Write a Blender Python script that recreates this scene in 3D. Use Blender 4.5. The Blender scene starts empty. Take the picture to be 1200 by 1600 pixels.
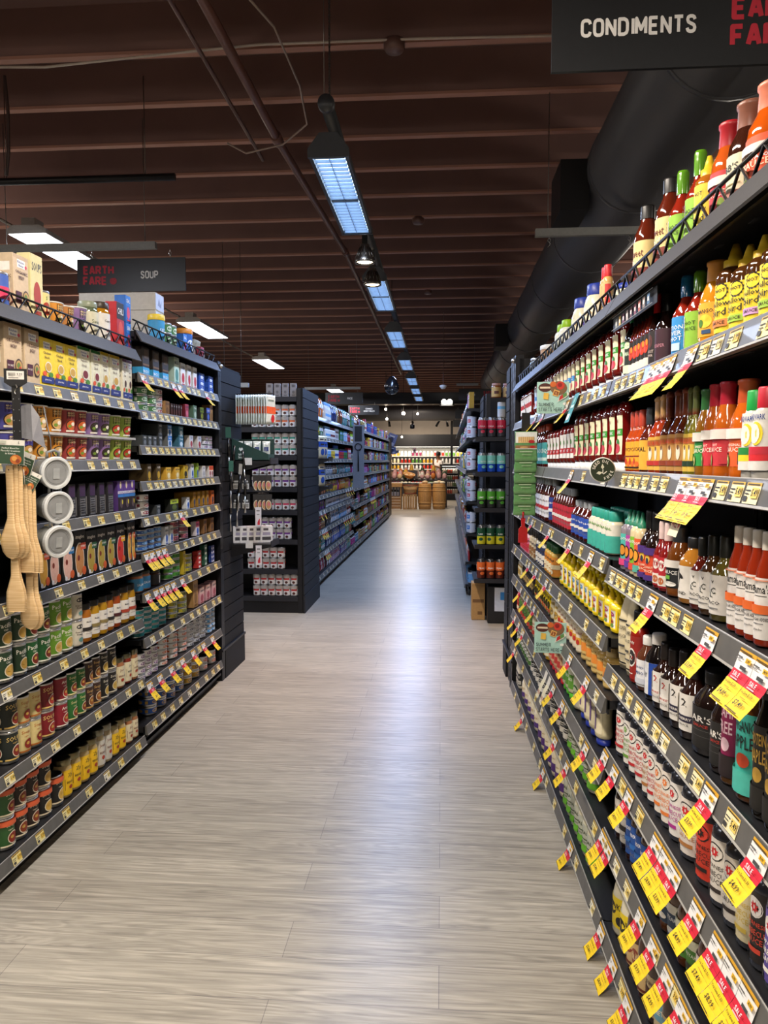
import bpy, math, random
from mathutils import Vector, Matrix
random.seed(7)
rnd = random.Random(11)
SC = bpy.context.scene
COL = SC.collection
PI = math.pi

# ------------------------------------------------------------------ colours and materials
def lin(c):
    if isinstance(c, tuple): return c
    c = c.lstrip('#'); o = []
    for i in (0, 2, 4):
        v = int(c[i:i+2], 16) / 255.0
        o.append(v / 12.92 if v <= .04045 else ((v + .055) / 1.055) ** 2.4)
    return tuple(o)

def nodes(m):
    m.use_nodes = True
    nt = m.node_tree
    return nt, nt.nodes['Principled BSDF'], nt.links

MAT = {}
def printed(name, rough, metal=0., coat=0., spec=.5, noise=.06, scale=60., bump=0.):
    """a material whose colour is the printed/moulded colour of each face, with fine procedural mottling"""
    m = bpy.data.materials.new(name); nt, b, L = nodes(m)
    at = nt.nodes.new('ShaderNodeAttribute'); at.attribute_name = 'Col'
    nz = nt.nodes.new('ShaderNodeTexNoise'); nz.inputs['Scale'].default_value = scale
    tc = nt.nodes.new('ShaderNodeTexCoord'); L.new(tc.outputs['Object'], nz.inputs['Vector'])
    mr = nt.nodes.new('ShaderNodeMapRange'); mr.inputs[1].default_value = .3; mr.inputs[2].default_value = .7
    mr.inputs[3].default_value = 1 - noise; mr.inputs[4].default_value = 1 + noise
    L.new(nz.outputs['Fac'], mr.inputs[0])
    mx = nt.nodes.new('ShaderNodeVectorMath'); mx.operation = 'SCALE'
    L.new(at.outputs['Color'], mx.inputs[0]); L.new(mr.outputs[0], mx.inputs['Scale'])
    L.new(mx.outputs[0], b.inputs['Base Color'])
    b.inputs['Roughness'].default_value = rough; b.inputs['Metallic'].default_value = metal
    b.inputs['Coat Weight'].default_value = coat; b.inputs['Specular IOR Level'].default_value = spec
    if bump:
        bp = nt.nodes.new('ShaderNodeBump'); bp.inputs['Strength'].default_value = bump
        bp.inputs['Distance'].default_value = .002
        L.new(nz.outputs['Fac'], bp.inputs['Height']); L.new(bp.outputs[0], b.inputs['Normal'])
    MAT[name] = m
printed('paper', .55)
printed('gloss', .22, coat=.15)
printed('glass', .07, coat=.5, spec=.6, noise=.03)
printed('plastic', .38)
printed('metal', .32, metal=1., noise=.08)
printed('shelfmetal', .42, spec=.35, noise=.12, scale=220.)
printed('slat', .6, spec=.25, noise=.08, scale=120.)
printed('wood', .6, noise=.15, scale=35., bump=.2)
printed('film', .18, coat=.4, noise=.1, scale=40., bump=.5)
printed('cloth', .85, noise=.1, scale=90.)
printed('leaf', .6, noise=.2, scale=50.)
printed('rail', .45, coat=.05, spec=.35, noise=.1, scale=30.)

def emit(name, col, strength):
    m = bpy.data.materials.new(name); nt, b, L = nodes(m)
    b.inputs['Base Color'].default_value = (.8, .8, .8, 1)
    b.inputs['Emission Color'].default_value = (*lin(col), 1)
    b.inputs['Emission Strength'].default_value = strength
    MAT[name] = m
    return m

# ------------------------------------------------------------------ mesh builder
class M:
    def __init__(s): s.v = []; s.f = []; s.c = []; s.m = []; s.mats = []; s.sm = []
    def mi(s, mat):
        if mat not in s.mats: s.mats.append(mat)
        return s.mats.index(mat)
    def face(s, idx, col, mat, smooth=False):
        s.f.append(idx); s.c.append(lin(col)); s.m.append(s.mi(mat)); s.sm.append(smooth)
    def quad(s, pts, col, mat='paper'):
        b = len(s.v); s.v += [tuple(p) for p in pts]; s.face(tuple(range(b, b+len(pts))), col, mat)
    def box(s, x0, y0, z0, x1, y1, z1, col, mat='shelfmetal', bev=0.):
        if bev:
            return s.bbox(x0, y0, z0, x1, y1, z1, col, mat, bev)
        b = len(s.v)
        s.v += [(x0,y0,z0),(x1,y0,z0),(x1,y1,z0),(x0,y1,z0),(x0,y0,z1),(x1,y0,z1),(x1,y1,z1),(x0,y1,z1)]
        for q in ((0,3,2,1),(4,5,6,7),(0,1,5,4),(1,2,6,5),(2,3,7,6),(3,0,4,7)):
            s.face(tuple(b+i for i in q), col, mat)
    def bbox(s, x0, y0, z0, x1, y1, z1, col, mat, e):
        # chamfered box: three nested loops
        b = len(s.v)
        def ring(z, i):
            k = e * i
            return [(x0+k, y0+k, z), (x1-k, y0+k, z), (x1-k, y1-k, z), (x0+k, y1-k, z)]
        rings = [ring(z0, 1), [], [], ring(z1, 1)]
        def oct_(z):
            return [(x0+e,y0,z),(x1-e,y0,z),(x1,y0+e,z),(x1,y1-e,z),(x1-e,y1,z),(x0+e,y1,z),(x0,y1-e,z),(x0,y0+e,z)]
        A, B = rings[0], rings[3]
        O1, O2 = oct_(z0+e), oct_(z1-e)
        s.v += A + O1 + O2 + B
        a, o1, o2, t = b, b+4, b+12, b+20
        s.face((a, a+3, a+2, a+1), col, mat); s.face((t, t+1, t+2, t+3), col, mat)
        for k in range(8): s.face((o1+k, o1+(k+1) % 8, o2+(k+1) % 8, o2+k), col, mat)
        for q in range(4):
            p, r = 2*q, 2*q+1
            s.face((a+q, a+(q+1) % 4, o1+r, o1+p), col, mat)
            s.face((o2+p, o2+r, t+(q+1) % 4, t+q), col, mat)
            n = (2*q+2) % 8
            s.face((a+(q+1) % 4, o1+n, o1+r), col, mat); s.face((t+(q+1) % 4, o2+r, o2+n), col, mat)
    def lathe(s, prof, col, mat='gloss', seg=20, sx=1., sy=1., cx=0., cy=0., cols=None, smooth=True):
        b = len(s.v); n = len(prof); rings = []
        for (r, z) in prof:
            if r <= 1e-6:
                rings.append([len(s.v)]); s.v.append((cx, cy, z))
            else:
                rings.append(list(range(len(s.v), len(s.v)+seg)))
                for k in range(seg):
                    a = 2*PI*k/seg
                    s.v.append((cx + r*sx*math.cos(a), cy + r*sy*math.sin(a), z))
        for i in range(n-1):
            A, B = rings[i], rings[i+1]; c = cols[i] if cols else col
            for k in range(seg):
                k2 = (k+1) % seg
                if len(A) == 1 and len(B) == 1: continue
                if len(A) == 1: s.face((A[0], B[k2], B[k]), c, mat, smooth)
                elif len(B) == 1: s.face((A[k], A[k2], B[0]), c, mat, smooth)
                else: s.face((A[k], A[k2], B[k2], B[k]), c, mat, smooth)
    def tube(s, pts, r, col, mat='plastic', seg=8, cap=True):
        pts = [Vector(p) for p in pts]; rings = []
        rr = r if isinstance(r, (list, tuple)) else [r]*len(pts)
        up = Vector((0, 0, 1))
        for i, p in enumerate(pts):
            d = (pts[min(i+1, len(pts)-1)] - pts[max(i-1, 0)]).normalized()
            u = d.cross(up if abs(d.z) < .95 else Vector((1, 0, 0))).normalized(); w = u.cross(d)
            rings.append(list(range(len(s.v), len(s.v)+seg)))
            for k in range(seg):
                a = 2*PI*k/seg
                s.v.append(tuple(p + u*(rr[i]*math.cos(a)) + w*(rr[i]*math.sin(a))))
        for A, B in zip(rings, rings[1:]):
            for k in range(seg): s.face((A[k], A[(k+1) % seg], B[(k+1) % seg], B[k]), col, mat, True)
        if cap:
            s.face(tuple(rings[0][::-1]), col, mat); s.face(tuple(rings[-1]), col, mat)
    def prism(s, poly, y0, y1, col, mat='plastic', axis='y'):
        """a polygon of (a, z) pulled along y (or along x)"""
        b = len(s.v); n = len(poly)
        for y in (y0, y1):
            s.v += [(a, y, z) if axis == 'y' else (y, a, z) for a, z in poly]
        s.face(tuple(range(b, b+n)), col, mat); s.face(tuple(range(b+2*n-1, b+n-1, -1)), col, mat)
        for k in range(n): s.face((b+k, b+(k+1) % n, b+n+(k+1) % n, b+n+k), col, mat)
    def art(s, items, fn, asp=1., mat='paper', nx=1, base=1):
        """flat print: items in label units (x, y), fn(x, y, layer) maps them on to the surface; asp = height of one x unit over one y unit"""
        for li, it in enumerate(items):
            k, L = it[0], base+li
            if k == 'r':
                _, x0, y0, x1, y1, c = it
                n = max(1, int(math.ceil(abs(x1-x0)*nx)))
                b = len(s.v)
                for i in range(n+1):
                    x = x0+(x1-x0)*i/n
                    s.v += [fn(x, y0, L), fn(x, y1, L)]
                for i in range(n): s.face((b+2*i, b+2*i+2, b+2*i+3, b+2*i+1), c, mat, nx > 1)
            elif k == 'e':
                _, cx, cy, rx, ry, c = it
                b = len(s.v); s.v.append(fn(cx, cy, L)); n = 14
                for i in range(n): s.v.append(fn(cx+rx*math.cos(2*PI*i/n), cy+ry*math.sin(2*PI*i/n), L))
                for i in range(n): s.face((b, b+1+i, b+1+(i+1) % n), c, mat)
            elif k == 'p':
                _, pts, c = it
                b = len(s.v); s.v += [fn(x, y, L) for x, y in pts]; s.face(tuple(range(b, b+len(pts))), c, mat)
            elif k == 't':
                txt, cx, cy, h, c = it[1:6]; wm = it[6] if len(it) > 6 else None
                V, F, w = text(txt)
                kx = h*asp
                if wm and w*kx > wm: kx = wm/w
                b = len(s.v)
                s.v += [fn(cx+x*kx, cy+y*h, L) for x, y in V]
                for f in F: s.face(tuple(b+i for i in f), c, mat)
    def mesh(s, name):
        me = bpy.data.meshes.new(name)
        me.from_pydata(s.v, [], s.f); n = len(me.polygons)
        for k in s.mats: me.materials.append(MAT[k])
        me.polygons.foreach_set('material_index', s.m)
        me.polygons.foreach_set('use_smooth', s.sm)
        at = me.color_attributes.new('Col', 'FLOAT_COLOR', 'CORNER')
        buf = []
        for f, c in zip(s.f, s.c): buf += [c[0], c[1], c[2], 1.]*len(f)
        at.data.foreach_set('color', buf)
        me.update()
        return me
    def obj(s, name, parent=None, loc=(0, 0, 0), rz=0.):
        return link(name, s.mesh(name), parent, loc, rz)

_T = {}
def text(t):
    if t in _T: return _T[t]
    cu = bpy.data.curves.new('lettering', 'FONT'); cu.body = t; cu.size = 1.; cu.resolution_u = 1
    cu.align_x = 'CENTER'; cu.align_y = 'CENTER'; cu.offset = .012
    o = bpy.data.objects.new('lettering', cu); me = o.to_mesh()
    V = [(v.co.x, v.co.y) for v in me.vertices]; F = [tuple(p.vertices) for p in me.polygons]
    o.to_mesh_clear(); bpy.data.objects.remove(o); bpy.data.curves.remove(cu)
    if V:
        xs = [v[0] for v in V]; ys = [v[1] for v in V]; h = max(ys)-min(ys); mx = (max(xs)+min(xs))/2; my = (max(ys)+min(ys))/2
        V = [((x-mx)/h, (y-my)/h) for x, y in V]; w = (max(xs)-min(xs))/h
    else: w = 1
    _T[t] = (V, F, w)
    return _T[t]

def link(name, data, parent=None, loc=(0, 0, 0), rz=0., scale=None):
    o = bpy.data.objects.new(name, data); COL.objects.link(o)
    o.location = loc; o.rotation_euler = (0, 0, rz)
    if scale is not None: o.scale = scale
    if parent is not None: o.parent = parent
    return o
def tag(o, label, cat, group=None):
    o['label'] = label; o['category'] = cat
    if group: o['group'] = group
    return o
def struct(o):
    o['kind'] = 'structure'; return o

ORD = 'first second third fourth fifth sixth seventh eighth ninth tenth eleventh twelfth thirteenth fourteenth fifteenth sixteenth seventeenth eighteenth nineteenth twentieth'.split()
def ordn(i):
    if i < 20: return ORD[i]
    t, u = divmod(i+1, 10); w = ['', '', 'twenty', 'thirty', 'forty', 'fifty', 'sixty', 'seventy', 'eighty', 'ninety'][t]
    return w+'-'+ORD[u-1] if u else w[:-1]+'ieth'

# ------------------------------------------------------------------ product shapes (unit objects: front is -Y)
EPS = .00035
def cyl(r, z0, z1, sx=1., sy=1.):
    def f(x, y, L):
        q = r+EPS*L
        return (q*sx*math.sin(x), -q*sy*math.cos(x), z0+(z1-z0)*y)
    return f
def cone(r0, r1, z0, z1):
    def f(x, y, L):
        q = r0+(r1-r0)*y+EPS*L
        return (q*math.sin(x), -q*math.cos(x), z0+(z1-z0)*y)
    return f
def flat(w, z0, z1, y0):
    return lambda x, y, L: (x*w/2, y0-EPS*L, z0+(z1-z0)*y)
def flatside(d, z0, z1, x0, sgn):
    return lambda x, y, L: (x0+sgn*EPS*L, sgn*x*d/2, z0+(z1-z0)*y)

KIND = {}
class Kind:
    def __init__(s, name, cat, desc, root, kids, r, d, h):
        s.name, s.cat, s.desc, s.root, s.kids, s.r, s.d, s.h = name, cat, desc, root, kids, r, d, h
    def put(s, loc, rz, scale, label, group=None):
        o = link(s.name, s.root, None, loc, rz, scale)
        for n, me, sub in s.kids:
            c = link(n, me, o)
            for n2, me2 in sub: link(n2, me2, c)
        return tag(o, label, s.cat, group)

PROF = {
 'hot': ([(0,0),(.9,0),(1,.015),(1,.50),(.95,.55),(.6,.65),(.44,.71),(.38,.80)], [(.46,.74),(.46,.97),(.40,1),(0,1)]),
 'bbq': ([(0,0),(.92,0),(1,.02),(1,.58),(.93,.66),(.55,.79),(.48,.86)], [(.54,.84),(.54,.98),(.5,1),(0,1)]),
 'wing': ([(0,0),(.92,0),(1,.02),(.98,.06),(1,.1),(1,.52),(.93,.61),(.66,.72),(.56,.78)], [(.58,.74),(.60,.77),(.56,.94),(.63,.955),(.63,.99),(.58,1),(0,1)]),
 'sq': ([(0,0),(.92,0),(1,.02),(1,.64),(.95,.7),(.6,.76)], [(.62,.74),(.62,.83),(.42,.84),(.3,.92),(.16,1),(0,1)]),
 'flip': ([(0,0),(.92,0),(1,.02),(1,.66),(.92,.73),(.6,.79)], [(.72,.77),(.74,.78),(.70,.98),(.64,1),(0,1)]),
 'inv': ([(0,.12),(.7,.12),(.98,.17),(1,.24),(.93,.36),(.88,.5),(.92,.66),(1,.78),(.94,.88),(.66,.96),(.3,.995),(0,1)], [(0,0),(.76,0),(.8,.02),(.78,.125),(0,.125)]),
 'must': ([(0,0),(.86,0),(.97,.03),(.95,.10),(.82,.22),(.78,.36),(.86,.5),(1,.62),(.9,.69),(.42,.74)], [(.56,.72),(.58,.8),(.44,.82),(.40,.9),(.24,.91),(.18,1),(0,1)]),
 'jar': ([(0,0),(.9,0),(1,.04),(1,.74),(.9,.82),(.82,.86)], [(.9,.84),(.92,.86),(.92,.98),(.86,1),(0,1)]),
 'mayo': ([(0,0),(.9,0),(1,.05),(1,.55),(.88,.68),(.74,.77)], [(.78,.76),(.8,.78),(.78,.98),(.7,1),(0,1)]),
 'jbbq': ([(0,0),(.94,0),(1,.02),(1,.70),(.94,.78),(.62,.82)], [(.6,.81),(.6,.98),(.54,1),(0,1)]),
 'tub': ([(0,0),(.88,0),(.9,.02),(1,.82)], [(1.04,.8),(1.06,.82),(1.04,.97),(.98,1),(0,1)]),
}
LABR = {'hot': (.05,.50), 'bbq': (.08,.57), 'wing': (.12,.51), 'sq': (.03,.64), 'flip': (.05,.65), 'inv': (.24,.78), 'must': (.08,.62), 'jar': (.08,.72), 'mayo': (.1,.52), 'jbbq': (.06,.70), 'tub': (.1,.78)}

def bottle(kid, name, desc, prof, r, h, liquid, cap, bg, art, cat=None, mat='glass', lab=None, sx=1., sy=1., capmat='plastic', back=None, wrap=PI, extra=None, seg=20):
    bp, cp = PROF[prof]
    b = M(); b.lathe([(a*r, z*h) for a, z in bp], liquid, mat, seg, sx, sy); root = b.mesh(name)
    c = M(); c.lathe([(a*r, z*h) for a, z in cp], cap, capmat, seg, min(sx, sy) if prof != 'inv' else sx, min(sx, sy) if prof != 'inv' else sy)
    kids = [('lid' if prof in ('jar', 'mayo', 'tub') else 'cap', c.mesh('cap'), [])]
    if bg:
        z0, z1 = lab or LABR[prof]
        l = M()
        if prof in ('inv', 'must'):
            fn = cyl(r*1.005, z0*h, z1*h, sx, sy)
            # the label follows the moulded waist
            def rad(z):
                for (a0, q0), (a1, q1) in zip(bp, bp[1:]):
                    if q0 <= z <= q1: return a0+(a1-a0)*(z-q0)/max(q1-q0, 1e-6)
                return 1.
            def fn(x, y, L):
                z = z0+(z1-z0)*y; q = rad(z)*r+.0006+EPS*L
                if prof == 'inv': x = x*.74
                return (q*sx*math.sin(x), -q*sy*math.cos(x), z*h)
            wr = 1.05 if wrap == PI else wrap
            base = [('p', [(wr*math.cos(t), .5+.5*math.sin(t)) for t in [2*PI*k/24 for k in range(24)]], bg)] if 0 else []
            N = 10
            for k in range(N):
                base.append(('r', -wr, k/N, wr, (k+1)/N, bg))
            l.art(base, lambda x, y, L: fn(x, y, 1), 1., 'paper', 4)
            l.art(art, fn, (z1-z0)*h/r, 'paper', 4, 3)
        elif prof == 'tub':
            fn = cone(r*(.9+.1*z0/.82)+.0004, r*(.9+.1*z1/.82)+.0004, z0*h, z1*h)
            l.art([('r', -wrap, 0, wrap, 1, bg)] + art, fn, (z1-z0)*h/r, 'paper', 3)
        else:
            fn = cyl(r+.0004, z0*h, z1*h, sx, sy)
            l.art([('r', -wrap, 0, wrap, 1, bg)] + art, fn, (z1-z0)*h/r, 'paper', 3)
        kids.append(('label', l.mesh('label'), []))
    if extra:
        e = M(); extra(e, r, h); kids.append(('neck_wrap', e.mesh('neck_wrap'), []))
    KIND[kid] = Kind(name, cat or name.split('_')[-1], desc, root, kids, r*max(sx, .8), r*max(sy, .8), h)

def can(kid, name, desc, r, h, bg, art, rim='#c8c8c8', top=None, cat='can', seg=20):
    b = M()
    b.lathe([(0,.004),(r*.92,.003),(r*.97,0),(r,.002),(r,.005),(r*.975,.008),(r*.975,h-.008),(r,h-.005),(r,h-.002),(r*.97,h),(r*.92,h-.004),(0,h-.004)], rim, 'metal', seg)
    l = M(); fn = cyl(r*.977+.0004, .008, h-.008)
    l.art([('r', -PI, 0, PI, 1, bg)] + art, fn, (h-.016)/r, 'paper', 3)
    kids = [('label', l.mesh('label'), [])]
    if top:
        t = M(); t.lathe([(r*1.01,h-.012),(r*1.02,h+.002),(r*.98,h+.004),(0,h+.004)], top, 'plastic', seg); kids.append(('lid', t.mesh('lid'), []))
    KIND[kid] = Kind(name, cat, desc, b.mesh(name), kids, r, r, h)

def cup(kid, name, desc, r, h, bg, art):
    b = M(); b.lathe([(0,0),(r*.74,0),(r*.76,.004),(r*.97,h*.95)], bg, 'paper', 20)
    l = M(); l.art(art, cone(r*.765, r*.965, .006, h*.94), h/r, 'paper', 3)
    t = M(); t.lathe([(r*.98,h*.94),(r*1.02,h*.95),(r*1.02,h*.985),(r*.95,h),(0,h*.99)], '#d9d9d4', 'plastic', 20)
    KIND[kid] = Kind(name, 'cup', desc, b.mesh(name), [('label', l.mesh('label'), []), ('lid', t.mesh('lid'), [])], r, r, h)

def carton(kid, name, desc, w, d, h, bg, art, side=None, sart=None, top=None, cat='carton', cap=None, mat='paper', parts=True, fat=.0015):
    b = M(); b.box(-w/2, -d/2, 0, w/2, d/2, h, bg if not side else side, mat, fat)
    kids = []
    if art or side:
        l = M(); l.art([('r', -.97, .008, .97, .992, bg)] + art, flat(w, 0, h, -d/2), h/(w/2), mat)
        if sart:
            for sg in (1, -1): l.art(sart, flatside(d, 0, h, sg*w/2, sg), h/(d/2), mat)
        kids.append(('label', l.mesh('label'), []))
    if top:
        t = M(); t.box(-w/2-.0006, -d/2-.0008, h*.955, w/2+.0006, d/2+.0008, h+.0008, top, mat); kids.append(('top_flap', t.mesh('top_flap'), []))
    if cap:
        t = M(); t.lathe([(.011,h),(.011,h+.012),(0,h+.012)], cap, 'plastic', 12, 1, 1, 0, -d*.2); kids.append(('cap', t.mesh('cap'), []))
    KIND[kid] = Kind(name, cat, desc, b.mesh(name), kids if parts else kids[:1], w/2, d/2, h)

def pouch(kid, name, desc, w, d, h, bg, art, mat='film', cat='pouch', neck=None):
    b = M(); N, K = 8, 12
    rings = []
    for i in range(N+1):
        z = i/N; fat = math.sin(PI*min(1, z*.9+.1))**.6 if z < 1 else 0
        fat = max(fat*(1-.25*z), .04); ww = w*(1-.06*math.sin(PI*z))
        if neck and z > .7: ww *= 1-(z-.7)*1.9
        rings.append([len(b.v)+k for k in range(K)])
        for k in range(K):
            a = 2*PI*k/K
            cx, sy = math.cos(a), math.sin(a)
            b.v.append((ww/2*math.copysign(abs(cx)**.7, cx), d/2*fat*math.copysign(abs(sy)**.8, sy), z*h))
    for A, B in zip(rings, rings[1:]):
        for k in range(K): b.face((A[k], A[(k+1) % K], B[(k+1) % K], B[k]), bg, mat, True)
    b.face(tuple(rings[0][::-1]), bg, mat); b.face(tuple(rings[-1]), bg, mat)
    kids = []
    if art:
        l = M()
        def fn(x, y, L):
            fat = math.sin(PI*min(1, y*.9+.1))**.6 if y < 1 else 0
            fat = max(fat*(1-.25*y), .04)
            return (x*w/2*.92, -d/2*fat*max(0., 1-abs(x*.92)**2.4)**.42-.0012-EPS*L, y*h)
        l.art(art, fn, h/(w/2), mat, 5); kids = [('label', l.mesh('label'), [])]
    KIND[kid] = Kind(name, cat, desc, b.mesh(name), kids, w/2, d/2, h)
# ------------------------------------------------------------------ a bold grotesque for the signs: centre lines on a 4 x 6 grid
_c = [(4,4.5),(3.7,5.5),(2.8,6),(1.2,6),(.3,5.5),(0,4.5),(0,1.5),(.3,.5),(1.2,0),(2.8,0),(3.7,.5),(4,1.5)]
GLYPH = {
 'A': [[(0,0),(1.65,6),(2.35,6),(4,0)],[(.6,1.9),(3.4,1.9)]], 'B': [[(0,0),(0,6),(2.7,6),(3.6,5.4),(3.6,3.8),(2.7,3.15),(0,3.15)],[(2.7,3.15),(3.9,2.4),(3.9,.8),(2.8,0),(0,0)]],
 'C': [_c], 'D': [[(0,0),(0,6),(2.4,6),(3.6,5.4),(4,4.3),(4,1.7),(3.6,.6),(2.4,0),(0,0)]], 'E': [[(3.6,6),(0,6),(0,0),(3.6,0)],[(0,3.05),(3.2,3.05)]], 'F': [[(3.6,6),(0,6),(0,0)],[(0,2.9),(3.1,2.9)]],
 'G': [_c+[(4,2.8),(2.3,2.8)]], 'H': [[(0,0),(0,6)],[(4,0),(4,6)],[(0,3),(4,3)]], 'I': [[(2,0),(2,6)]], 'K': [[(0,0),(0,6)],[(3.9,6),(0,2.4)],[(1.3,3.4),(4,0)]], 'L': [[(0,6),(0,0),(3.5,0)]],
 'M': [[(-.3,0),(-.3,6),(2,1.6),(4.3,6),(4.3,0)]], 'N': [[(0,0),(0,6),(4,0),(4,6)]], 'O': [_c+[(4,4.5)]], 'P': [[(0,0),(0,6),(2.8,6),(3.8,5.3),(3.8,3.5),(2.8,2.7),(0,2.7)]],
 'R': [[(0,0),(0,6),(2.8,6),(3.8,5.3),(3.8,3.6),(2.8,2.9),(0,2.9)],[(2.2,2.9),(4,0)]], 'S': [[(3.8,4.7),(3.4,5.6),(2.5,6),(1.4,6),(.5,5.6),(.2,4.7),(.6,3.7),(3.3,2.5),(3.8,1.4),(3.4,.4),(2.5,0),(1.3,0),(.4,.4),(0,1.4)]],
 'T': [[(2,0),(2,6)],[(-.1,6),(4.1,6)]], 'U': [[(0,6),(0,1.5),(.3,.5),(1.2,0),(2.8,0),(3.7,.5),(4,1.5),(4,6)]], 'V': [[(0,6),(2,0),(4,6)]], 'W': [[(-.6,6),(.7,0),(2,4.6),(3.3,0),(4.6,6)]], 'X': [[(0,0),(4,6)],[(0,6),(4,0)]], 'Y': [[(0,6),(2,2.9),(4,6)],[(2,2.9),(2,0)]],
}
NARROW = {'I': (1.3, 1.4), 'L': (0, 3.6), 'E': (0, 3.7), 'F': (0, 3.6), 'M': (-.3, 4.3), 'W': (-.6, 4.6)}
def stroke_text(t, wt=1.15, gapw=2.0):
    """verts and faces of bold lettering, cap height 1, centred"""
    V, F = [], []; x = 0.; hw = wt/2
    for ch in t:
        if ch == ' ': x += 3.2; continue
        a, bb = NARROW.get(ch, (0, 4)); ox = x-a
        for pl in GLYPH.get(ch, []):
            P = [Vector((ox+p[0]*.92, p[1])) for p in pl]
            for p, q in zip(P, P[1:]):
                d = (q-p).normalized(); n = Vector((-d.y, d.x))*hw; b = len(V)
                V.extend([p+n, p-n, q-n, q+n]); F.append((b, b+1, b+2, b+3))
            for k, p in enumerate(P):
                if 0 < k < len(P)-1 or (P[0]-P[-1]).length < .01:
                    b = len(V); V.extend([p+Vector((hw*math.cos(i*PI/4), hw*math.sin(i*PI/4))) for i in range(8)]); F.append(tuple(range(b, b+8)))
        x += (bb-a)*.92+gapw
    w = x-gapw
    H = 6+wt
    V = [((v.x-w/2)/H, (v.y-3)/H) for v in V]
    return V, F, (w+wt)/H
_ob = M.art
def _art(s, items, fn, asp=1., mat='paper', nx=1, base=1):
    plain = []
    for li, it in enumerate(items):
        if it[0] == 's':
            txt, cx, cy, h, c = it[1:6]; wm = it[6] if len(it) > 6 else None
            V, F, w = stroke_text(txt, it[7] if len(it) > 7 else 1.25)
            kx = h*asp
            if wm and w*kx > wm: kx = wm/w
            for q, f in enumerate(F):
                b = len(s.v); s.v += [fn(cx+V[i][0]*kx, cy+V[i][1]*h, base+li+.03*q) for i in f]; s.face(tuple(range(b, b+len(f))), c, mat)
        else: _ob(s, [it], fn, asp, mat, nx, base+li)
M.art = _art
# ------------------------------------------------------------------ the products: one of each kind
def T(s, x, y, h, c='#1c1c1c', w=1.5): return ('t', s, x, y, h, c, w)
def Rr(x0, y0, x1, y1, c): return ('r', x0, y0, x1, y1, c)
def El(x, y, rx, ry, c): return ('e', x, y, rx, ry, c)
def both(a):
    """the same art on the front and again on either flank, as wrap-round labels carry it"""
    out = list(a)
    for dx in (-2.1, 2.1):
        for i in a:
            if i[0] == 'r': out.append(('r', i[1]+dx, i[2], i[3]+dx, i[4], i[5]))
            elif i[0] == 'e': out.append(('e', i[1]+dx, *i[2:]))
            elif i[0] == 't': out.append(('t', i[1], i[2]+dx, *i[3:]))
            elif i[0] == 'p': out.append(('p', [(x+dx, y) for x, y in i[1]], i[2]))
    return out
def fine(x, y, n=4, w=.5, c='#555555', dy=.035):
    return [('r', x-w/2, y-k*dy, x+w/2*(1-.3*(k % 2)), y-k*dy+dy*.4, c) for k in range(n)]
band = lambda y0, y1, c: ('r', -PI, y0, PI, y1, c)

# --- condiment side
bottle('wing_orange', 'wing_sauce_bottle', 'orange wing sauce bottle with salmon cap', 'wing', .038, .235, '#c9560f', '#e2876a', '#e8582b',
    both([band(.62,.8,'#e4e2dc'), T('MARINADE', 0,.71,.09,'#5d8a48',1.3), T('BUFFALO',0,.5,.09,'#ffffff',1.3), T('SAUCE',0,.36,.15,'#ffe9c8',1.3), El(-.5,.14,.22,.16,'#7d9a3a'), El(-.5,.13,.13,.10,'#d9d98a'), El(-.5,.11,.06,.05,'#6b4423')]) + [('r',1.0,.1,1.7,.78,'#dcdad6')] + fine(1.35,.72,12,.6,'#333333',.05), cat='bottle')
bottle('wing_brown', 'steak_sauce_bottle', 'dark brown sauce bottle with cream label', 'wing', .035, .225, '#3a1a10', '#8a5a48', '#d8d2b4',
    both([T("BB'S",0,.72,.17,'#2b2b20',1.3), T('Bay',-.1,.5,.14,'#2b2b20',1.), Rr(-.6,.3,.6,.33,'#9a8f60'), Rr(-.8,0,.8,.16,'#e09a86')]), cat='bottle')
bottle('wing_red', 'pepper_sauce_bottle', 'orange pepper sauce bottle with red cap', 'wing', .032, .205, '#c0551a', '#b3202b', '#c83038',
    both([band(.66,.86,'#e3dfd6'), T('MAL',0,.76,.11,'#5d8a48',1.2), T('SAUCE',0,.45,.16,'#f0c9c0',1.2), El(.4,.18,.2,.15,'#7d9a3a')]), cat='bottle')
bottle('hot_yellow', 'hot_sauce_bottle', 'amber hot sauce bottle with yellow cap', 'sq', .026, .19, '#a8631c', '#e8c22a', '#f0d63c',
    both([El(0,.82,.4,.15,'#f0d63c'), T('HOT',0,.82,.09,'#222222',.7), T('yellow',0,.5,.14,'#1c1c1c',1.3), T('bird',0,.34,.14,'#1c1c1c',1.)]), cat='bottle')
bottle('hot_green', 'hot_sauce_bottle', 'red hot sauce bottle with mottled green neck', 'hot', .027, .20, '#8c2414', '#5f9a22', '#8fc43a',
    both([Rr(-.9,.1,-.3,.9,'#e8e8e0'), T('HOT',.2,.7,.1,'#2e4a12',1.), T('SAUCE',.2,.55,.1,'#2e4a12',1.)]) + fine(-.6,.85,9,.5,'#333333',.08), cat='bottle', capmat='film')
bottle('hot_blue', 'hot_sauce_bottle', 'red hot sauce bottle with blue neck', 'hot', .028, .20, '#8c2414', '#2470a8', '#2b8fd6',
    both([T('TION',0,.72,.12,'#e9f4ff',1.2), T('IVER',0,.57,.12,'#e9f4ff',1.2), T('HOT',0,.42,.12,'#e9f4ff',1.2), Rr(-.4,.1,.4,.3,'#bfe0f5')]), cat='bottle', capmat='film')
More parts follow.
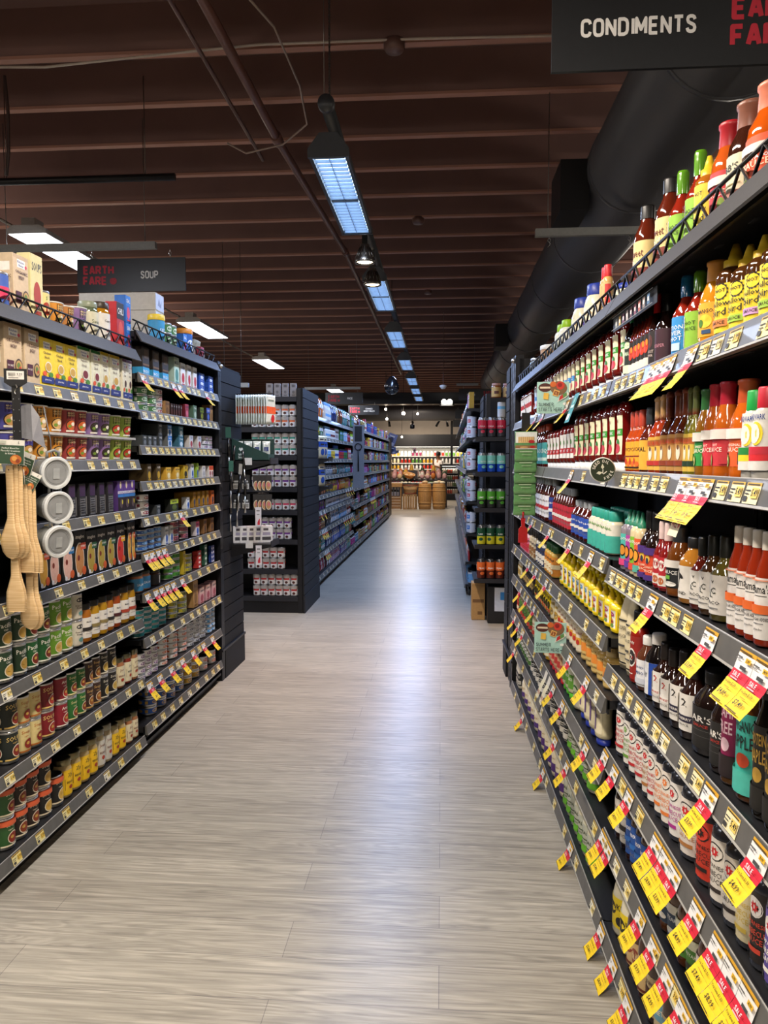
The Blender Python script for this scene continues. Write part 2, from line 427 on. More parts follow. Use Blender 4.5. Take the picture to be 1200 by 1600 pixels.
bottle('bbq_black', 'barbecue_sauce_bottle', 'red-brown barbecue bottle with black cap', 'bbq', .032, .205, '#5e2010', '#141414', '#e6cf8c',
    both([band(.0,.35,'#7c2417'), T('sweet',0,.7,.16,'#6b2a14',1.2), T('Jack',0,.48,.2,'#fff3d6',1.2), Rr(-.3,.1,.3,.28,'#5f9a3a')]), cat='bottle')
bottle('mayo_blue', 'mayonnaise_jar', 'cream mayonnaise jar with blue lid', 'mayo', .042, .17, '#e6e0c4', '#243a9a', '#efe9d2',
    both([band(.0,.3,'#4c2f86'), T('MAYO',0,.65,.2,'#b08a2e',1.3), T('REAL',0,.16,.15,'#f5ecd4',1.)]), cat='jar', mat='gloss')
bottle('dressing_red', 'salad_dressing_bottle', 'beige dressing bottle with red cap', 'flip', .034, .20, '#d8aa66', '#d4222a', '#d9b679',
    both([Rr(-1.6,.1,-.6,.95,'#d23a3a'), T('SPICY',-1.1,.6,.12,'#ffffff',.8), Rr(-1.5,.2,-.8,.35,'#f3e7cf')]), cat='bottle', mat='gloss')
bottle('lime_cap', 'sauce_bottle', 'white plastic bottle with lime cap', 'flip', .032, .19, '#e4e8dc', '#97c81f', '#e9ecdf',
    both([('p',[(-.6,.1),(.7,.1),(.2,.85),(-.1,.6)],'#9ec63b'), T('LIME',0,.3,.13,'#3f6d1d',1.)]), cat='bottle', mat='gloss')
bottle('tub_white', 'dip_tub', 'tan dip tub under a white lid', 'tub', .05, .10, '#b98b62', '#e8e6e0', '#c59a74', both([T('DIP',0,.5,.3,'#5a3a20',.9)]), cat='tub', mat='gloss')
bottle('jar_clear', 'glass_jar', 'clear glass jar with silver lid', 'jar', .037, .09, '#5f6664', '#b9bdbd', '#7d8482', [Rr(-.6,.2,.6,.8,'#aab0ae')], cat='jar', capmat='metal')
def ketchup(kid, desc, r, h, bg, art, cap='#e9e9e6', liq='#6a0f0c'):
    bottle(kid, 'ketchup_bottle', desc, 'inv', r, h, liq, cap, bg, art, cat='bottle', sx=1., sy=.66, mat='glass')
ketchup('ketch_small', 'small red ketchup bottle with white cap', .027, .14, '#ece6dc', [Rr(-1,.35,1,.62,'#c02027')])
ketchup('ketch_blue', 'dark red ketchup bottle with blue label', .034, .21, '#cfe0f0', [Rr(-1.05,.4,1.05,.6,'#2e7fc4'), T('50%',0,.5,.14,'#ffffff',1.2), El(0,.2,.5,.13,'#b5252b')])
ketchup('ketch_cream', 'dark red ketchup bottle with cream and blue label', .035, .215, '#efe3bd', [Rr(-1.05,.36,1.05,.56,'#3f8fd0'), T('LESS',0,.46,.12,'#ffffff',1.2), T('W',0,.8,.1,'#6b2a20'), El(0,.18,.5,.12,'#c23a34')])
ketchup('ketch_green', 'dark red ketchup bottle with cream and green label', .036, .22, '#efe6c2', [Rr(-1.05,.48,1.05,.66,'#3f9a3a'), T('ORGANIC',0,.57,.09,'#ffffff',1.4), T('W',0,.85,.1,'#6b2a20'), El(.0,.3,.55,.11,'#2e7d32'), El(.1,.15,.6,.13,'#c2384a'), El(-.3,.32,.2,.05,'#f2f2f2')])
ketchup('ketch_white', 'dark red ketchup bottle with white and red label', .033, .185, '#efece4', [Rr(-1.05,.2,1.05,.42,'#c5282c'), T('UNSWEET',0,.31,.1,'#ffffff',1.4), El(0,.66,.4,.1,'#3f8a3a')])
bottle('bbq_teal', 'barbecue_sauce_bottle', 'brown sauce bottle with teal label and orange cap', 'bbq', .032, .20, '#531510', '#b8431f', '#49a3a4', both([T('BBQ',0,.6,.24,'#e8f4ec',1.2), Rr(-.6,.15,.6,.3,'#d8efe6')]), cat='bottle', mat='glass')
bottle('green_cap', 'sauce_bottle', 'dark soy bottle with green cap', 'bbq', .030, .21, '#161210', '#0f7a3c', '#1f2a20', both([band(0,.25,'#cfe3c4'), El(0,.85,.5,.1,'#cfe0b8'), T('TAMARI',0,.6,.12,'#cfe3c4',1.2), Rr(-.5,.06,.5,.18,'#3b8a42')]), cat='bottle')
bottle('thin_black', 'hot_sauce_bottle', 'slim hot sauce bottle with chilli label', 'hot', .024, .185, '#5d1c10', '#111111', '#1d1712', both([band(.0,.28,'#e4ded2'), El(0,.62,.55,.2,'#cf3a1f'), El(.3,.75,.2,.1,'#e58a2a'), T('CHILI',0,.14,.13,'#333333',1.2)]), cat='bottle')
bottle('dark_red_cap', 'hot_sauce_bottle', 'black-labelled hot sauce bottle with red cap', 'hot', .029, .215, '#240d0a', '#b81c22', '#241c1c', both([El(0,.7,.4,.2,'#5a3030'), T('GHOST',0,.4,.09,'#c9b8b0',1.2), T('PEPPER',0,.28,.07,'#c9b8b0',1.2)]), cat='bottle')
bottle('dark_black', 'hot_sauce_bottle', 'near-black hot sauce bottle with black cap', 'hot', .029, .215, '#1c0e0c', '#121212', '#3a1424', both([T('REAPER',0,.5,.1,'#c08090',1.2)]), cat='bottle')
bottle('mango', 'pepper_sauce_bottle', 'yellow mango sauce bottle with orange cap', 'wing', .030, .20, '#d38a1f', '#c88a3a', '#efae2e', both([T('MANGO',0,.75,.12,'#2a2a20',1.2), El(.1,.45,.45,.2,'#f2d23c'), El(-.2,.4,.2,.12,'#4b7d2e'), Rr(-.1,.08,.5,.2,'#2b4f7a')]), cat='bottle')
def yb(kid, pill, pc): bottle(kid, 'hot_sauce_bottle', f'brown squeeze bottle with yellow label and {pill} badge', 'sq', .031, .20, '#4a2a10', '#d9b42a', '#f2d72e',
    both([('p',[(.1+.52*(1 if k % 2 else .86)*math.cos(2*PI*k/28), .84+.19*(1 if k % 2 else .86)*math.sin(2*PI*k/28)) for k in range(28)],'#1c1c1c'), El(.1,.84,.42,.145,'#f2d72e'), T('HOT',.1,.86,.08,'#222222',.7), T('yellow',0,.58,.15,'#141414',1.6), T('bird',0,.42,.15,'#141414',1.2), Rr(-.6,.12,.6,.27,pc), T('SAUCE',0,.2,.07,'#3a2a10',1.)]), cat='bottle', lab=(.08,.58))
yb('yellow_bird', 'orange', '#e08a4a'); yb('yb_green', 'green', '#a8d04a'); yb('yb_lilac', 'lilac', '#d0a0d8')
bottle('thin_orange', 'hot_sauce_bottle', 'slim orange hot sauce bottle', 'hot', .024, .165, '#b3451a', '#b8402a', '#eaa52c', both([T('YUCA',0,.72,.13,'#2a1410',1.3), Rr(-1,.45,1,.5,'#7a2a16'), El(-.3,.3,.3,.12,'#c8391f'), El(.3,.2,.3,.1,'#e06a28'), Rr(-1,.05,1,.1,'#2a1410')]), cat='bottle')
bottle('thin_slate', 'hot_sauce_bottle', 'slim hot sauce bottle with slate-grey cap', 'hot', .028, .175, '#5a1f12', '#2b3137', '#e8b03c', both([T('CAL',0,.7,.16,'#2a1410',1.2)]), cat='bottle')
def chol(kid, desc, ball, liq, bg, col2):
    bottle(kid, 'hot_sauce_bottle', desc, 'hot', .028, .20, liq, ball, bg, both([Rr(-.8,.72,.8,.9,'#a8662a'), T('HOLULA',0,.81,.1,'#d9402a',1.5), El(0,.5,.22,.2,'#e9e0cc'), El(0,.64,.12,.07,'#6b4423'), Rr(-.9,.14,.9,.28,col2)]), cat='bottle',
        extra=lambda e, r, h: (e.lathe([(.42*r,.72*h),(.47*r,.73*h),(.46*r,.8*h),(.3*r,.81*h)], '#7a3a20', 'plastic', 14), e.lathe([(.3*r,.965*h),(.5*r,.985*h),(.52*r,1.02*h),(.3*r,1.055*h),(0,1.06*h)], ball, 'wood', 14)))
chol('chol_orange', 'hot sauce bottle with yellow label and pale wooden cap', '#b98f5a', '#a8391a', '#e0b04a', '#b8302a')
chol('chol_brown', 'hot sauce bottle with brown label and russet cap', '#6b3020', '#5a2414', '#b98a4a', '#8a3a20')
chol('chol_green', 'green hot sauce bottle with olive cap', '#5f6a3a', '#7a7424', '#d8b848', '#1f3a24')
def avo(kid, desc, liq, cap, bg, t, big=1.):
    bottle(kid, 'avocado_oil_sauce_bottle', desc, 'wing', .034*big, .215*big, liq, cap, bg, both([band(.72,.98,'#e6e2da'), T('MAL',0,.9,.08,'#6a9a4a',1.3), T('KITCHEN',0,.79,.07,'#444444',1.3), T(t,0,.56,.07,'#f5e6d8',1.2), T('SAUCE',0,.44,.12,'#f8eadc',1.3), El(-.5,.15,.24,.17,'#6f8a36'), El(-.5,.14,.17,.12,'#d8d690'), El(-.5,.11,.08,.06,'#5f3a1f'), Rr(.4,.05,1.,.36,'#3a3a3a' if big > 1.1 else bg)]), cat='bottle')
avo('avo_green', 'avocado sauce bottle with green label and cap', '#8a5a1a', '#2f6a38', '#2f9a48', 'SWEET')
avo('avo_red', 'avocado sauce bottle with red label and cap', '#c0601c', '#b02036', '#cf3540', 'HOT')
avo('avo_orange', 'large orange avocado sauce bottle with salmon cap', '#c9621a', '#c8562c', '#e8602c', 'ORIGINAL', 1.15)
def aard(kid, desc, cap, c1, c2):
    bottle(kid, 'hot_sauce_bottle', desc, 'flip', .030, .20, '#c9c6bc', cap, '#eceae4', both([band(.0,.16,'#e4e2dc'), band(.16,.27,c2), band(.27,.4,c1), T('BAKERO',0,.34,.08,'#14301c',1.4), T('HOT SAUCE',0,.215,.05,'#1c1c1c',1.2), El(.12,.62,.55,.2,'#efd838'), El(-.02,.62,.46,.17,'#eceae4'), T('AARDVARK',0,.9,.09,'#1f3f8c',1.6)]), cat='bottle', mat='gloss', lab=(.1,.74))
aard('aard_green', 'white squeeze bottle with green cap and yellow crescent', '#1fa84a', '#1f8a3c', '#e8d92e')
aard('aard_red', 'white squeeze bottle with red cap and yellow crescent', '#c8283a', '#c8283a', '#d8242e')
def bbqw(kid, desc, bg, stripe, liq='#4a130c', cap='#8f9498', h=.21, t='BAR-B-Q'):
    bottle(kid, 'barbecue_sauce_bottle', desc, 'bbq', .031, h, liq, cap, bg, both([T(t,0,.74,.1,'#5a2a20' if bg > '#999999' else '#ffffff',1.4), band(.36,.5,stripe), T('SAUCE',0,.2,.1,'#777777',1.2)]), cat='bottle', lab=(.1,.6))
bbqw('bbq_white', 'barbecue bottle with white and red label', '#e8e8ee', '#c03038')
bbqw('bbq_navy', 'barbecue bottle with navy label', '#2a3f8a', '#e8e8ee')
bbqw('bbq_red', 'clear-capped barbecue bottle with red label', '#b8283a', '#e2ded6', h=.195)
bbqw('bbq_blue', 'clear-capped barbecue bottle with blue label', '#2a4fae', '#e8e4da', h=.185)
bottle('teal_sq', 'mayo_squeeze_bottle', 'cream squeeze bottle with teal label and cap', 'flip', .032, .185, '#d9d0b4', '#2f9f8c', '#e4e0d2', both([band(.0,.6,'#3fae9c'), T('MAL',0,.85,.1,'#6a9a4a',1.2), T('MAYO',0,.42,.16,'#e6f4ea',1.3), El(-.4,.14,.25,.14,'#e0d67a'), Rr(.3,.05,.8,.3,'#26302c')]), cat='bottle', mat='gloss', lab=(.04,.7))
def gsq(kid, desc, body, c1, c2, dot):
    bottle(kid, 'dressing_squeeze_bottle', desc, 'sq', .028, .205, body, '#1f7a5a', c1, both([band(0,.2,c2), El(-.1,.48,.55,.2,'#161616'), El(-.1,.48,.42,.155,dot), T('GOOD',0,.85,.1,'#f2f2ea',1.3), T('YUM',0,.1,.1,'#f2f2ea',1.2)]), cat='bottle', mat='gloss', lab=(.08,.6))
gsq('sq_teal', 'squeeze bottle with teal and magenta label', '#8a8288', '#4fb5a8', '#d8447a', '#d08a2a')
gsq('sq_purple', 'squeeze bottle with purple label', '#7d7280', '#a83a9a', '#5a3a9a', '#e08a2a')
gsq('sq_lime', 'cream squeeze bottle with lime label', '#d6c9a0', '#7cb832', '#d84a3a', '#e0902a')
gsq('sq_orange', 'cream squeeze bottle with orange label', '#d8c49a', '#dd5a2c', '#58b0a0', '#e8a030')
bottle('tall_purple', 'teriyaki_bottle', 'tall black bottle with orange and purple label', 'hot', .030, .25, '#1c0f0c', '#0f0f10', '#d2492a', both([band(.78,1,'#4a2f7a'), band(0,.16,'#4a2f7a'), El(0,.66,.3,.14,'#e8c04a'), El(0,.6,.18,.1,'#28304a'), T('COCONUT',0,.4,.07,'#f4e6c8',1.3), T('SAUCE',0,.28,.08,'#f4e6c8',1.2)]), cat='bottle')
bottle('net_neck', 'hot_sauce_bottle', 'red sauce bottle with white netted neck', 'hot', .029, .235, '#7a1818', '#d8c0bc', '#b0222c', both([El(0,.72,.5,.18,'#e8e0d8'), T('WILD',0,.78,.08,'#9a2028',1.2), T('COCKE',0,.66,.07,'#9a2028',1.2), Rr(-.8,.06,.8,.4,'#e4dcd0'), El(0,.22,.4,.12,'#b8663a')]), cat='bottle')
bottle('primal_dark', 'wing_sauce_bottle', 'brown sauce bottle with black and white label', 'wing', .035, .215, '#6b3a14', '#23282e', '#1e2023', both([band(.74,1,'#dedad2'), T('MAL',0,.92,.08,'#6a9a4a',1.3), T('KITCHEN',0,.81,.07,'#333333',1.2), T('SAUCE',0,.56,.14,'#e8e6e0',1.3), Rr(-.4,.3,.1,.44,'#6aa83c'), El(.1,.14,.5,.09,'#d9d6cf')]), cat='bottle')
bottle('hound', 'mustard_bottle', 'amber mustard bottle with white wolf label', 'bbq', .034, .195, '#b87a2a', '#141414', '#dcd8cf', both([('p',[(-.5,.3),(-.1,.28),(.05,.55),(.45,.62),(.3,.72),(.05,.78),(-.05,.92),(-.2,.8),(-.45,.6)],'#161616'), T('HOUND',0,.16,.1,'#2a2a2a',1.3)]), cat='bottle')
def taco(kid, desc, liq):
    bottle(kid, 'taco_sauce_bottle', desc, 'hot', .030, .23, liq, '#141612', '#d2cec6', both([T('v',0,.82,.08,'#222222'), T('C',.05,.6,.16,'#26302a'), T('L',-.1,.5,.14,'#26302a'), T('TACO',0,.3,.09,'#333333',1.2), Rr(-.5,.14,.5,.17,'#777777')]), cat='bottle', lab=(.08,.54))
taco('taco_red', 'dark red taco sauce bottle', '#6a1c10'); taco('taco_brown', 'brown taco sauce bottle', '#4a2f14'); taco('taco_olive', 'olive taco sauce bottle', '#5d5420')
bottle('mama', 'wing_sauce_bottle', 'red wing sauce bottle with white and orange label', 'bbq', .037, .245, '#8a2a14', '#c8c2b6', '#dedad4',
    both([T("Mama's",0,.82,.15,'#1c1c1c',1.9), Rr(-.5,.7,.7,.712,'#1c1c1c'), band(.42,.56,'#d9662a'), T('BUFFALO',0,.49,.08,'#f4e9dc',1.7), T('NO SUGAR ADDED',0,.33,.055,'#222222',1.8), Rr(-.5,.25,.5,.265,'#777777'), T('gluten-free',0,.16,.05,'#444444',1.), band(.955,.97,'#e09070')]), cat='bottle', lab=(.06,.60))
def pink(kid, desc, body, cap, bg, c2, prof='flip', h=.19, r=.026, t='DRIP'):
    bottle(kid, 'dressing_bottle', desc, prof, r, h, body, cap, bg, both([band(.36,.6,c2), T(t,0,.8,.12,'#3a2a2a',1.2), El(0,.2,.4,.12,c2)]), cat='bottle', mat='gloss')
pink('drip_pink', 'pink-patterned squeeze bottle', '#e0b8b8', '#2a2a2a', '#d86a82', '#c02838')
pink('drip_beige', 'beige squeeze bottle with brown label', '#d8c49c', '#2a2420', '#dcc8a4', '#9a6a3a')
pink('drip_navy', 'pale dressing bottle with navy label', '#d4ccb4', '#20242c', '#26365e', '#e2ddd0')
pink('drip_amber', 'mustard bottle with orange label', '#c9a24a', '#2a5a30', '#d98a2e', '#e8d9b0')
def must(kid, desc, acc):
    bottle(kid, 'mustard_bottle', desc, 'must', .036, .215, '#f2d516', '#ecc60e', '#ecebe2', [Rr(-1.05,0,1.05,.08,'#f2d516'), Rr(-1.05,.92,1.05,1,'#f2d516'), Rr(-1.05,0,-.82,1,'#f2d516'), Rr(.82,0,1.05,1,'#f2d516'), El(0,.72,.55,.12,acc), T('YELLOW',0,.72,.06,'#ffffff',.9), El(-.1,.36,.5,.16,'#c07a34'), El(.05,.36,.4,.05,'#8a2a1a'), El(.2,.2,.3,.08,'#5f8a3a')], cat='bottle', mat='gloss', sx=1., sy=.6)
must('must_black', 'yellow mustard bottle with dark badge', '#3a3a3a'); must('must_blue', 'yellow mustard bottle with blue badge', '#2f8fc0'); must('must_pink', 'yellow mustard bottle with magenta badge', '#b02a6a')
pouch('paper_bottle', 'wrapped_sauce_bottle', 'cream paper-wrapped bottle with twisted top', .068, .062, .23, '#d6c9a4', [Rr(-.8,.06,.8,.66,'#dccfaa'), Rr(-.7,.08,-.64,.64,'#222222'), Rr(.64,.08,.7,.64,'#222222'), Rr(-.7,.08,.7,.1,'#222222'), Rr(-.7,.62,.7,.64,'#222222'), T('CULINERS',0,.54,.05,'#1c1c1c',1.1), T('SAUCE',0,.44,.04,'#333333',1.), Rr(-.4,.3,.4,.33,'#444444'), Rr(-.5,.2,.5,.22,'#555555')], 'paper', 'bottle', neck=True)
bottle('sriracha', 'sriracha_bottle', 'bright red sriracha bottle with round white emblem', 'flip', .034, .235, '#8a1c14', '#151515', '#8f1d15', both([El(0,.5,.62,.22,'#e6e2da'), El(0,.5,.52,.18,'#2a2a2a'), T('2',0,.5,.14,'#e6e2da'), T('Truly',0,.85,.09,'#e6e2da',1.2), Rr(-.3,.12,.3,.14,'#e6e2da')]), cat='bottle', mat='gloss')
def two(kid, desc, c, t):
    bottle(kid, 'barbecue_sauce_bottle', desc, 'hot', .033, .235, '#24100b', '#17100e', '#dcd8d0', both([T('2',0,.76,.22,c), Rr(-.7,.24,.7,.42,'#e4e0d8' if c == '#b3261e' else '#28243a'), T(t,0,.33,.07,c if c == '#b3261e' else '#e8e4dc',1.2), T('SAUCE',0,.17,.06,'#333333',1.), Rr(.7,.1,1.2,.9,'#bdb8ae')]), cat='bottle', lab=(.1,.56))
two('two_red', 'dark sauce bottle with white label and red numeral', '#b3261e', 'SMOKEY'); two('two_black', 'dark sauce bottle with white label and black numeral', '#1a1a1a', 'CHERRY')
bottle('brown_blue', 'marinade_bottle', 'brown marinade bottle with white and blue lettering', 'bbq', .031, .22, '#5a3220', '#d8d6d0', '#e4e4e4', both([T('LIQUID',0,.7,.1,'#22407a',1.2), T('AMINO',0,.5,.12,'#22407a',1.2), band(.1,.3,'#c8ccd4')]), cat='bottle')
bottle('black_blue', 'marinade_bottle', 'black bottle with white and royal blue label', 'bbq', .033, .225, '#141010', '#d0ccc6', '#dcdcdc', both([Rr(.1,0,1.2,1,'#1f48a4'), T('SOY',-.5,.6,.16,'#20304a',.9)]), cat='bottle')
bottle('black_jar', 'barbecue_sauce_bottle', 'broad black bottle with black label', 'bbq', .043, .24, '#1c1210', '#101010', '#1f1e1d', both([T("AR'S",0,.72,.16,'#e6e2da',1.4), T('SAUCE',0,.56,.07,'#c23a30',1.), Rr(-.9,.45,.9,.455,'#777777'), Rr(-.9,.3,.5,.31,'#555555')]), cat='bottle', lab=(.08,.58))
def tall(kid, desc, liq, bg, bg2, t1, t2, tc, cap='#141414'):
    bottle(kid, 'cooking_sauce_bottle', desc, 'bbq', .035, .24, liq, cap, bg, both([band(0,.28,bg2), T(t1,0,.84,.14,tc,1.4), T(t2,0,.64,.16,tc,1.4), El(.3,.16,.25,.1,'#9a9a84'), El(.1,.42,.4,.09,'#b8401f' if bg == '#3fb5a4' else tc)]), cat='bottle', lab=(.06,.66))
tall('tall_magenta', 'brown sauce bottle with magenta label', '#5a3a1a', '#8a1c4e', '#24191c', 'CAHI', 'FREE', '#f0c9d4')
tall('tall_teal', 'brown sauce bottle with turquoise label', '#5a3414', '#3fb5a4', '#4cb9a8', 'ORGANIC', 'APPLE', '#1c1c1c')
tall('tall_gold', 'black sauce bottle with gold lettering', '#17120d', '#1c1a17', '#1c1a17', 'PROTEIN', 'MAPLE', '#b8923a')
bottle('relish', 'mustard_jar', 'cream-lidded mustard jar', 'jar', .028, .10, '#c8b070', '#d9d4c4', '#d8cfae', both([El(0,.5,.5,.3,'#b8923a'), T('DIJON',0,.5,.2,'#4a2a14',.8)]), cat='jar')
bottle('dark_jar', 'mustard_jar', 'dark mustard jar with black lid', 'jar', .027, .10, '#3a2a18', '#161412', '#2c2620', both([El(0,.5,.5,.3,'#a88a4a')]), cat='jar')
pouch('yellow_pk', 'mustard_pouch', 'bright yellow mustard pouch', .05, .035, .12, '#efd21a', [El(0,.45,.5,.18,'#3a3414'), T('MUSTARD',0,.75,.12,'#3a3414',1.5), El(.1,.2,.4,.1,'#c84a20')])
bottle('grey_sq', 'horseradish_bottle', 'beige squeeze bottle with grey cap', 'flip', .028, .165, '#cfc0a0', '#8b8a86', '#e0d4ba', both([Rr(-.6,.3,.6,.6,'#d9a23c'), T('HORSE',0,.8,.1,'#8a2a24',1.3), El(0,.4,.3,.12,'#b8302a')]), cat='bottle', mat='gloss')
bottle('tan_sq', 'mustard_squeeze_bottle', 'tan mustard bottle with orange label', 'flip', .029, .165, '#c9a558', '#cbb27a', '#d2b46e', both([Rr(-.7,.35,.7,.75,'#e08a34'), T('SPICY',0,.85,.09,'#4a3414',1.2), T('MUSTARD',0,.2,.09,'#4a3414',1.4)]), cat='bottle', mat='gloss')
def jap(kid, desc, bg, c, red=True, cap='#8a1418'):
    bottle(kid, 'japanese_barbecue_sauce_bottle', desc, 'jbbq', .036, .225, '#3a3c44', cap, bg,
        both([El(-.05,.78,.62,.15,'#1c1c1c' if bg > '#888888' else '#e8e4dc'), El(-.05,.78,.53,.128,bg if bg > '#888888' else '#e4e0da'), ('p',[(-.05+.36*math.cos(t)*(1 if k % 2 else .6), .78+.09*math.sin(t)*(1 if k % 2 else .6)) for k, t in enumerate([2*PI*j/16 for j in range(16)])],'#c42026' if red else c),
        T('JAPANESE',0,.54,.085,c,1.75), T('BARBECUE',0,.43,.085,c,1.75), T('SAUCE',0,.32,.085,c,1.2), Rr(-.6,.14,.5,.21,c), Rr(-.9,.03,-.5,.09,'#333333')]), cat='bottle', lab=(.065,.70), mat='gloss')
jap('jap_red', 'white-labelled sauce bottle with red lettering', '#e0dcd4', '#b8262c')
jap('jap_green', 'white-labelled sauce bottle with green lettering', '#e0dcd4', '#6a9a3a', False)
jap('jap_orange', 'white-labelled sauce bottle with orange lettering', '#e0d8cc', '#dd7a34', False)
jap('jap_magenta', 'white-labelled sauce bottle with magenta lettering', '#e0dcd6', '#a82a86')
jap('jap_brown', 'white-labelled sauce bottle with brown lettering', '#d9d2c8', '#a8703a')
jap('jap_filled', 'sauce bottle with solid red label', '#d8402c', '#1c1412', False)
jap('jap_black', 'white-labelled sauce bottle with black lettering', '#dbd5ca', '#2b2220')
jap('jap_cream', 'cream-labelled sauce bottle with yellow lettering', '#dcd0a8', '#cdb24a', False)
jap('jap_dark', 'sauce bottle with black label', '#26211f', '#c8402c')
jap('jap_violet', 'sauce bottle with violet label', '#5a4a96', '#f0ece4')
bottle('inv_red', 'dressing_bottle', 'upturned pinkish dressing bottle with red cap', 'inv', .030, .20, '#c99a72', '#c8242c', '#cfa37c', [Rr(-.6,.1,.6,.4,'#c23a34'), T('1000',0,.7,.14,'#7a2a20',1.2)], cat='bottle', mat='gloss', sy=.75)
bottle('inv_green', 'dressing_bottle', 'upturned dressing bottle with green label and cap', 'inv', .031, .20, '#d4d0b0', '#58b82e', '#5f9a34', [Rr(-1,.6,1,.95,'#dfe4d0'), T('RANCH',0,.4,.14,'#eef4e0',1.3)], cat='bottle', mat='gloss', sy=.75)
bottle('inv_leaf', 'mayo_squeeze_bottle', 'cream bottle with green leaf emblem', 'flip', .033, .19, '#dcd8c0', '#2a2a2a', '#e2e0cc', both([El(0,.5,.6,.3,'#3f7a3a'), El(0,.5,.45,.22,'#dfe4cc'), T('VEG',0,.5,.12,'#3f7a3a',.8)]), cat='bottle', mat='gloss')
bottle('inv_blue', 'mayo_squeeze_bottle', 'upturned cream mayonnaise bottle with blue cap', 'inv', .033, .215, '#e0d6b0', '#26389a', '#e6ddbc', [Rr(-.5,.1,-.1,.9,'#6a4a8a'), T('MAYO',.2,.6,.16,'#4a3a6a',1.)], cat='bottle', mat='gloss', sy=.75)
def dress(kid, desc, body, cap, bg, c2, t, prof='bbq', h=.20, r=.031, tc='#222222', lab=None):
    bottle(kid, 'salad_dressing_bottle', desc, prof, r, h, body, cap, bg, both([band(.06,.3,c2), T(t,0,.72,.12,tc,1.4), Rr(-.6,.48,.6,.52,tc), T('ORGANIC',0,.4,.06,tc,1.2)]), cat='bottle', mat='glass', lab=lab)
dress('dr_red', 'orange dressing bottle with red label', '#c8501f', '#b82a20', '#cf3a2a', '#e8d8b8', 'SWEET')
dress('dr_mix', 'dressing bottle with green and red label', '#d8c8a0', '#3a7a34', '#5a8a3a', '#c8352c', 'FIESTA')
dress('dr_cream', 'cream dressing bottle with red lettering', '#dccfae', '#b8402a', '#e4dcc4', '#c8453a', 'CAESAR', tc='#a02a24')
dress('dr_yellow', 'golden dressing bottle with yellow cap', '#d9a82a', '#ecd21a', '#e8c83a', '#e8e0c0', 'HONEY')
dress('jar_leaf', 'white dressing bottle with green leaf label', '#d4d6cc', '#d6d6d0', '#dfe3da', '#4a7a3a', 'HERB', 'flip', .17, .029)
dress('ranch_bw', 'dressing bottle with black and white label', '#d8d4c4', '#dcdad0', '#1f2326', '#d9d6cc', 'RANCH', 'flip', .185, .031, '#e6e4dc')
dress('green_lab', 'dressing bottle with grey and green label', '#d6d2b8', '#d8d4c0', '#b8bcae', '#6ab82e', 'MAL', 'flip', .195, .034, '#3a4a2a', (.06,.66))
KIND['green_lab'].kids[1][1].name = 'label'
bbqw('bbq_wlabel', 'dark barbecue bottle with plain white label', '#dedad2', '#2a2422', '#2a120c', '#1a1412', .22)
bbqw('bbq_royal', 'dark barbecue bottle with blue lettering label', '#1f4f9c', '#2a6ab8', '#331710', '#1a1412', .22, 'KINDERS')
bottle('primal_blue', 'steak_sauce_bottle', 'brown sauce bottle with slate-blue label', 'wing', .034, .215, '#5a3016', '#1f2a30', '#2a3f58', both([band(.74,1,'#d6d2c4'), T('MAL',0,.88,.1,'#6a9a4a',1.2), T('STEAK',0,.56,.12,'#d8dce0',1.2), El(0,.2,.5,.1,'#dcd8cc')]), cat='bottle')
bottle('primal_green', 'teriyaki_bottle', 'brown sauce bottle with green label', 'wing', .034, .215, '#5a3016', '#2a2a1c', '#4f8a34', both([band(.74,1,'#d6d6bc'), T('MAL',0,.88,.1,'#4a7a34',1.2), T('TERIYAKI',0,.56,.1,'#e6efd6',1.5), El(0,.2,.5,.1,'#26301c')]), cat='bottle')
bottle('primal_pink', 'barbecue_sauce_bottle', 'brown sauce bottle with raspberry label', 'wing', .034, .215, '#4a1c14', '#7a2a44', '#8a2a4a', both([band(.74,1,'#d6ccc4'), T('GOLDEN',0,.56,.1,'#f0dce0',1.4), El(0,.2,.5,.1,'#d8c8c0')]), cat='bottle')
bottle('mayo_bw', 'mayonnaise_jar', 'white jar with black chequered label', 'mayo', .044, .16, '#dcd8c8', '#d9d6cc', '#23272a', both([T('MAYO',0,.7,.2,'#e8e6de',1.3), Rr(-.9,.1,.9,.4,'#d4d2c8'), T('VEGAN',0,.25,.14,'#2a2e30',1.2)]), cat='jar', mat='gloss')
bottle('mayo_lidblue', 'mayonnaise_jar', 'pale mayonnaise jar with royal blue lid', 'mayo', .046, .165, '#e4ddc2', '#1f38b8', '#e4ddc4', both([band(.05,.4,'#4a2a7a'), T('MAYO',0,.7,.2,'#a8843a',1.3)]), cat='jar', mat='gloss')
bottle('mayo_purple', 'mayonnaise_squeeze_bottle', 'cream mayonnaise bottle with purple label', 'flip', .038, .19, '#e4dcc0', '#e6e0cc', '#e2d8bc', both([band(.12,.48,'#4a2572'), T('VEGENAISE',0,.3,.14,'#f0e8dc',1.7), T('organic',0,.7,.1,'#a88a4a',1.)]), cat='bottle', mat='gloss', lab=(.06,.56))
bottle('mayo_yellow', 'mayonnaise_jar', 'white jar with yellow and black label', 'mayo', .045, .165, '#ddd8c0', '#d6d0b4', '#ecd21c', both([El(-.3,.6,.5,.22,'#1c1c1c'), T('DUKE',.2,.7,.2,'#1c1c1c',1.2), El(.5,.25,.3,.15,'#1c1c1c')]), cat='jar', mat='gloss', lab=(.12,.56))
bottle('bbq_tan', 'barbecue_sauce_bottle', 'brown barbecue bottle with tan label', 'bbq', .040, .22, '#3c170d', '#1d1512', '#c9ab78', both([El(0,.6,.6,.24,'#8a3a2a'), T('OLD',0,.6,.14,'#e6d3a8',.9), band(.06,.12,'#6a2a1c')]), cat='bottle', lab=(.08,.52))
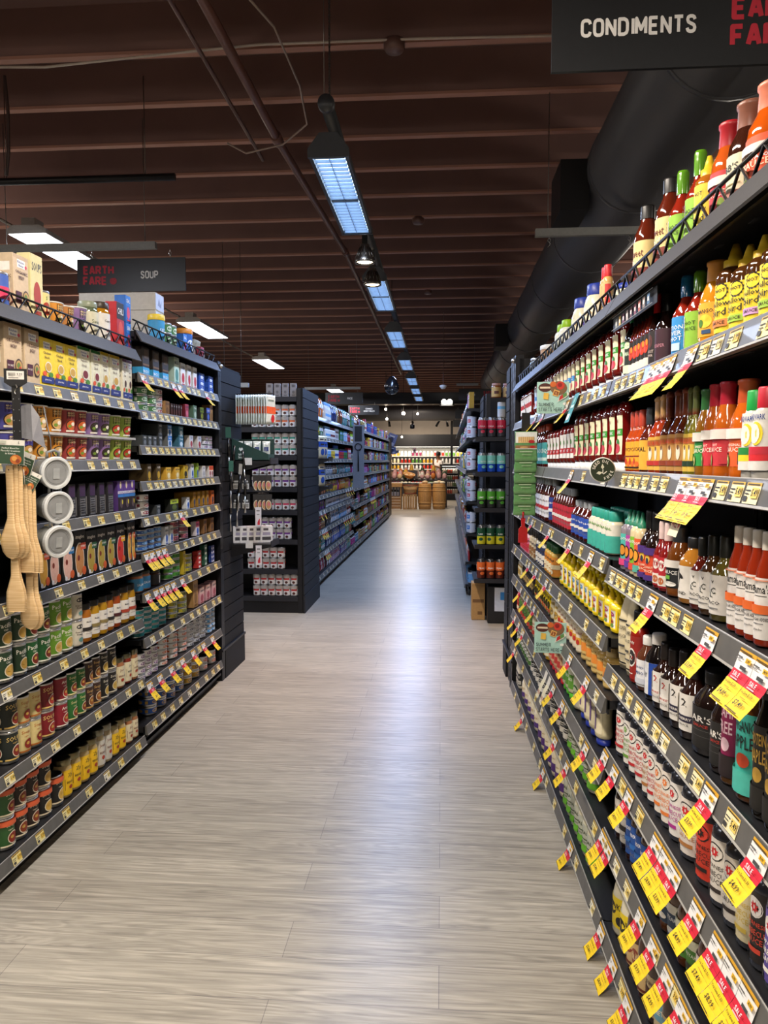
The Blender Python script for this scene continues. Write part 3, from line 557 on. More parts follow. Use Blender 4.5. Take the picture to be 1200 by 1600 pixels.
bottle('bbq_barb', 'barbecue_sauce_bottle', 'broad brown barbecue bottle with maroon band', 'bbq', .050, .22, '#3a160c', '#1d1512', '#c9b48a', both([band(.3,.68,'#4a1c18'), T('BAR-B-Q',0,.5,.2,'#e6dcc0',1.7), band(.1,.13,'#7a4a2a'), T('ORIGINAL',0,.82,.1,'#4a2418',1.3)]), cat='bottle', lab=(.08,.52))
bottle('bbq_sky', 'barbecue_sauce_bottle', 'brown barbecue bottle with pale blue label', 'bbq', .040, .22, '#43200f', '#1d1512', '#c8b48c', both([Rr(-.7,.4,.7,.9,'#6aa2b8'), T('SWEET',0,.65,.14,'#f0e8d0',1.2), band(.08,.14,'#8a6a3a')]), cat='bottle', lab=(.08,.52))

# --- soup and tinned fish side
def broth(kid, desc, bg, top, t1, t2, art=()):
    carton(kid, 'broth_carton', desc, .095, .062, .222, bg, [Rr(-.97,.93,.97,.992,top), Rr(-.5,.78,.55,.92,'#f2f0ea'), T('Kitchen',0,.88,.045,'#2a4a9a',.9), T('Basics',0,.82,.04,'#2a4a9a',.8), El(.62,.82,.14,.03,'#c83a5a'), T(t1,0,.70,.055,'#4a2418',1.7), T(t2,0,.61,.055,'#4a2418',1.5)] + list(art), None, [Rr(-.9,.02,.9,.98,bg), Rr(-.6,.7,.6,.85,'#e8e4da'), T(t1,0,.6,.06,'#4a2418',1.5), Rr(-.6,.3,.6,.5,'#e0d8c8')], cat='carton')
beef_art = [Rr(-.8,.16,-.05,.36,'#4a1c2c'), T('NO SALT',-.42,.27,.035,'#efe6dc',.65), El(.5,.28,.42,.13,'#4a3a30'), El(.5,.28,.36,.10,'#b8935a'), El(.45,.29,.2,.05,'#5f7a34'), El(.6,.25,.14,.03,'#b8442c')]
veg_art = lambda c: [El(.15,.42,.5,.11,'#e8e2d4'), El(.15,.42,.42,.085,c), El(-.45,.28,.3,.05,'#d8562a'), El(.5,.27,.35,.05,'#4f8a34'), Rr(-.97,.09,.97,.22,'#26347c'), T('gluten free',0,.155,.045,'#eef0f8',1.3)]
broth('broth_beef', 'beige beef broth carton', '#c9b394', '#bda586', 'ORGANIC', 'BEEF', beef_art)
broth('broth_yellow', 'yellow chicken stock carton', '#ecd23a', '#e2c41e', 'Chicken', 'Stock', veg_art('#c9a24a'))
broth('broth_green', 'pale stock carton with green top', '#e4e2c6', '#2f7a34', 'Vegetable', 'Stock', veg_art('#7a2a2c'))
broth('broth_gold', 'pale stock carton with yellow top', '#e6e2c4', '#d8b41c', 'Chicken', 'Stock', veg_art('#c9a24a'))
broth('broth_maroon', 'pale stock carton with maroon top', '#e6e0c8', '#6a1420', 'Beef', 'Stock', veg_art('#4a3430'))
def scup(kid, desc, bg, dk, art):
    cup(kid, 'soup_cup', desc, .047, .108, bg, both([Rr(-.5,.62,.5,.95,dk), T('MIGHTY',0,.87,.07,'#f0dca0',.9), T('GOOD',0,.77,.09,'#f0dca0',.9), El(.1,.32,.72,.27,'#3a2a1c'), El(.1,.32,.62,.23,art), El(.2,.38,.25,.09,'#efe6d2'), El(-.2,.28,.2,.07,'#7a9a3a'), Rr(-.6,.02,.8,.1,'#e6ded0')]))
scup('cup_orange', 'orange soup cup', '#d08a2a', '#6b4414', '#d8b070'); scup('cup_red', 'brick-red soup cup', '#9a3a3a', '#5a1c20', '#c8602c'); scup('cup_purple', 'mauve soup cup', '#8a6aa0', '#5a4a5a', '#3a342c'); scup('cup_green', 'lime green soup cup', '#9ab04a', '#4f6420', '#b83a24'); scup('cup_blue', 'blue and violet soup cup', '#4a4a98', '#3a2a6a', '#c89a5a')
carton('rice_dark', 'rice_mix_box', 'dark grey rice mix box turned edge-on', .05, .10, .15, '#232226', [Rr(-.8,.62,.8,.95,'#3a2244'), Rr(-.8,.05,.8,.58,'#6a6a6c')] + fine(0,.55,7,1.4,'#2a2a2c',.07), None, [Rr(-.8,.05,.8,.6,'#77777a')], cat='box')
carton('rice_purple', 'rice_mix_box', 'violet and black box with rice picture', .062, .04, .15, '#5a3a86', [El(0,.86,.3,.12,'#d8c8a8'), Rr(-.97,.58,.97,.66,'#e8e4f0'), T('BLACK BEAN',0,.62,.05,'#3a2a5a',1.6), Rr(-.97,.46,.97,.56,'#3a7ac0'), Rr(-.97,.0,.97,.46,'#2a2024'), El(.1,.25,.5,.15,'#5a4a50'), El(.4,.3,.2,.08,'#c8b83a')], '#4a2f70', cat='box')
def soupc(kid, desc, bowl, accent):
    carton(kid, 'soup_carton', desc, .085, .062, .185, '#151413', [T('imagine',0,.84,.10,'#f2eee4',1.7), El(-.1,.38,.78,.36,'#e4ddd0'), El(-.1,.38,.70,.33,bowl), El(-.3,.42,.2,.06,'#7a2a1c'), Rr(.05,.58,.95,.72,accent), T('BUTTERNUT',.5,.65,.04,'#f4f0e8',.8), El(.55,.14,.36,.09,'#c85a2a'), El(-.5,.08,.2,.05,'#d8d8dc')], '#151413', [T('imagine',0,.84,.1,'#d8d4ca',1.6), Rr(-.7,.1,.7,.7,'#2c2a28')], cat='carton')
soupc('soup_gold', 'black soup carton with golden bowl', '#d8a23a', '#c8502a'); soupc('soup_pink', 'black soup carton with pale pink bowl', '#dcb0a0', '#2a6aa0'); soupc('soup_brown', 'black soup carton with brown bowl', '#b8804a', '#c8503a'); soupc('soup_olive', 'black soup carton with olive bowl', '#a8923a', '#2a5a3c'); soupc('soup_tomato', 'black soup carton with tomato-red bowl', '#c82a20', '#d8a024')
def scan(kid, desc, bg, t, tc, bowl, r=.037, h=.108, top=None, t2='', pic='#e8e0c8'):
    a = [T(t,0,.80,.17,tc,1.9), T(t2 or 'organic',0,.64,.07,tc,1.2), El(.25,.33,.62,.24,pic), El(.25,.33,.54,.20,bowl), El(.1,.36,.2,.06,'#c8a04a'), Rr(-1,.03,.9,.09,tc)]
    if top: a = [band(.82,1,top)] + a
    can(kid, 'soup_can', desc, r, h, bg, both(a))
scan('can_dkgreen', 'dark green chilli can', '#25402a', 'Pacific', '#efeee0', '#c9a04a', .041, .112, None, 'Chili')
scan('can_chili', 'deep green chilli can with red tab', '#1f5a2c', 'Pacific', '#efeee0', '#7a2a1c', .041, .112, None, 'Chili')
scan('can_ltgreen', 'bright green noodle soup can', '#6a9a2c', 'Pacific', '#efeee0', '#d8b060', .041, .112, None, 'Chicken')
can('canister', 'powder_canister', 'off-white powder canister', .036, .112, '#cfc9ba', both([El(0,.8,.5,.1,'#2a2a28'), T('Free Corn',0,.56,.08,'#333330',1.4), T('Powder',0,.46,.08,'#333330',1.2), El(.1,.22,.4,.1,'#5a8a86')]), cat='canister')
def sauce(kid, desc, liq, bar):
    bottle(kid, 'simmer_sauce_jar', desc, 'jar', .037, .15, liq, '#161616', '#e2ded6', both([T('Madras',0,.78,.09,'#4a4440',1.), band(.36,.52,bar), T('CURRY',0,.44,.08,'#efe8da',1.), Rr(-.5,.2,.5,.22,'#8a8680')]), cat='jar', lab=(.12,.64))
sauce('jar_amber', 'amber sauce jar with white label', '#a8641a', '#2a2624'); sauce('jar_yellow', 'yellow sauce jar with white label', '#b88a1c', '#8a7a4a'); sauce('jar_rust', 'rust sauce jar with white label', '#9a421a', '#4a1c20'); sauce('jar_mustard', 'mustard sauce jar with red-banded label', '#a87c1c', '#a8402a')
scan('can_darksoup', 'black-green soup can', '#1d2420', 'SOUPS', '#d8b86a', '#8a2a1c'); scan('can_cream', 'cream soup can', '#d9c88c', 'Soups', '#b86a2a', '#8a2018', pic='#c8b878'); scan('can_red', 'dark red soup can', '#7a1820', 'SOUPS', '#e6c87a', '#a83024', t2='tomato'); scan('can_crimson', 'crimson soup can', '#8a1c2c', 'Amy', '#f0e6d8', '#b0302a')
scan('can_green', 'green soup can', '#2a6a30', 'Soups', '#e8dca0', '#8a3a1c'); scan('can_brown', 'brown soup can', '#3a241c', 'Soups', '#d8b06a', '#9a5a24'); scan('can_black', 'black soup can', '#1a1918', 'Soups', '#e2dcc8', '#d0b050')
scan('can_greenorange', 'green soup can with orange top band', '#2f5a2c', 'Soup', '#f0e6c8', '#8a2a1c', top='#d8623a'); scan('can_brownorange', 'brown soup can with orange top band', '#2c1d18', 'Soups', '#e8dcc0', '#8a3a1c', top='#d8623a'); scan('can_blackorange', 'black soup can with orange top band', '#1c1a19', 'Soups', '#e8dcc0', '#d8b050', top='#d8623a')
def bean(kid, desc, lid, liq, bg, c, t):
    bottle(kid, 'bean_jar', desc, 'jar', .036, .155, liq, lid, bg, both([T(t,0,.78,.16,c,1.2), Rr(-.7,.2,-.66,.65,c), Rr(.66,.2,.7,.65,c), T('BEANS',0,.5,.09,c,1.1), El(0,.3,.25,.08,'#a83a24')]), cat='jar', capmat='metal')
bean('jar_yellowlab', 'bean jar with bright yellow label', '#8a8264', '#b09a6a', '#e8bc1c', '#3a2a10', 'Zn')
bean('jar_whitelab', 'bean jar with white label', '#8a8878', '#a89878', '#c9c6bc', '#7a4a34', 'Jovial'); bean('jar_creamlab', 'jar with cream label and red seal', '#7d7a62', '#a06a44', '#ddd3b0', '#7a3a30', 'Jov'); bean('jar_redsauce', 'red sauce jar with cream label', '#7d7a62', '#7a2a1c', '#dcd3b4', '#3a3a2a', 'Jov')
def tin(kid, desc, bg, c, r=.042, h=.038, rim='#c6c8ca', cat='tin'):
    can(kid, 'fish_tin', desc, r, h, bg, both([El(0,.5,.5,.36,c), T('TUNA',0,.5,.26,bg,.8), Rr(.8,.2,1.1,.8,c)]), rim, cat=cat, seg=16)
tin('tin_teal', 'teal fish tin', '#1f7f84', '#0f5a64'); tin('tin_yellow', 'yellow fish tin', '#b8ac2a', '#3a6a6a'); tin('tin_green', 'green fish tin', '#4f9a3a', '#2a5a2a'); tin('tin_pink', 'pink fish tin', '#c06a7a', '#1f3a4a'); tin('tin_blue', 'blue fish tin', '#2a5aa8', '#8ab8e0')
tin('tin_purple', 'white fish tin with purple badge', '#d6d4d6', '#6a3a7a'); tin('tin_orange', 'white fish tin with orange badge', '#dad8d4', '#d8683a'); tin('tin_navy', 'white fish tin with navy badge', '#cfd3d8', '#1f2a4a'); tin('tin_sky', 'light blue fish tin', '#5a9ad0', '#e8f0f8'); tin('tin_cobalt', 'cobalt fish tin with gold edge', '#24509a', '#b8923a'); tin('tin_maroon', 'white fish tin with maroon badge', '#d8d4d0', '#8a2438'); tin('tin_gold', 'amber fish tin', '#c89a34', '#2a4a6a'); tin('tin_forest', 'green vegetable tin', '#3f7a44', '#d8e4d0', .04, .045)
def bx(kid, name, desc, w, d, h, bg, c, t, c2=None, side=None):
    carton(kid, name, desc, w, d, h, bg, [Rr(-.97,.62,.97,.992,c2 or bg), El(0,.36,.6,.22,c), T(t,0,.8,.14,'#f4f2ea' if (c2 or bg) < '#888888' else '#22304a',1.6), Rr(-.6,.06,.6,.12,c)], side, cat='box')
carton('b_cyan','snack_box','dark pack with cyan base band',.075,.05,.16,'#2c2520',[Rr(-.97,.01,.97,.30,'#3aa6dc'), T('MACRO',0,.16,.11,'#e8f2f8',1.6), Rr(-.9,.36,.9,.42,'#7a5a3a'), Rr(-.6,.6,.6,.9,'#4a3a2a')],'#2c2520',[Rr(-.98,.01,.98,.30,'#3aa6dc')],None,'box')
bx('b_mint','snack_box','mint snack box',.07,.05,.14,'#b8d4c4','#4a8a80','MACRO','#c9ded0'); bx('b_cream','snack_box','small cream box',.06,.05,.08,'#d8cfa8','#c89a3a','KIT'); bx('b_whitered','tea_box','white box with red figures',.06,.05,.11,'#e4e2e0','#c0303a','SOBA','#dfe4e8'); bx('b_blue','fish_box','bright blue fish box',.085,.03,.045,'#2454b4','#e4ecf4','WILD'); bx('b_kraft','cracker_box','kraft brown box',.05,.05,.09,'#a8804f','#8a6236','GRAIN'); bx('b_choc','snack_box','thin dark chocolate-brown box',.018,.06,.10,'#3a1f1a','#7a3a30','DARK')
bx('b_pink','fish_box','pink and red fish box',.055,.03,.09,'#8a2434','#d86a80','SALMON','#a83a50'); bx('b_green','fish_box','green-grey fish box',.05,.03,.085,'#5a7a64','#c8d8c8','TUNA'); bx('b_lime','fish_box','black and lime fish box',.06,.03,.085,'#23241f','#b8c83a','MACK','#8aa82a'); bx('b_royal','fish_box','black and blue fish box',.06,.03,.085,'#24262f','#4a6ac8','SARD','#3a58b8'); bx('b_grey','fish_box','dark grey fish box',.045,.09,.06,'#3a3f42','#777c80','WILD'); bx('b_bluefront','fish_box','grey and blue fish box',.05,.09,.075,'#c8d0d8','#2a6ab0','WILD','#2f7ac8','#6a7074'); bx('b_tealblue','fish_box','teal-blue fish box',.06,.05,.075,'#3a7088','#d4e4ec','TUNA'); bx('b_pattern','fish_box','white box with red and blue pattern',.055,.03,.075,'#d8d4d0','#a83a44','FISH','#c8ccd8'); bx('b_ochre','fish_box','dark ochre fish box',.05,.09,.07,'#4a3a1c','#c8a02c','OLIVE'); bx('b_yellow','fish_box','yellow fish box',.06,.03,.07,'#d8a83a','#f0e0b0','MUSTARD','#e0b23c'); bx('b_yblack','fish_box','yellow and black fish box',.06,.03,.075,'#c8a424','#23211c','SAR'); bx('b_bluewhite','fish_box','white and blue fish box',.04,.03,.08,'#dfe4e8','#2a58a8','KING'); bx('b_limeblue','fish_box','lime and blue fish box',.03,.03,.08,'#9ab83a','#2a58a8','K'); bx('b_white','fish_box','plain white fish box',.05,.03,.075,'#d8d6d4','#a8a8aa','FISH'); bx('b_whiteorange','fish_box','white and orange fish box',.05,.03,.075,'#e4dcd4','#8a2438','KIP','#d8562c')
bx('b_limelong','fish_box','black box with lime skyline',.11,.03,.07,'#20231f','#5a6a30','SARDINES','#b4c83a'); bx('b_ochrelong','fish_box','amber and navy fish box',.035,.11,.07,'#a87c2a','#2a3a5a','OIL'); bx('b_orangefish','fish_box','orange fish picture box',.05,.09,.075,'#c8682c','#3a3a48','KIP'); bx('b_pinkblue','fish_box','pink and blue salmon box',.06,.03,.085,'#d8d0d4','#2a58a8','PINK','#d8608a'); bx('b_brownpat','cracker_box','brown patterned box',.055,.04,.085,'#8a6238','#4a3424','SEED'); bx('b_redbox','fish_box','red and white fish box',.06,.03,.032,'#b8302c','#e8e4e0','TUNA'); bx('b_greenbox','fish_box','dark green fish box',.05,.03,.032,'#2a5a44','#d4e0d4','TUNA'); bx('b_navybox','fish_box','navy and white fish box',.05,.03,.032,'#24408a','#e4e8ee','TUNA'); bx('b_yellowbox','fish_box','yellow oil box',.035,.05,.13,'#c8b02a','#8a7a1c','OIL'); bx('b_tan','salmon_box','tan salmon box',.07,.05,.09,'#a8824f','#7a5a34','PACK'); bx('b_pinkfish','salmon_box','pink salmon pouch box',.07,.05,.085,'#c89aa0','#9a4a58','SALMON','#d0b0a8'); bx('b_bluebase','fish_box','blue and red box',.05,.05,.085,'#2a6ac0','#d8486a','SEAL','#2f7ad0'); bx('b_redcarton','soup_carton','black carton with red base',.07,.05,.17,'#b8242a','#d8503a','CHILI','#1c1a1a'); bx('b_yellowcarton','soup_carton','tall pale yellow soup canister box',.075,.05,.20,'#d8cf9a','#a83a24','SOUPS','#d9cf98')
bottle('tub_blue', 'cream_tub', 'blue and yellow tub', 'tub', .04, .10, '#2f8ac0', '#e8c83a', '#3a98cc', both([T('SALT',0,.5,.25,'#f0f4f8',1.)]), cat='tub', mat='gloss')
bottle('tub_orange', 'cream_tub', 'blue tub with orange lid', 'tub', .045, .13, '#2458a8', '#d88a2a', '#2a62b4', both([El(0,.5,.5,.2,'#e0e8f0')]), cat='tub', mat='gloss')
bottle('jar_salmon', 'salmon_jar', 'squat salmon jar with blue label', 'jar', .045, .10, '#b07a5a', '#26302e', '#3a8ac0', both([T('SALMON',0,.5,.2,'#e6f0f6',1.4)]), cat='jar')
bottle('jar_dark', 'fish_jar', 'dark fish jar with black lid', 'jar', .042, .105, '#4a2f26', '#141414', '#1c1d22', both([Rr(-.1,.1,.1,.9,'#d8d4cc')]), cat='jar')
bottle('jar_tall', 'cooking_sauce_jar', 'sage jar with cream label', 'jar', .04, .16, '#5f6a50', '#8a927a', '#d8d4b8', both([T('Sauce',0,.6,.16,'#4a5a3a',1.2)]), cat='jar'); bottle('jar_gold', 'cooking_sauce_jar', 'golden jar with white label', 'jar', .042, .17, '#b07a1c', '#3a2f22', '#e4e0d8', both([Rr(-.2,.3,.9,.4,'#a8302a'), T('Curry',0,.7,.12,'#4a3a2a',1.)]), cat='jar'); can('can_bluepink', 'soup_can', 'blue and pink soup can', .04, .115, '#3a58a8', both([band(.2,.6,'#c8325a'), T('SOUPE',0,.4,.16,'#f4ecec',1.3)])); can('can_yellow', 'soup_can', 'pale yellow soup can on the top deck', .036, .10, '#d8cc8a', both([El(0,.4,.5,.25,'#a83a24'), T('S',0,.8,.14,'#5a7a2a')])); scup('cup_tan', 'tan soup cup', '#b87a3a', '#6a4018', '#d8b070')
KIND['can_yellow'].desc = 'pale yellow soup can'

# --- bean cans on the end display
def bcan(kid, desc, c):
    can(kid, 'bean_can', desc, .0345, .103, '#d8d8d6', both([band(.66,1,'#a39c94'), T('Beans',-.1,.85,.16,'#3a342e',1.4), Rr(-.8,.46,.9,.68,c), El(.55,.8,.2,.1,'#3a6a3c'), El(0,.2,.42,.14,'#5a2418'), El(0,.23,.3,.08,'#3c160f')]), '#c4c6c8')
bcan('bean_orange', 'white bean can with orange band', '#d4683a'); bcan('bean_teal', 'white bean can with teal band', '#2a8a74'); bcan('bean_purple', 'white bean can with purple band', '#6a2a8a'); bcan('bean_pink', 'white bean can with pink band', '#c83a5a'); bcan('bean_red', 'white bean can with red band', '#b82a2e')
# --- tall drink cans on the far end display, white tins
def dcan(kid, desc, c1, c2, t):
    b = M(); r, h = .036, .19
    b.lathe([(0,.006),(r*.7,.004),(r*.76,0),(r*.8,.004),(r,.016),(r,h-.022),(r*.82,h-.006),(r*.84,h),(r*.78,h),(r*.74,h-.006),(0,h-.006)], '#7a7d80', 'metal', 16)
    l = M(); l.art([band(0,.48,c2), band(.48,1,c1)] + both([T(t,0,.62,.1,'#e8e6e0',1.4), El(.1,.3,.5,.1,c1)]), cyl(r+.0004,.018,h-.024), (h-.04)/r, 'gloss', 3)
    KIND[kid] = Kind('drink_can', 'can', desc, b.mesh('drink_can'), [('label', l.mesh('label'), [])], r, r, h)
dcan('drink_red', 'tall drink can with red band over dark base', '#c03048', '#3a3a3e', 'COLA'); dcan('drink_blue', 'tall drink can with mint top and blue base', '#7cc4b4', '#1c48a8', 'WATER'); dcan('drink_green', 'tall drink can with green band over black', '#4f9a34', '#2a2c2a', 'LIME'); dcan('drink_yellow', 'tall drink can with dark green top and yellow base', '#1f4a34', '#b8b42a', 'OAK'); dcan('drink_orange', 'tall drink can with orange top and brown base', '#c8602a', '#4a1c14', 'PEAK')
can('tin_big', 'white_tin', 'white tin with red emblem', .05, .113, '#d4d6dc', both([Rr(-.4,.4,.5,.75,'#c8283a'), T('OK',0,.57,.2,'#f0ecea',.7), Rr(-.6,.15,.6,.22,'#9aa0ac')]), cat='tin'); can('tin_bigblue', 'white_tin', 'white tin with blue emblem', .05, .113, '#d4d6dc', both([Rr(-.4,.35,.5,.75,'#2a7ac8'), T('OK',0,.57,.2,'#f0ecea',.7)]), cat='tin')
FRAMES = {'R': (0.5143, -0.01579), 'L': (-1.475, 0.01232)}
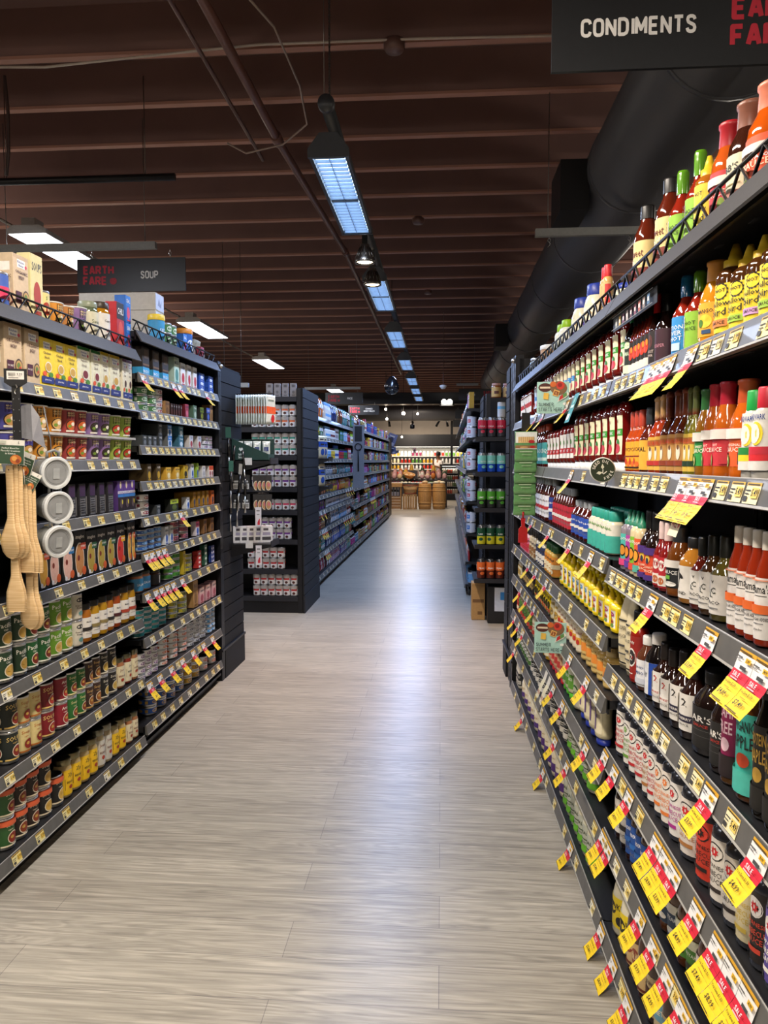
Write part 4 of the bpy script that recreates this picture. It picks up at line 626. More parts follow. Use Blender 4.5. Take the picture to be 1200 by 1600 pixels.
RUNS = [  # side, bays, shelf from the top, shelf height, runs of (kind, how many, from, to along the shelf, height, stacked, rows deep)
 ('R', 'A', 0, 1.88, [
  ('jar_clear', 1, 4.147, 4.147, 0.101, 1, 1),
  ('tub_white', 1, 3.76, 3.76, 0.111, 1, 1),
  ('lime_cap', 2, 3.34, 3.231, 0.136, 1, 1),
  ('mayo_blue', 2, 2.955, 2.724, 0.166, 1, 1),
  ('dressing_red', 2, 2.482, 2.447, 0.163, 1, 1),
  ('mayo_blue', 1, 2.311, 2.311, 0.072, 1, 1),
  ('bbq_black', 2, 2.08, 1.887, 0.221, 1, 1),
  ('hot_green', 2, 1.784, 1.673, 0.2, 1, 1),
  ('hot_yellow', 1, 1.617, 1.617, 0.168, 1, 1),
  ('wing_red', 1, 1.529, 1.529, 0.194, 1, 1),
  ('wing_brown', 1, 1.447, 1.447, 0.194, 1, 1),
  ('wing_orange', 1, 1.362, 1.362, 0.187, 1, 1),
 ]),
 ('R', 'A', 1, 1.65, [
  ('ketch_small', 4, 4.47, 4.075, 0.164, 1, 1),
  ('ketch_blue', 4, 3.91, 3.419, 0.194, 1, 1),
  ('ketch_cream', 5, 3.319, 2.909, 0.224, 1, 1),
  ('ketch_green', 8, 2.826, 2.17, 0.236, 1, 1),
  ('green_cap', 1, 2.104, 2.104, 0.179, 1, 1),
  ('thin_black', 5, 2.055, 1.914, 0.18, 1, 1),
  ('dark_red_cap', 1, 1.879, 1.879, 0.18, 1, 1),
  ('dark_black', 1, 1.825, 1.825, 0.171, 1, 1),
  ('hot_blue', 1, 1.702, 1.702, 0.179, 1, 1),
  ('hot_green', 1, 1.62, 1.62, 0.169, 1, 1),
  ('mango', 1, 1.537, 1.537, 0.167, 1, 1),
  ('yellow_bird', 1, 1.452, 1.452, 0.176, 1, 1),
  ('yb_green', 1, 1.383, 1.383, 0.156, 1, 1),
  ('yb_lilac', 1, 1.32, 1.32, 0.154, 1, 1),
  ('yb_green', 1, 1.262, 1.262, 0.158, 1, 1),
 ]),
 ('R', 'A', 2, 1.398, [
  ('bbq_teal', 3, 3.886, 3.575, 0.232, 1, 1),
  ('ketch_white', 4, 3.465, 3.217, 0.166, 1, 1),
  ('ketch_white', 3, 3.127, 2.899, 0.173, 1, 1),
  ('ketch_green', 7, 2.827, 2.19, 0.225, 1, 1),
  ('thin_orange', 3, 2.071, 1.987, 0.162, 1, 1),
  ('thin_slate', 1, 1.936, 1.936, 0.164, 1, 1),
  ('chol_orange', 2, 1.863, 1.809, 0.175, 1, 1),
  ('chol_brown', 3, 1.767, 1.661, 0.178, 1, 1),
  ('chol_green', 2, 1.611, 1.582, 0.173, 1, 1),
  ('avo_green', 1, 1.54, 1.54, 0.172, 1, 1),
  ('avo_red', 2, 1.494, 1.444, 0.177, 1, 1),
  ('avo_orange', 1, 1.366, 1.366, 0.173, 1, 1),
  ('aard_green', 1, 1.314, 1.314, 0.149, 1, 1),
  ('aard_red', 1, 1.272, 1.272, 0.151, 1, 1),
 ]),
 ('R', 'A', 3, 1.15, [
  ('bbq_white', 5, 3.954, 3.496, 0.199, 1, 1),
  ('bbq_navy', 1, 3.355, 3.355, 0.198, 1, 1),
  ('bbq_red', 7, 3.256, 2.915, 0.171, 1, 1),
  ('bbq_blue', 4, 2.828, 2.607, 0.134, 1, 1),
  ('teal_sq', 5, 2.519, 2.279, 0.127, 1, 2),
 ]),
 ('R', 'B', 3, 1.13, [
  ('sq_teal', 1, 2.133, 2.133, 0.166, 1, 1),
  ('sq_purple', 1, 2.08, 2.08, 0.167, 1, 1),
  ('sq_lime', 1, 2.036, 2.036, 0.168, 1, 1),
  ('sq_orange', 1, 1.994, 1.994, 0.166, 1, 1),
  ('tall_purple', 2, 1.942, 1.887, 0.176, 1, 1),
  ('net_neck', 2, 1.821, 1.778, 0.157, 1, 1),
  ('primal_dark', 1, 1.719, 1.719, 0.157, 1, 1),
  ('hound', 1, 1.632, 1.632, 0.139, 1, 1),
  ('taco_red', 1, 1.561, 1.561, 0.146, 1, 1),
  ('taco_brown', 1, 1.508, 1.508, 0.156, 1, 1),
  ('taco_olive', 1, 1.45, 1.45, 0.16, 1, 1),
  ('mama', 4, 1.366, 1.251, 0.185, 1, 1),
 ]),
 ('R', 'A', 4, 0.925, [
  ('drip_pink', 3, 4.377, 4.078, 0.136, 1, 1),
  ('drip_beige', 3, 3.979, 3.817, 0.148, 1, 1),
  ('drip_navy', 3, 3.731, 3.55, 0.147, 1, 1),
  ('drip_amber', 3, 3.456, 3.268, 0.135, 1, 1),
  ('must_black', 3, 3.099, 2.92, 0.143, 1, 2),
  ('must_blue', 5, 2.832, 2.538, 0.126, 1, 2),
  ('must_pink', 4, 2.471, 2.23, 0.114, 1, 2),
 ]),
 ('R', 'B', 4, 0.85, [
  ('paper_bottle', 2, 2.165, 2.089, 0.221, 1, 1),
  ('sriracha', 1, 2.037, 2.037, 0.189, 1, 1),
  ('brown_blue', 1, 1.97, 1.97, 0.137, 1, 1),
  ('black_blue', 1, 1.891, 1.891, 0.16, 1, 1),
  ('two_red', 2, 1.823, 1.76, 0.155, 1, 1),
  ('two_black', 2, 1.688, 1.621, 0.169, 1, 1),
  ('black_jar', 2, 1.535, 1.438, 0.164, 1, 1),
  ('tall_magenta', 1, 1.383, 1.383, 0, 1, 1),
  ('tall_teal', 1, 1.312, 1.312, 0, 1, 1),
  ('tall_gold', 2, 1.243, 1.194, 0, 1, 1),
 ]),
 ('R', 'A', 5, 0.743, [
  ('relish', 3, 4.47, 4.388, 0.09, 1, 1),
  ('dark_jar', 4, 4.273, 3.89, 0.1, 1, 1),
  ('yellow_pk', 8, 3.756, 3.351, 0.1, 1, 2),
  ('relish', 2, 3.267, 3.172, 0.09, 1, 1),
  ('grey_sq', 4, 3.082, 2.699, 0.14, 1, 1),
  ('tan_sq', 5, 2.603, 2.276, 0.125, 1, 1),
 ]),
 ('R', 'B', 5, 0.605, [
  ('jap_red', 1, 2.187, 2.187, 0.183, 1, 1),
  ('jap_green', 1, 2.102, 2.102, 0.183, 1, 1),
  ('jap_red', 2, 2.042, 1.974, 0.183, 1, 1),
  ('jap_brown', 1, 1.91, 1.91, 0.183, 1, 1),
  ('jap_red', 1, 1.86, 1.86, 0.183, 1, 1),
  ('jap_orange', 2, 1.798, 1.744, 0.183, 1, 1),
  ('jap_magenta', 1, 1.681, 1.681, 0.183, 1, 1),
  ('jap_brown', 1, 1.602, 1.602, 0.183, 1, 1),
  ('jap_filled', 1, 1.501, 1.501, 0.183, 1, 1),
  ('jap_black', 2, 1.421, 1.353, 0.183, 1, 1),
  ('jap_cream', 1, 1.293, 1.293, 0.183, 1, 1),
  ('jap_dark', 1, 1.233, 1.233, 0.183, 1, 1),
  ('jap_violet', 2, 1.175, 1.118, 0.183, 1, 1),
 ]),
 ('R', 'A', 6, 0.53, [
  ('dr_red', 2, 4.5, 4.47, 0.165, 1, 1),
  ('dr_mix', 5, 4.396, 3.94, 0.165, 1, 1),
  ('dr_cream', 3, 3.824, 3.631, 0.165, 1, 1),
  ('dr_yellow', 3, 3.531, 3.401, 0.165, 1, 1),
  ('inv_red', 4, 3.297, 3.019, 0.165, 1, 1),
  ('inv_green', 3, 2.95, 2.834, 0.165, 1, 1),
  ('inv_leaf', 1, 2.726, 2.726, 0.165, 1, 1),
  ('inv_blue', 4, 2.615, 2.374, 0.175, 1, 1),
 ]),
 ('R', 'A', 7, 0.338, [
  ('jar_leaf', 8, 4.47, 3.97, 0.15, 1, 1),
  ('ranch_bw', 7, 3.851, 3.313, 0.15, 1, 1),
  ('ranch_bw', 4, 3.213, 2.906, 0.15, 1, 1),
  ('green_lab', 6, 2.816, 2.458, 0.165, 1, 1),
 ]),
 ('R', 'B', 7, 0.367, [
  ('bbq_wlabel', 2, 2.22, 2.153, 0.205, 1, 1),
  ('bbq_royal', 5, 2.089, 1.884, 0.205, 1, 1),
  ('primal_blue', 3, 1.819, 1.693, 0.205, 1, 1),
  ('primal_green', 2, 1.627, 1.559, 0.205, 1, 1),
  ('primal_pink', 3, 1.492, 1.334, 0.205, 1, 1),
 ]),
 ('R', 'A', 8, 0.085, [
  ('mayo_bw', 5, 4.5, 4.411, 0.17, 1, 1),
  ('mayo_lidblue', 3, 4.206, 3.714, 0.165, 1, 1),
  ('mayo_purple', 6, 3.568, 2.979, 0.19, 1, 1),
  ('green_lab', 7, 2.883, 2.455, 0.165, 1, 1),
 ]),
 ('R', 'B', 8, 0.085, [
  ('mayo_yellow', 2, 2.426, 2.318, 0.2, 1, 1),
  ('bbq_tan', 3, 2.227, 2.093, 0.21, 1, 1),
  ('bbq_barb', 1, 1.992, 1.992, 0.22, 1, 1),
  ('bbq_sky', 3, 1.912, 1.765, 0.2, 1, 1),
  ('bbq_tan', 2, 1.693, 1.617, 0.21, 1, 1),
 ]),
 ('L', '1', 0, 1.945, [
  ('can_bluepink', 1, 2.476, 2.476, 0.119, 1, 1),
  ('broth_beef', 1, 2.562, 2.562, 0.198, 1, 1),
  ('b_yellowcarton', 1, 2.663, 2.663, 0.227, 1, 1),
  ('can_yellow', 1, 2.74, 2.74, 0.116, 1, 1),
  ('cup_orange', 1, 2.841, 2.841, 0.094, 1, 1),
  ('cup_tan', 1, 2.924, 2.924, 0.096, 1, 1),
  ('cup_purple', 1, 3.028, 3.028, 0.112, 1, 1),
  ('jar_tall', 1, 3.128, 3.128, 0.156, 1, 1),
  ('jar_gold', 1, 3.24, 3.24, 0.176, 1, 1),
  ('b_redcarton', 1, 3.354, 3.354, 0.2, 1, 1),
  ('b_bluebase', 1, 3.44, 3.425, 0.124, 2, 1),
 ]),
 ('L', '1', 1, 1.7, [
  ('broth_beef', 2, 2.491, 2.607, 0.201, 1, 1),
  ('broth_yellow', 3, 2.704, 2.885, 0.182, 1, 1),
  ('broth_green', 2, 2.987, 3.091, 0.192, 1, 1),
  ('broth_gold', 2, 3.172, 3.27, 0.203, 1, 1),
  ('broth_maroon', 2, 3.374, 3.425, 0.195, 1, 1),
 ]),
 ('L', '1', 2, 1.43, [
  ('cup_blue', 2, 2.49, 2.592, 0.09, 2, 1),
  ('cup_orange', 2, 2.689, 2.797, 0.091, 2, 1),
  ('cup_red', 2, 2.9, 2.993, 0.093, 2, 1),
  ('cup_purple', 2, 3.099, 3.205, 0.095, 2, 1),
  ('cup_green', 2, 3.313, 3.425, 0.098, 2, 1),
 ]),
 ('L', '1', 3, 1.2, [
  ('rice_dark', 5, 2.862, 3.199, 0.136, 1, 1),
  ('rice_purple', 3, 3.3, 3.425, 0.138, 1, 1),
 ]),
 ('L', '1', 4, 0.955, [
  ('soup_gold', 1, 2.64, 2.64, 0, 1, 1),
  ('soup_pink', 2, 2.719, 2.818, 0, 1, 1),
  ('soup_brown', 1, 2.914, 2.914, 0.201, 1, 1),
  ('soup_olive', 3, 3.01, 3.191, 0, 1, 1),
  ('soup_tomato', 1, 3.287, 3.287, 0, 1, 1),
  ('soup_gold', 2, 3.381, 3.425, 0.19, 1, 1),
 ]),
 ('L', '1', 5, 0.675, [
  ('can_dkgreen', 2, 2.412, 2.5, 0, 2, 1),
  ('can_chili', 2, 2.573, 2.658, 0.108, 2, 1),
  ('can_ltgreen', 2, 2.74, 2.822, 0.111, 2, 1),
  ('canister', 1, 2.909, 2.909, 0.108, 2, 1),
  ('jar_amber', 1, 2.984, 2.984, 0.163, 1, 1),
  ('jar_yellow', 2, 3.057, 3.133, 0.166, 1, 1),
  ('jar_amber', 1, 3.195, 3.195, 0.163, 1, 1),
  ('jar_rust', 1, 3.265, 3.265, 0.171, 1, 1),
  ('jar_mustard', 2, 3.352, 3.425, 0.171, 1, 1),
 ]),
 ('L', '1', 6, 0.387, [
  ('can_darksoup', 1, 2.433, 2.433, 0.112, 2, 1),
  ('can_cream', 2, 2.507, 2.581, 0.105, 2, 1),
  ('can_red', 1, 2.669, 2.669, 0.105, 2, 1),
  ('can_crimson', 1, 2.771, 2.771, 0.102, 2, 1),
  ('can_green', 2, 2.846, 2.919, 0.1, 2, 1),
  ('can_brown', 2, 2.984, 3.052, 0.104, 2, 1),
  ('can_black', 2, 3.123, 3.204, 0.106, 2, 1),
  ('jar_creamlab', 1, 3.289, 3.289, 0.142, 1, 1),
  ('jar_redsauce', 1, 3.364, 3.364, 0.141, 1, 1),
  ('jar_creamlab', 2, 3.44, 3.425, 0.142, 1, 1),
 ]),
 ('L', '1', 7, 0.1, [
  ('can_greenorange', 1, 2.394, 2.394, 0, 2, 1),
  ('can_brownorange', 2, 2.467, 2.544, 0, 2, 1),
  ('can_blackorange', 1, 2.63, 2.63, 0.109, 2, 1),
  ('can_blackorange', 1, 2.717, 2.717, 0.119, 1, 1),
  ('jar_yellowlab', 4, 2.789, 3.007, 0.154, 1, 1),
  ('jar_whitelab', 2, 3.077, 3.144, 0.168, 1, 1),
  ('jar_yellowlab', 2, 3.214, 3.286, 0.141, 1, 1),
  ('jar_creamlab', 2, 3.362, 3.425, 0.127, 1, 1),
 ]),
 ('L', '2', 0, 2.04, [
  ('tub_blue', 1, 3.881, 3.881, 0.15, 1, 1),
  ('tin_forest', 2, 3.979, 4.054, 0.062, 2, 1),
  ('tub_orange', 1, 4.305, 4.305, 0.15, 1, 1),
  ('b_bluebase', 1, 4.191, 4.191, 0.102, 1, 1),
  ('b_pink', 1, 4.483, 4.483, 0.074, 1, 1),
 ]),
 ('L', '2', 1, 1.843, [
  ('b_cyan', 3, 3.618, 3.871, 0.143, 1, 1),
  ('b_mint', 1, 4.034, 4.034, 0.17, 1, 1),
  ('b_whitered', 3, 4.131, 4.328, 0.13, 1, 1),
  ('b_blue', 2, 4.45, 4.62, 0.036, 3, 1),
 ]),
 ('L', '2', 2, 1.668, [
  ('tin_forest', 2, 3.616, 3.727, 0.041, 3, 1),
  ('tin_maroon', 1, 3.81, 3.81, 0.035, 4, 1),
  ('b_kraft', 1, 3.888, 3.888, 0.076, 1, 1),
  ('b_choc', 5, 3.951, 4.092, 0.069, 1, 1),
  ('b_pink', 1, 4.182, 4.182, 0.081, 1, 1),
  ('b_green', 1, 4.319, 4.319, 0.084, 1, 1),
  ('b_lime', 1, 4.441, 4.441, 0.081, 1, 1),
  ('b_royal', 1, 4.559, 4.559, 0.086, 1, 1),
  ('b_kraft', 1, 4.62, 4.62, 0.108, 1, 1),
 ]),
 ('L', '2', 3, 1.5, [
  ('b_grey', 3, 3.584, 3.71, 0.054, 1, 1),
  ('b_grey', 1, 3.784, 3.784, 0.062, 2, 1),
  ('b_bluefront', 1, 3.915, 3.915, 0.067, 2, 1),
  ('b_tealblue', 1, 4.083, 4.083, 0.066, 2, 1),
  ('b_pattern', 2, 4.246, 4.388, 0.076, 1, 1),
  ('tin_purple', 2, 4.539, 4.62, 0.027, 3, 1),
 ]),
 ('L', '2', 4, 1.326, [
  ('b_ochre', 2, 3.629, 3.75, 0.088, 1, 1),
  ('b_yellow', 2, 3.888, 4.017, 0.069, 1, 1),
  ('b_yblack', 1, 4.144, 4.144, 0.079, 1, 1),
  ('b_bluewhite', 1, 4.258, 4.258, 0.085, 1, 1),
  ('b_limeblue', 1, 4.345, 4.345, 0.089, 1, 1),
  ('b_white', 1, 4.459, 4.459, 0.073, 1, 1),
  ('b_whiteorange', 2, 4.579, 4.62, 0.072, 1, 1),
 ]),
 ('L', '2', 5, 1.155, [
  ('tin_maroon', 1, 3.604, 3.604, 0.036, 3, 1),
  ('b_grey', 1, 3.74, 3.74, 0.048, 1, 1),
  ('b_limelong', 1, 3.961, 3.961, 0.067, 1, 1),
  ('b_bluewhite', 1, 4.176, 4.176, 0.067, 1, 1),
  ('b_ochrelong', 4, 4.282, 4.521, 0.091, 1, 1),
  ('b_orangefish', 1, 4.62, 4.62, 0.088, 1, 1),
 ]),
 ('L', '2', 6, 0.985, [
  ('tin_blue', 3, 3.579, 3.757, 0.026, 4, 1),
  ('b_bluewhite', 2, 3.843, 3.915, 0.097, 1, 1),
  ('tin_pink', 2, 4.008, 4.157, 0.038, 3, 1),
  ('b_pinkblue', 1, 4.328, 4.328, 0.085, 1, 1),
  ('b_brownpat', 2, 4.465, 4.599, 0.088, 1, 1),
 ]),
 ('L', '2', 7, 0.79, [
  ('jar_salmon', 2, 3.52, 3.608, 0.094, 1, 1),
  ('jar_dark', 1, 3.738, 3.738, 0.078, 1, 1),
  ('tin_green', 2, 3.914, 4.017, 0.033, 4, 1),
  ('b_yellowbox', 1, 4.096, 4.096, 0.132, 1, 1),
  ('tin_yellow', 1, 4.21, 4.21, 0.026, 4, 1),
  ('b_redbox', 1, 4.352, 4.352, 0.025, 4, 1),
  ('b_greenbox', 1, 4.467, 4.467, 0.031, 4, 1),
  ('b_navybox', 2, 4.589, 4.62, 0.026, 4, 1),
 ]),
 ('L', '2', 8, 0.568, [
  ('tin_teal', 4, 3.52, 3.803, 0.027, 5, 1),
  ('tin_yellow', 2, 3.968, 4.115, 0.031, 4, 1),
  ('b_tan', 1, 4.274, 4.274, 0.158, 1, 1),
  ('b_pinkfish', 3, 4.386, 4.62, 0.098, 1, 1),
 ]),
 ('L', '2', 9, 0.35, [
  ('tin_purple', 3, 3.52, 3.681, 0.034, 4, 1),
  ('tin_orange', 3, 3.809, 4.104, 0.028, 5, 1),
  ('tin_navy', 3, 4.219, 4.433, 0.028, 5, 1),
  ('tin_sky', 2, 4.555, 4.62, 0.03, 5, 1),
 ]),
 ('L', '2', 10, 0.14, [
  ('tin_cobalt', 4, 3.653, 4.043, 0.044, 3, 1),
  ('tin_gold', 2, 4.176, 4.307, 0.044, 3, 1),
  ('tin_orange', 2, 4.458, 4.62, 0.044, 2, 1),
 ]),
]
SALE = [
 ('R','A',1,1.65,[3.62, 3.381, 2.797]),
 ('R','B',1,1.65,[1.729, 1.674, 1.623, 1.5]),
 ('R','A',2,1.398,[2.7]),
 ('R','B',2,1.398,[1.523, 1.459, 1.4]),
 ('R','A',3,1.15,[3.681, 3.157, 2.69, 2.352]),
 ('R','B',3,1.13,[1.705, 1.36, 1.199, 1.145]),
 ('R','A',4,0.925,[3.776, 3.528, 3.221]),
 ('R','B',4,0.85,[1.338, 1.136]),
 ('R','A',5,0.743,[4.099, 3.831, 3.575, 2.665, 2.383]),
 ('R','B',5,0.605,[2.127, 2.009, 1.86, 1.633, 1.567, 1.509, 1.382, 1.255, 1.205, 1.158]),
 ('R','A',6,0.53,[4.367, 4.179, 3.979, 3.002, 2.799, 2.374]),
 ('R','A',7,0.338,[4.364, 2.938, 2.69]),
 ('R','B',7,0.367,[2.122, 2.053, 1.738, 1.633, 1.535, 1.44]),
 ('R','A',8,0.085,[3.948, 3.231, 2.593]),
 ('R','B',8,0.085,[2.13, 1.978, 1.828, 1.715]),
 ('L','2',1,1.843,[3.475, 3.893, 3.986, 4.433]),
 ('L','2',5,1.155,[3.97]),
 ('L','2',6,0.985,[3.488, 3.566, 3.647, 3.723]),
 ('L','2',7,0.79,[3.47, 3.604, 3.679, 3.757, 3.838, 3.971]),
 ('L','2',9,0.35,[3.454, 3.63, 3.787, 3.948, 4.122, 4.3, 4.468]),
]
# ------------------------------------------------------------------ frames of the two near aisles' sides
def pt(fr, s, dep, z):
    x0, k = FRAMES[fr]; n = math.hypot(1, k); sg = sgn(fr)
    return (x0+k*s+sg*dep/n, s-sg*dep*k/n, z)
def face_rot(fr):
    k = FRAMES[fr][1]
    return math.atan2(-1, -k) if fr == 'R' else math.atan2(1, k)
FRAMES['ML'] = (-1.440, .007); FRAMES['MR'] = (.205, .0075)
def sgn(fr): return 1 if fr in ('R', 'MR') else -1
def face_rot(fr):
    k = FRAMES[fr][1]
    return math.atan2(-1, -k) if sgn(fr) > 0 else math.atan2(1, k)

BLK = '#17171a'
def shelf_mesh(L, D, rail=True):
    m = M()
    m.box(-L/2, 0, -.028, L/2, D, -.002, '#1d1d1f', 'shelfmetal')
    m.box(-L/2, -.001, -.042, L/2, .006, .0, '#141416', 'shelfmetal')
    for sx in (-1, 1):
        x = sx*(L/2-.006)
        m.prism([(.06,-.028),(D,-.028),(D,-.10)], x-.002, x+.002, '#141416', 'shelfmetal', 'x')
    for k in range(int(L/.16)):        # row of punched slots along the underside
        m.box(-L/2+.1+k*.16, .05, -.0292, -.1+.13-L/2+.1+k*.16, .058, -.0281, '#3a3a3e', 'shelfmetal')
    return m.mesh('shelf')
def rail_mesh(L, col='#5c5b58'):
    m = M()
    b = [(-.002,.003),(-.006,.004),(-.017,-.036),(-.019,-.041),(-.012,-.043),(-.003,-.040)]
    m.prism(b, -L/2+.004, L/2-.004, col, 'rail', 'x')
    m.quad([(-L/2+.004,-.0064,.0032),(L/2-.004,-.0064,.0032),(L/2-.004,-.0046,.0052),(-L/2+.004,-.0046,.0052)], '#a8a69f', 'rail')
    m.quad([(-L/2+.004,-.0196,-.0405),(L/2-.004,-.0196,-.0405),(L/2-.004,-.0178,-.0365),(-L/2+.004,-.0178,-.0365)], '#a8a69f', 'rail')
    return m.mesh('price_rail')
def fence_mesh(L, h=.05):
    m = M(); n = int(L/.045)
    m.tube([(-L/2,.012,h),(L/2,.012,h)], .004, '#0c0c0d', 'plastic', 6)
    m.tube([(-L/2,.012,.004),(L/2,.012,.004)], .003, '#0c0c0d', 'plastic', 6)
    pts = [(-L/2+L*i/n, .012, h if i % 2 else .004) for i in range(n+1)]
    m.tube(pts, .0033, '#0c0c0d', 'plastic', 5)
    return m.mesh('wire_fence')
_cache = {}
def cached(key, fn):
    if key not in _cache: _cache[key] = fn()
    return _cache[key]

def bay(fr, s0, s1, levels, label, top=2.05, base_z=.09, D=.42, posts=(1, 1), deck_fence=True, group=None, lipless=()):
    L = s1-s0; c = (s0+s1)/2
    root = link('shelving_bay', None, None, pt(fr, c, 0, 0), face_rot(fr))
    tag(root, label, 'shelving', group)
    m = M(); m.box(-L/2, D+.02, .05, L/2, D+.045, top, '#0f0f11', 'shelfmetal'); m.obj('back_panel', root)
    m = M(); m.box(-L/2, .03, 0, L/2, .05, base_z-.03, '#121214', 'shelfmetal')
    m.box(-L/2, .0, base_z-.045, L/2, .02, base_z-.03, '#101012', 'shelfmetal'); m.obj('kick_plate', root)
    for i, e in enumerate((-1, 1)):
        if not posts[i]: continue
        m = M(); m.box(e*(L/2-.018)-.017, D-.02, 0, e*(L/2-.018)+.017, D+.018, top, '#121214', 'shelfmetal')
        for k in range(int(top/.05)): m.box(e*(L/2-.018)-.004, D-.0212, .03+k*.05, e*(L/2-.018)+.004, D-.0195, .052+k*.05, '#3a3b3f', 'shelfmetal')
        m.obj('upright', root)
    for i, z in enumerate(levels):
        last = i == len(levels)-1
        o = link('base_shelf' if last else 'shelf', cached(('sh', round(L, 3), D), lambda: shelf_mesh(L, D)), root, (0, 0, z))
        if i == 0 and deck_fence:
            mm = M(); mm.prism([(-.001,.004),(-.03,-.05),(-.026,-.053),(.004,-.003)], -L/2, L/2, '#47474a', 'shelfmetal', 'x'); mm.obj('front_lip', o)
            link('wire_fence', cached(('wf', round(L, 3)), lambda: fence_mesh(L)), o)
        else:
            link('price_rail', cached(('rl', round(L, 3)), lambda: rail_mesh(L)), o)
    return root

# ------------------------------------------------------------------ stocking a shelf
SHELFNAME = {}
USED = {}
import re
def short(lab):
    nw = lambda q: len(re.findall(r"[A-Za-z0-9][A-Za-z0-9'-]*", q))
    for a, b in ((' from the far end', ' from far end'), (' from the near end', ' from near end'), (', near bay', ' near'), (', far bays', ' beyond'), (' sauce bottle', ' bottle'), ('-labelled bottle', '-labelled'), ('fish tin shelf', 'fish shelf'), (' of stack', ''), (' bottle with', ' with'), (' and ', ' '), (' label', ''), (' the ', ' ')):
        if nw(lab) <= 16: break
        lab = lab.replace(a, b)
    return lab
PLACED = []
def stock(fr, zone, idx, z, rows, place, cap=None, far='far', alpha=None, floor_s=(-9, 99)):
    """stand the runs of one shelf side by side; every item gets the label of its own place in its run"""
    its = []
    for kid, n, s0, s1, H, st, rw in rows:
        K = KIND[kid]
        if n >= 2 and fr == 'R' and idx > 0:
            sp = abs(s1-s0)/(n-1)
            if sp > 2.9*K.r: n = int(abs(s1-s0)/(2.25*K.r))+1
        for i in range(n):
            s = s0+(s1-s0)*i/max(1, n-1)
            its.append([s, kid, i, n, H, st, rw])
    its.sort(key=lambda t: t[0])
    if zone == 'B' and its[-1][0] > 2.10:
        hi = its[-1][0]
        for t in its: t[0] = 1.0+(t[0]-1.0)*(1.10/(hi-1.0))
    if zone == 'A' and idx > 2:
        lo = its[0][0]; q0 = 2.156+KIND[its[0][1]].r*1.1+.006
        if lo < q0:
            for t in its: t[0] = 4.5-(4.5-t[0])*(4.5-q0)/(4.5-lo)
    # no two neighbours may touch
    ks = []
    for q, t in enumerate(its):
        k = 1.06; K = KIND[t[1]]
        for o in (q-1, q+1):
            if 0 <= o < len(its):
                d = abs(its[o][0]-t[0]); rr = K.r+KIND[its[o][1]].r
                k = min(k, max(.5, d/rr*.985))
        ks.append(k)
    cnt = {}
    for t in its: cnt[KIND[t[1]].desc] = cnt.get(KIND[t[1]].desc, 0)+1
    seen = {}
    order = its[::-1] if far == 'far' else its
    ksd = {id(t): k for t, k in zip(its, ks)}
    for t in order:
        s, kid, i, n, H, st, rw = t; K = KIND[kid]; k = ksd[id(t)]
        i = seen.get(K.desc, 0); seen[K.desc] = i+1; n = cnt[K.desc]
        h = H or K.h
        if cap and h*st > cap: h = cap/st
        a = (.35 if sgn(fr) > 0 else .22) if alpha is None else alpha
        for r in range(rw):
            for u in range(st):
                dep = (.026 if idx == 0 else .014 if sgn(fr) > 0 else .02)+K.d*k+r*2.05*K.d*k
                aa = a+rnd.uniform(-.12, .12)
                if K.name.endswith(('carton', 'box')) or K.name in ('mustard_bottle', 'ketchup_bottle'): aa = rnd.uniform(-.02, .03)
                rz = face_rot(fr) + (aa if sgn(fr) > 0 else -aa)
                p = pt(fr, s, dep, z+u*(h+.0008)+.0012)
                lab = K.desc
                if n > 1:
                    lab = f'{ordn(i)} {lab} from the {far} end' if i < n-1 or n < 3 else f'last {lab} from the {far} end'
                if st > 1: lab = ('lower ' if u == 0 else 'upper ') + lab if st == 2 else f'{lab}, {("bottom","second","third","fourth","fifth")[u] if u < st-1 else "top"} of stack'
                if rw > 1 and r: lab += ', row behind'
                lab += ', '+place
                g = f'{K.desc}s on the {place}' if n*st*rw > 1 else None
                K.put(p, rz, (k, k, h/K.h), short(lab.replace('  ', ' ')), g)

RZ = {'A': [1.88, 1.65, 1.398, 1.15, .925, .743, .53, .338, .085], 'B': [1.88, 1.65, 1.398, 1.13, .85, .605, .367, .085]}
LZ = {'1': [1.945, 1.70, 1.43, 1.20, .955, .675, .387, .10], '2': [2.04, 1.843, 1.668, 1.50, 1.326, 1.155, .985, .79, .568, .35, .14]}
bay('R', .935, 2.150, RZ['B'], 'black condiment shelving bay closest to the camera, bottles on eight levels')
bay('R', 2.156, 3.352, RZ['A'], 'middle black condiment shelving bay with the yellow mustard bottles', posts=(0, 1))
bay('R', 3.358, 4.552, RZ['A'], 'black condiment shelving bay beside the end display, hung with green snack packs', posts=(0, 1))
bay('L', 2.236, 3.450, LZ['1'], 'black soup shelving bay with cartons, cups and soup cans', posts=(1, 1), top=2.0)
bay('L', 3.456, 4.672, LZ['2'], 'black shelving bay of fish tins beside the slatted end panel', posts=(0, 1), top=2.03)

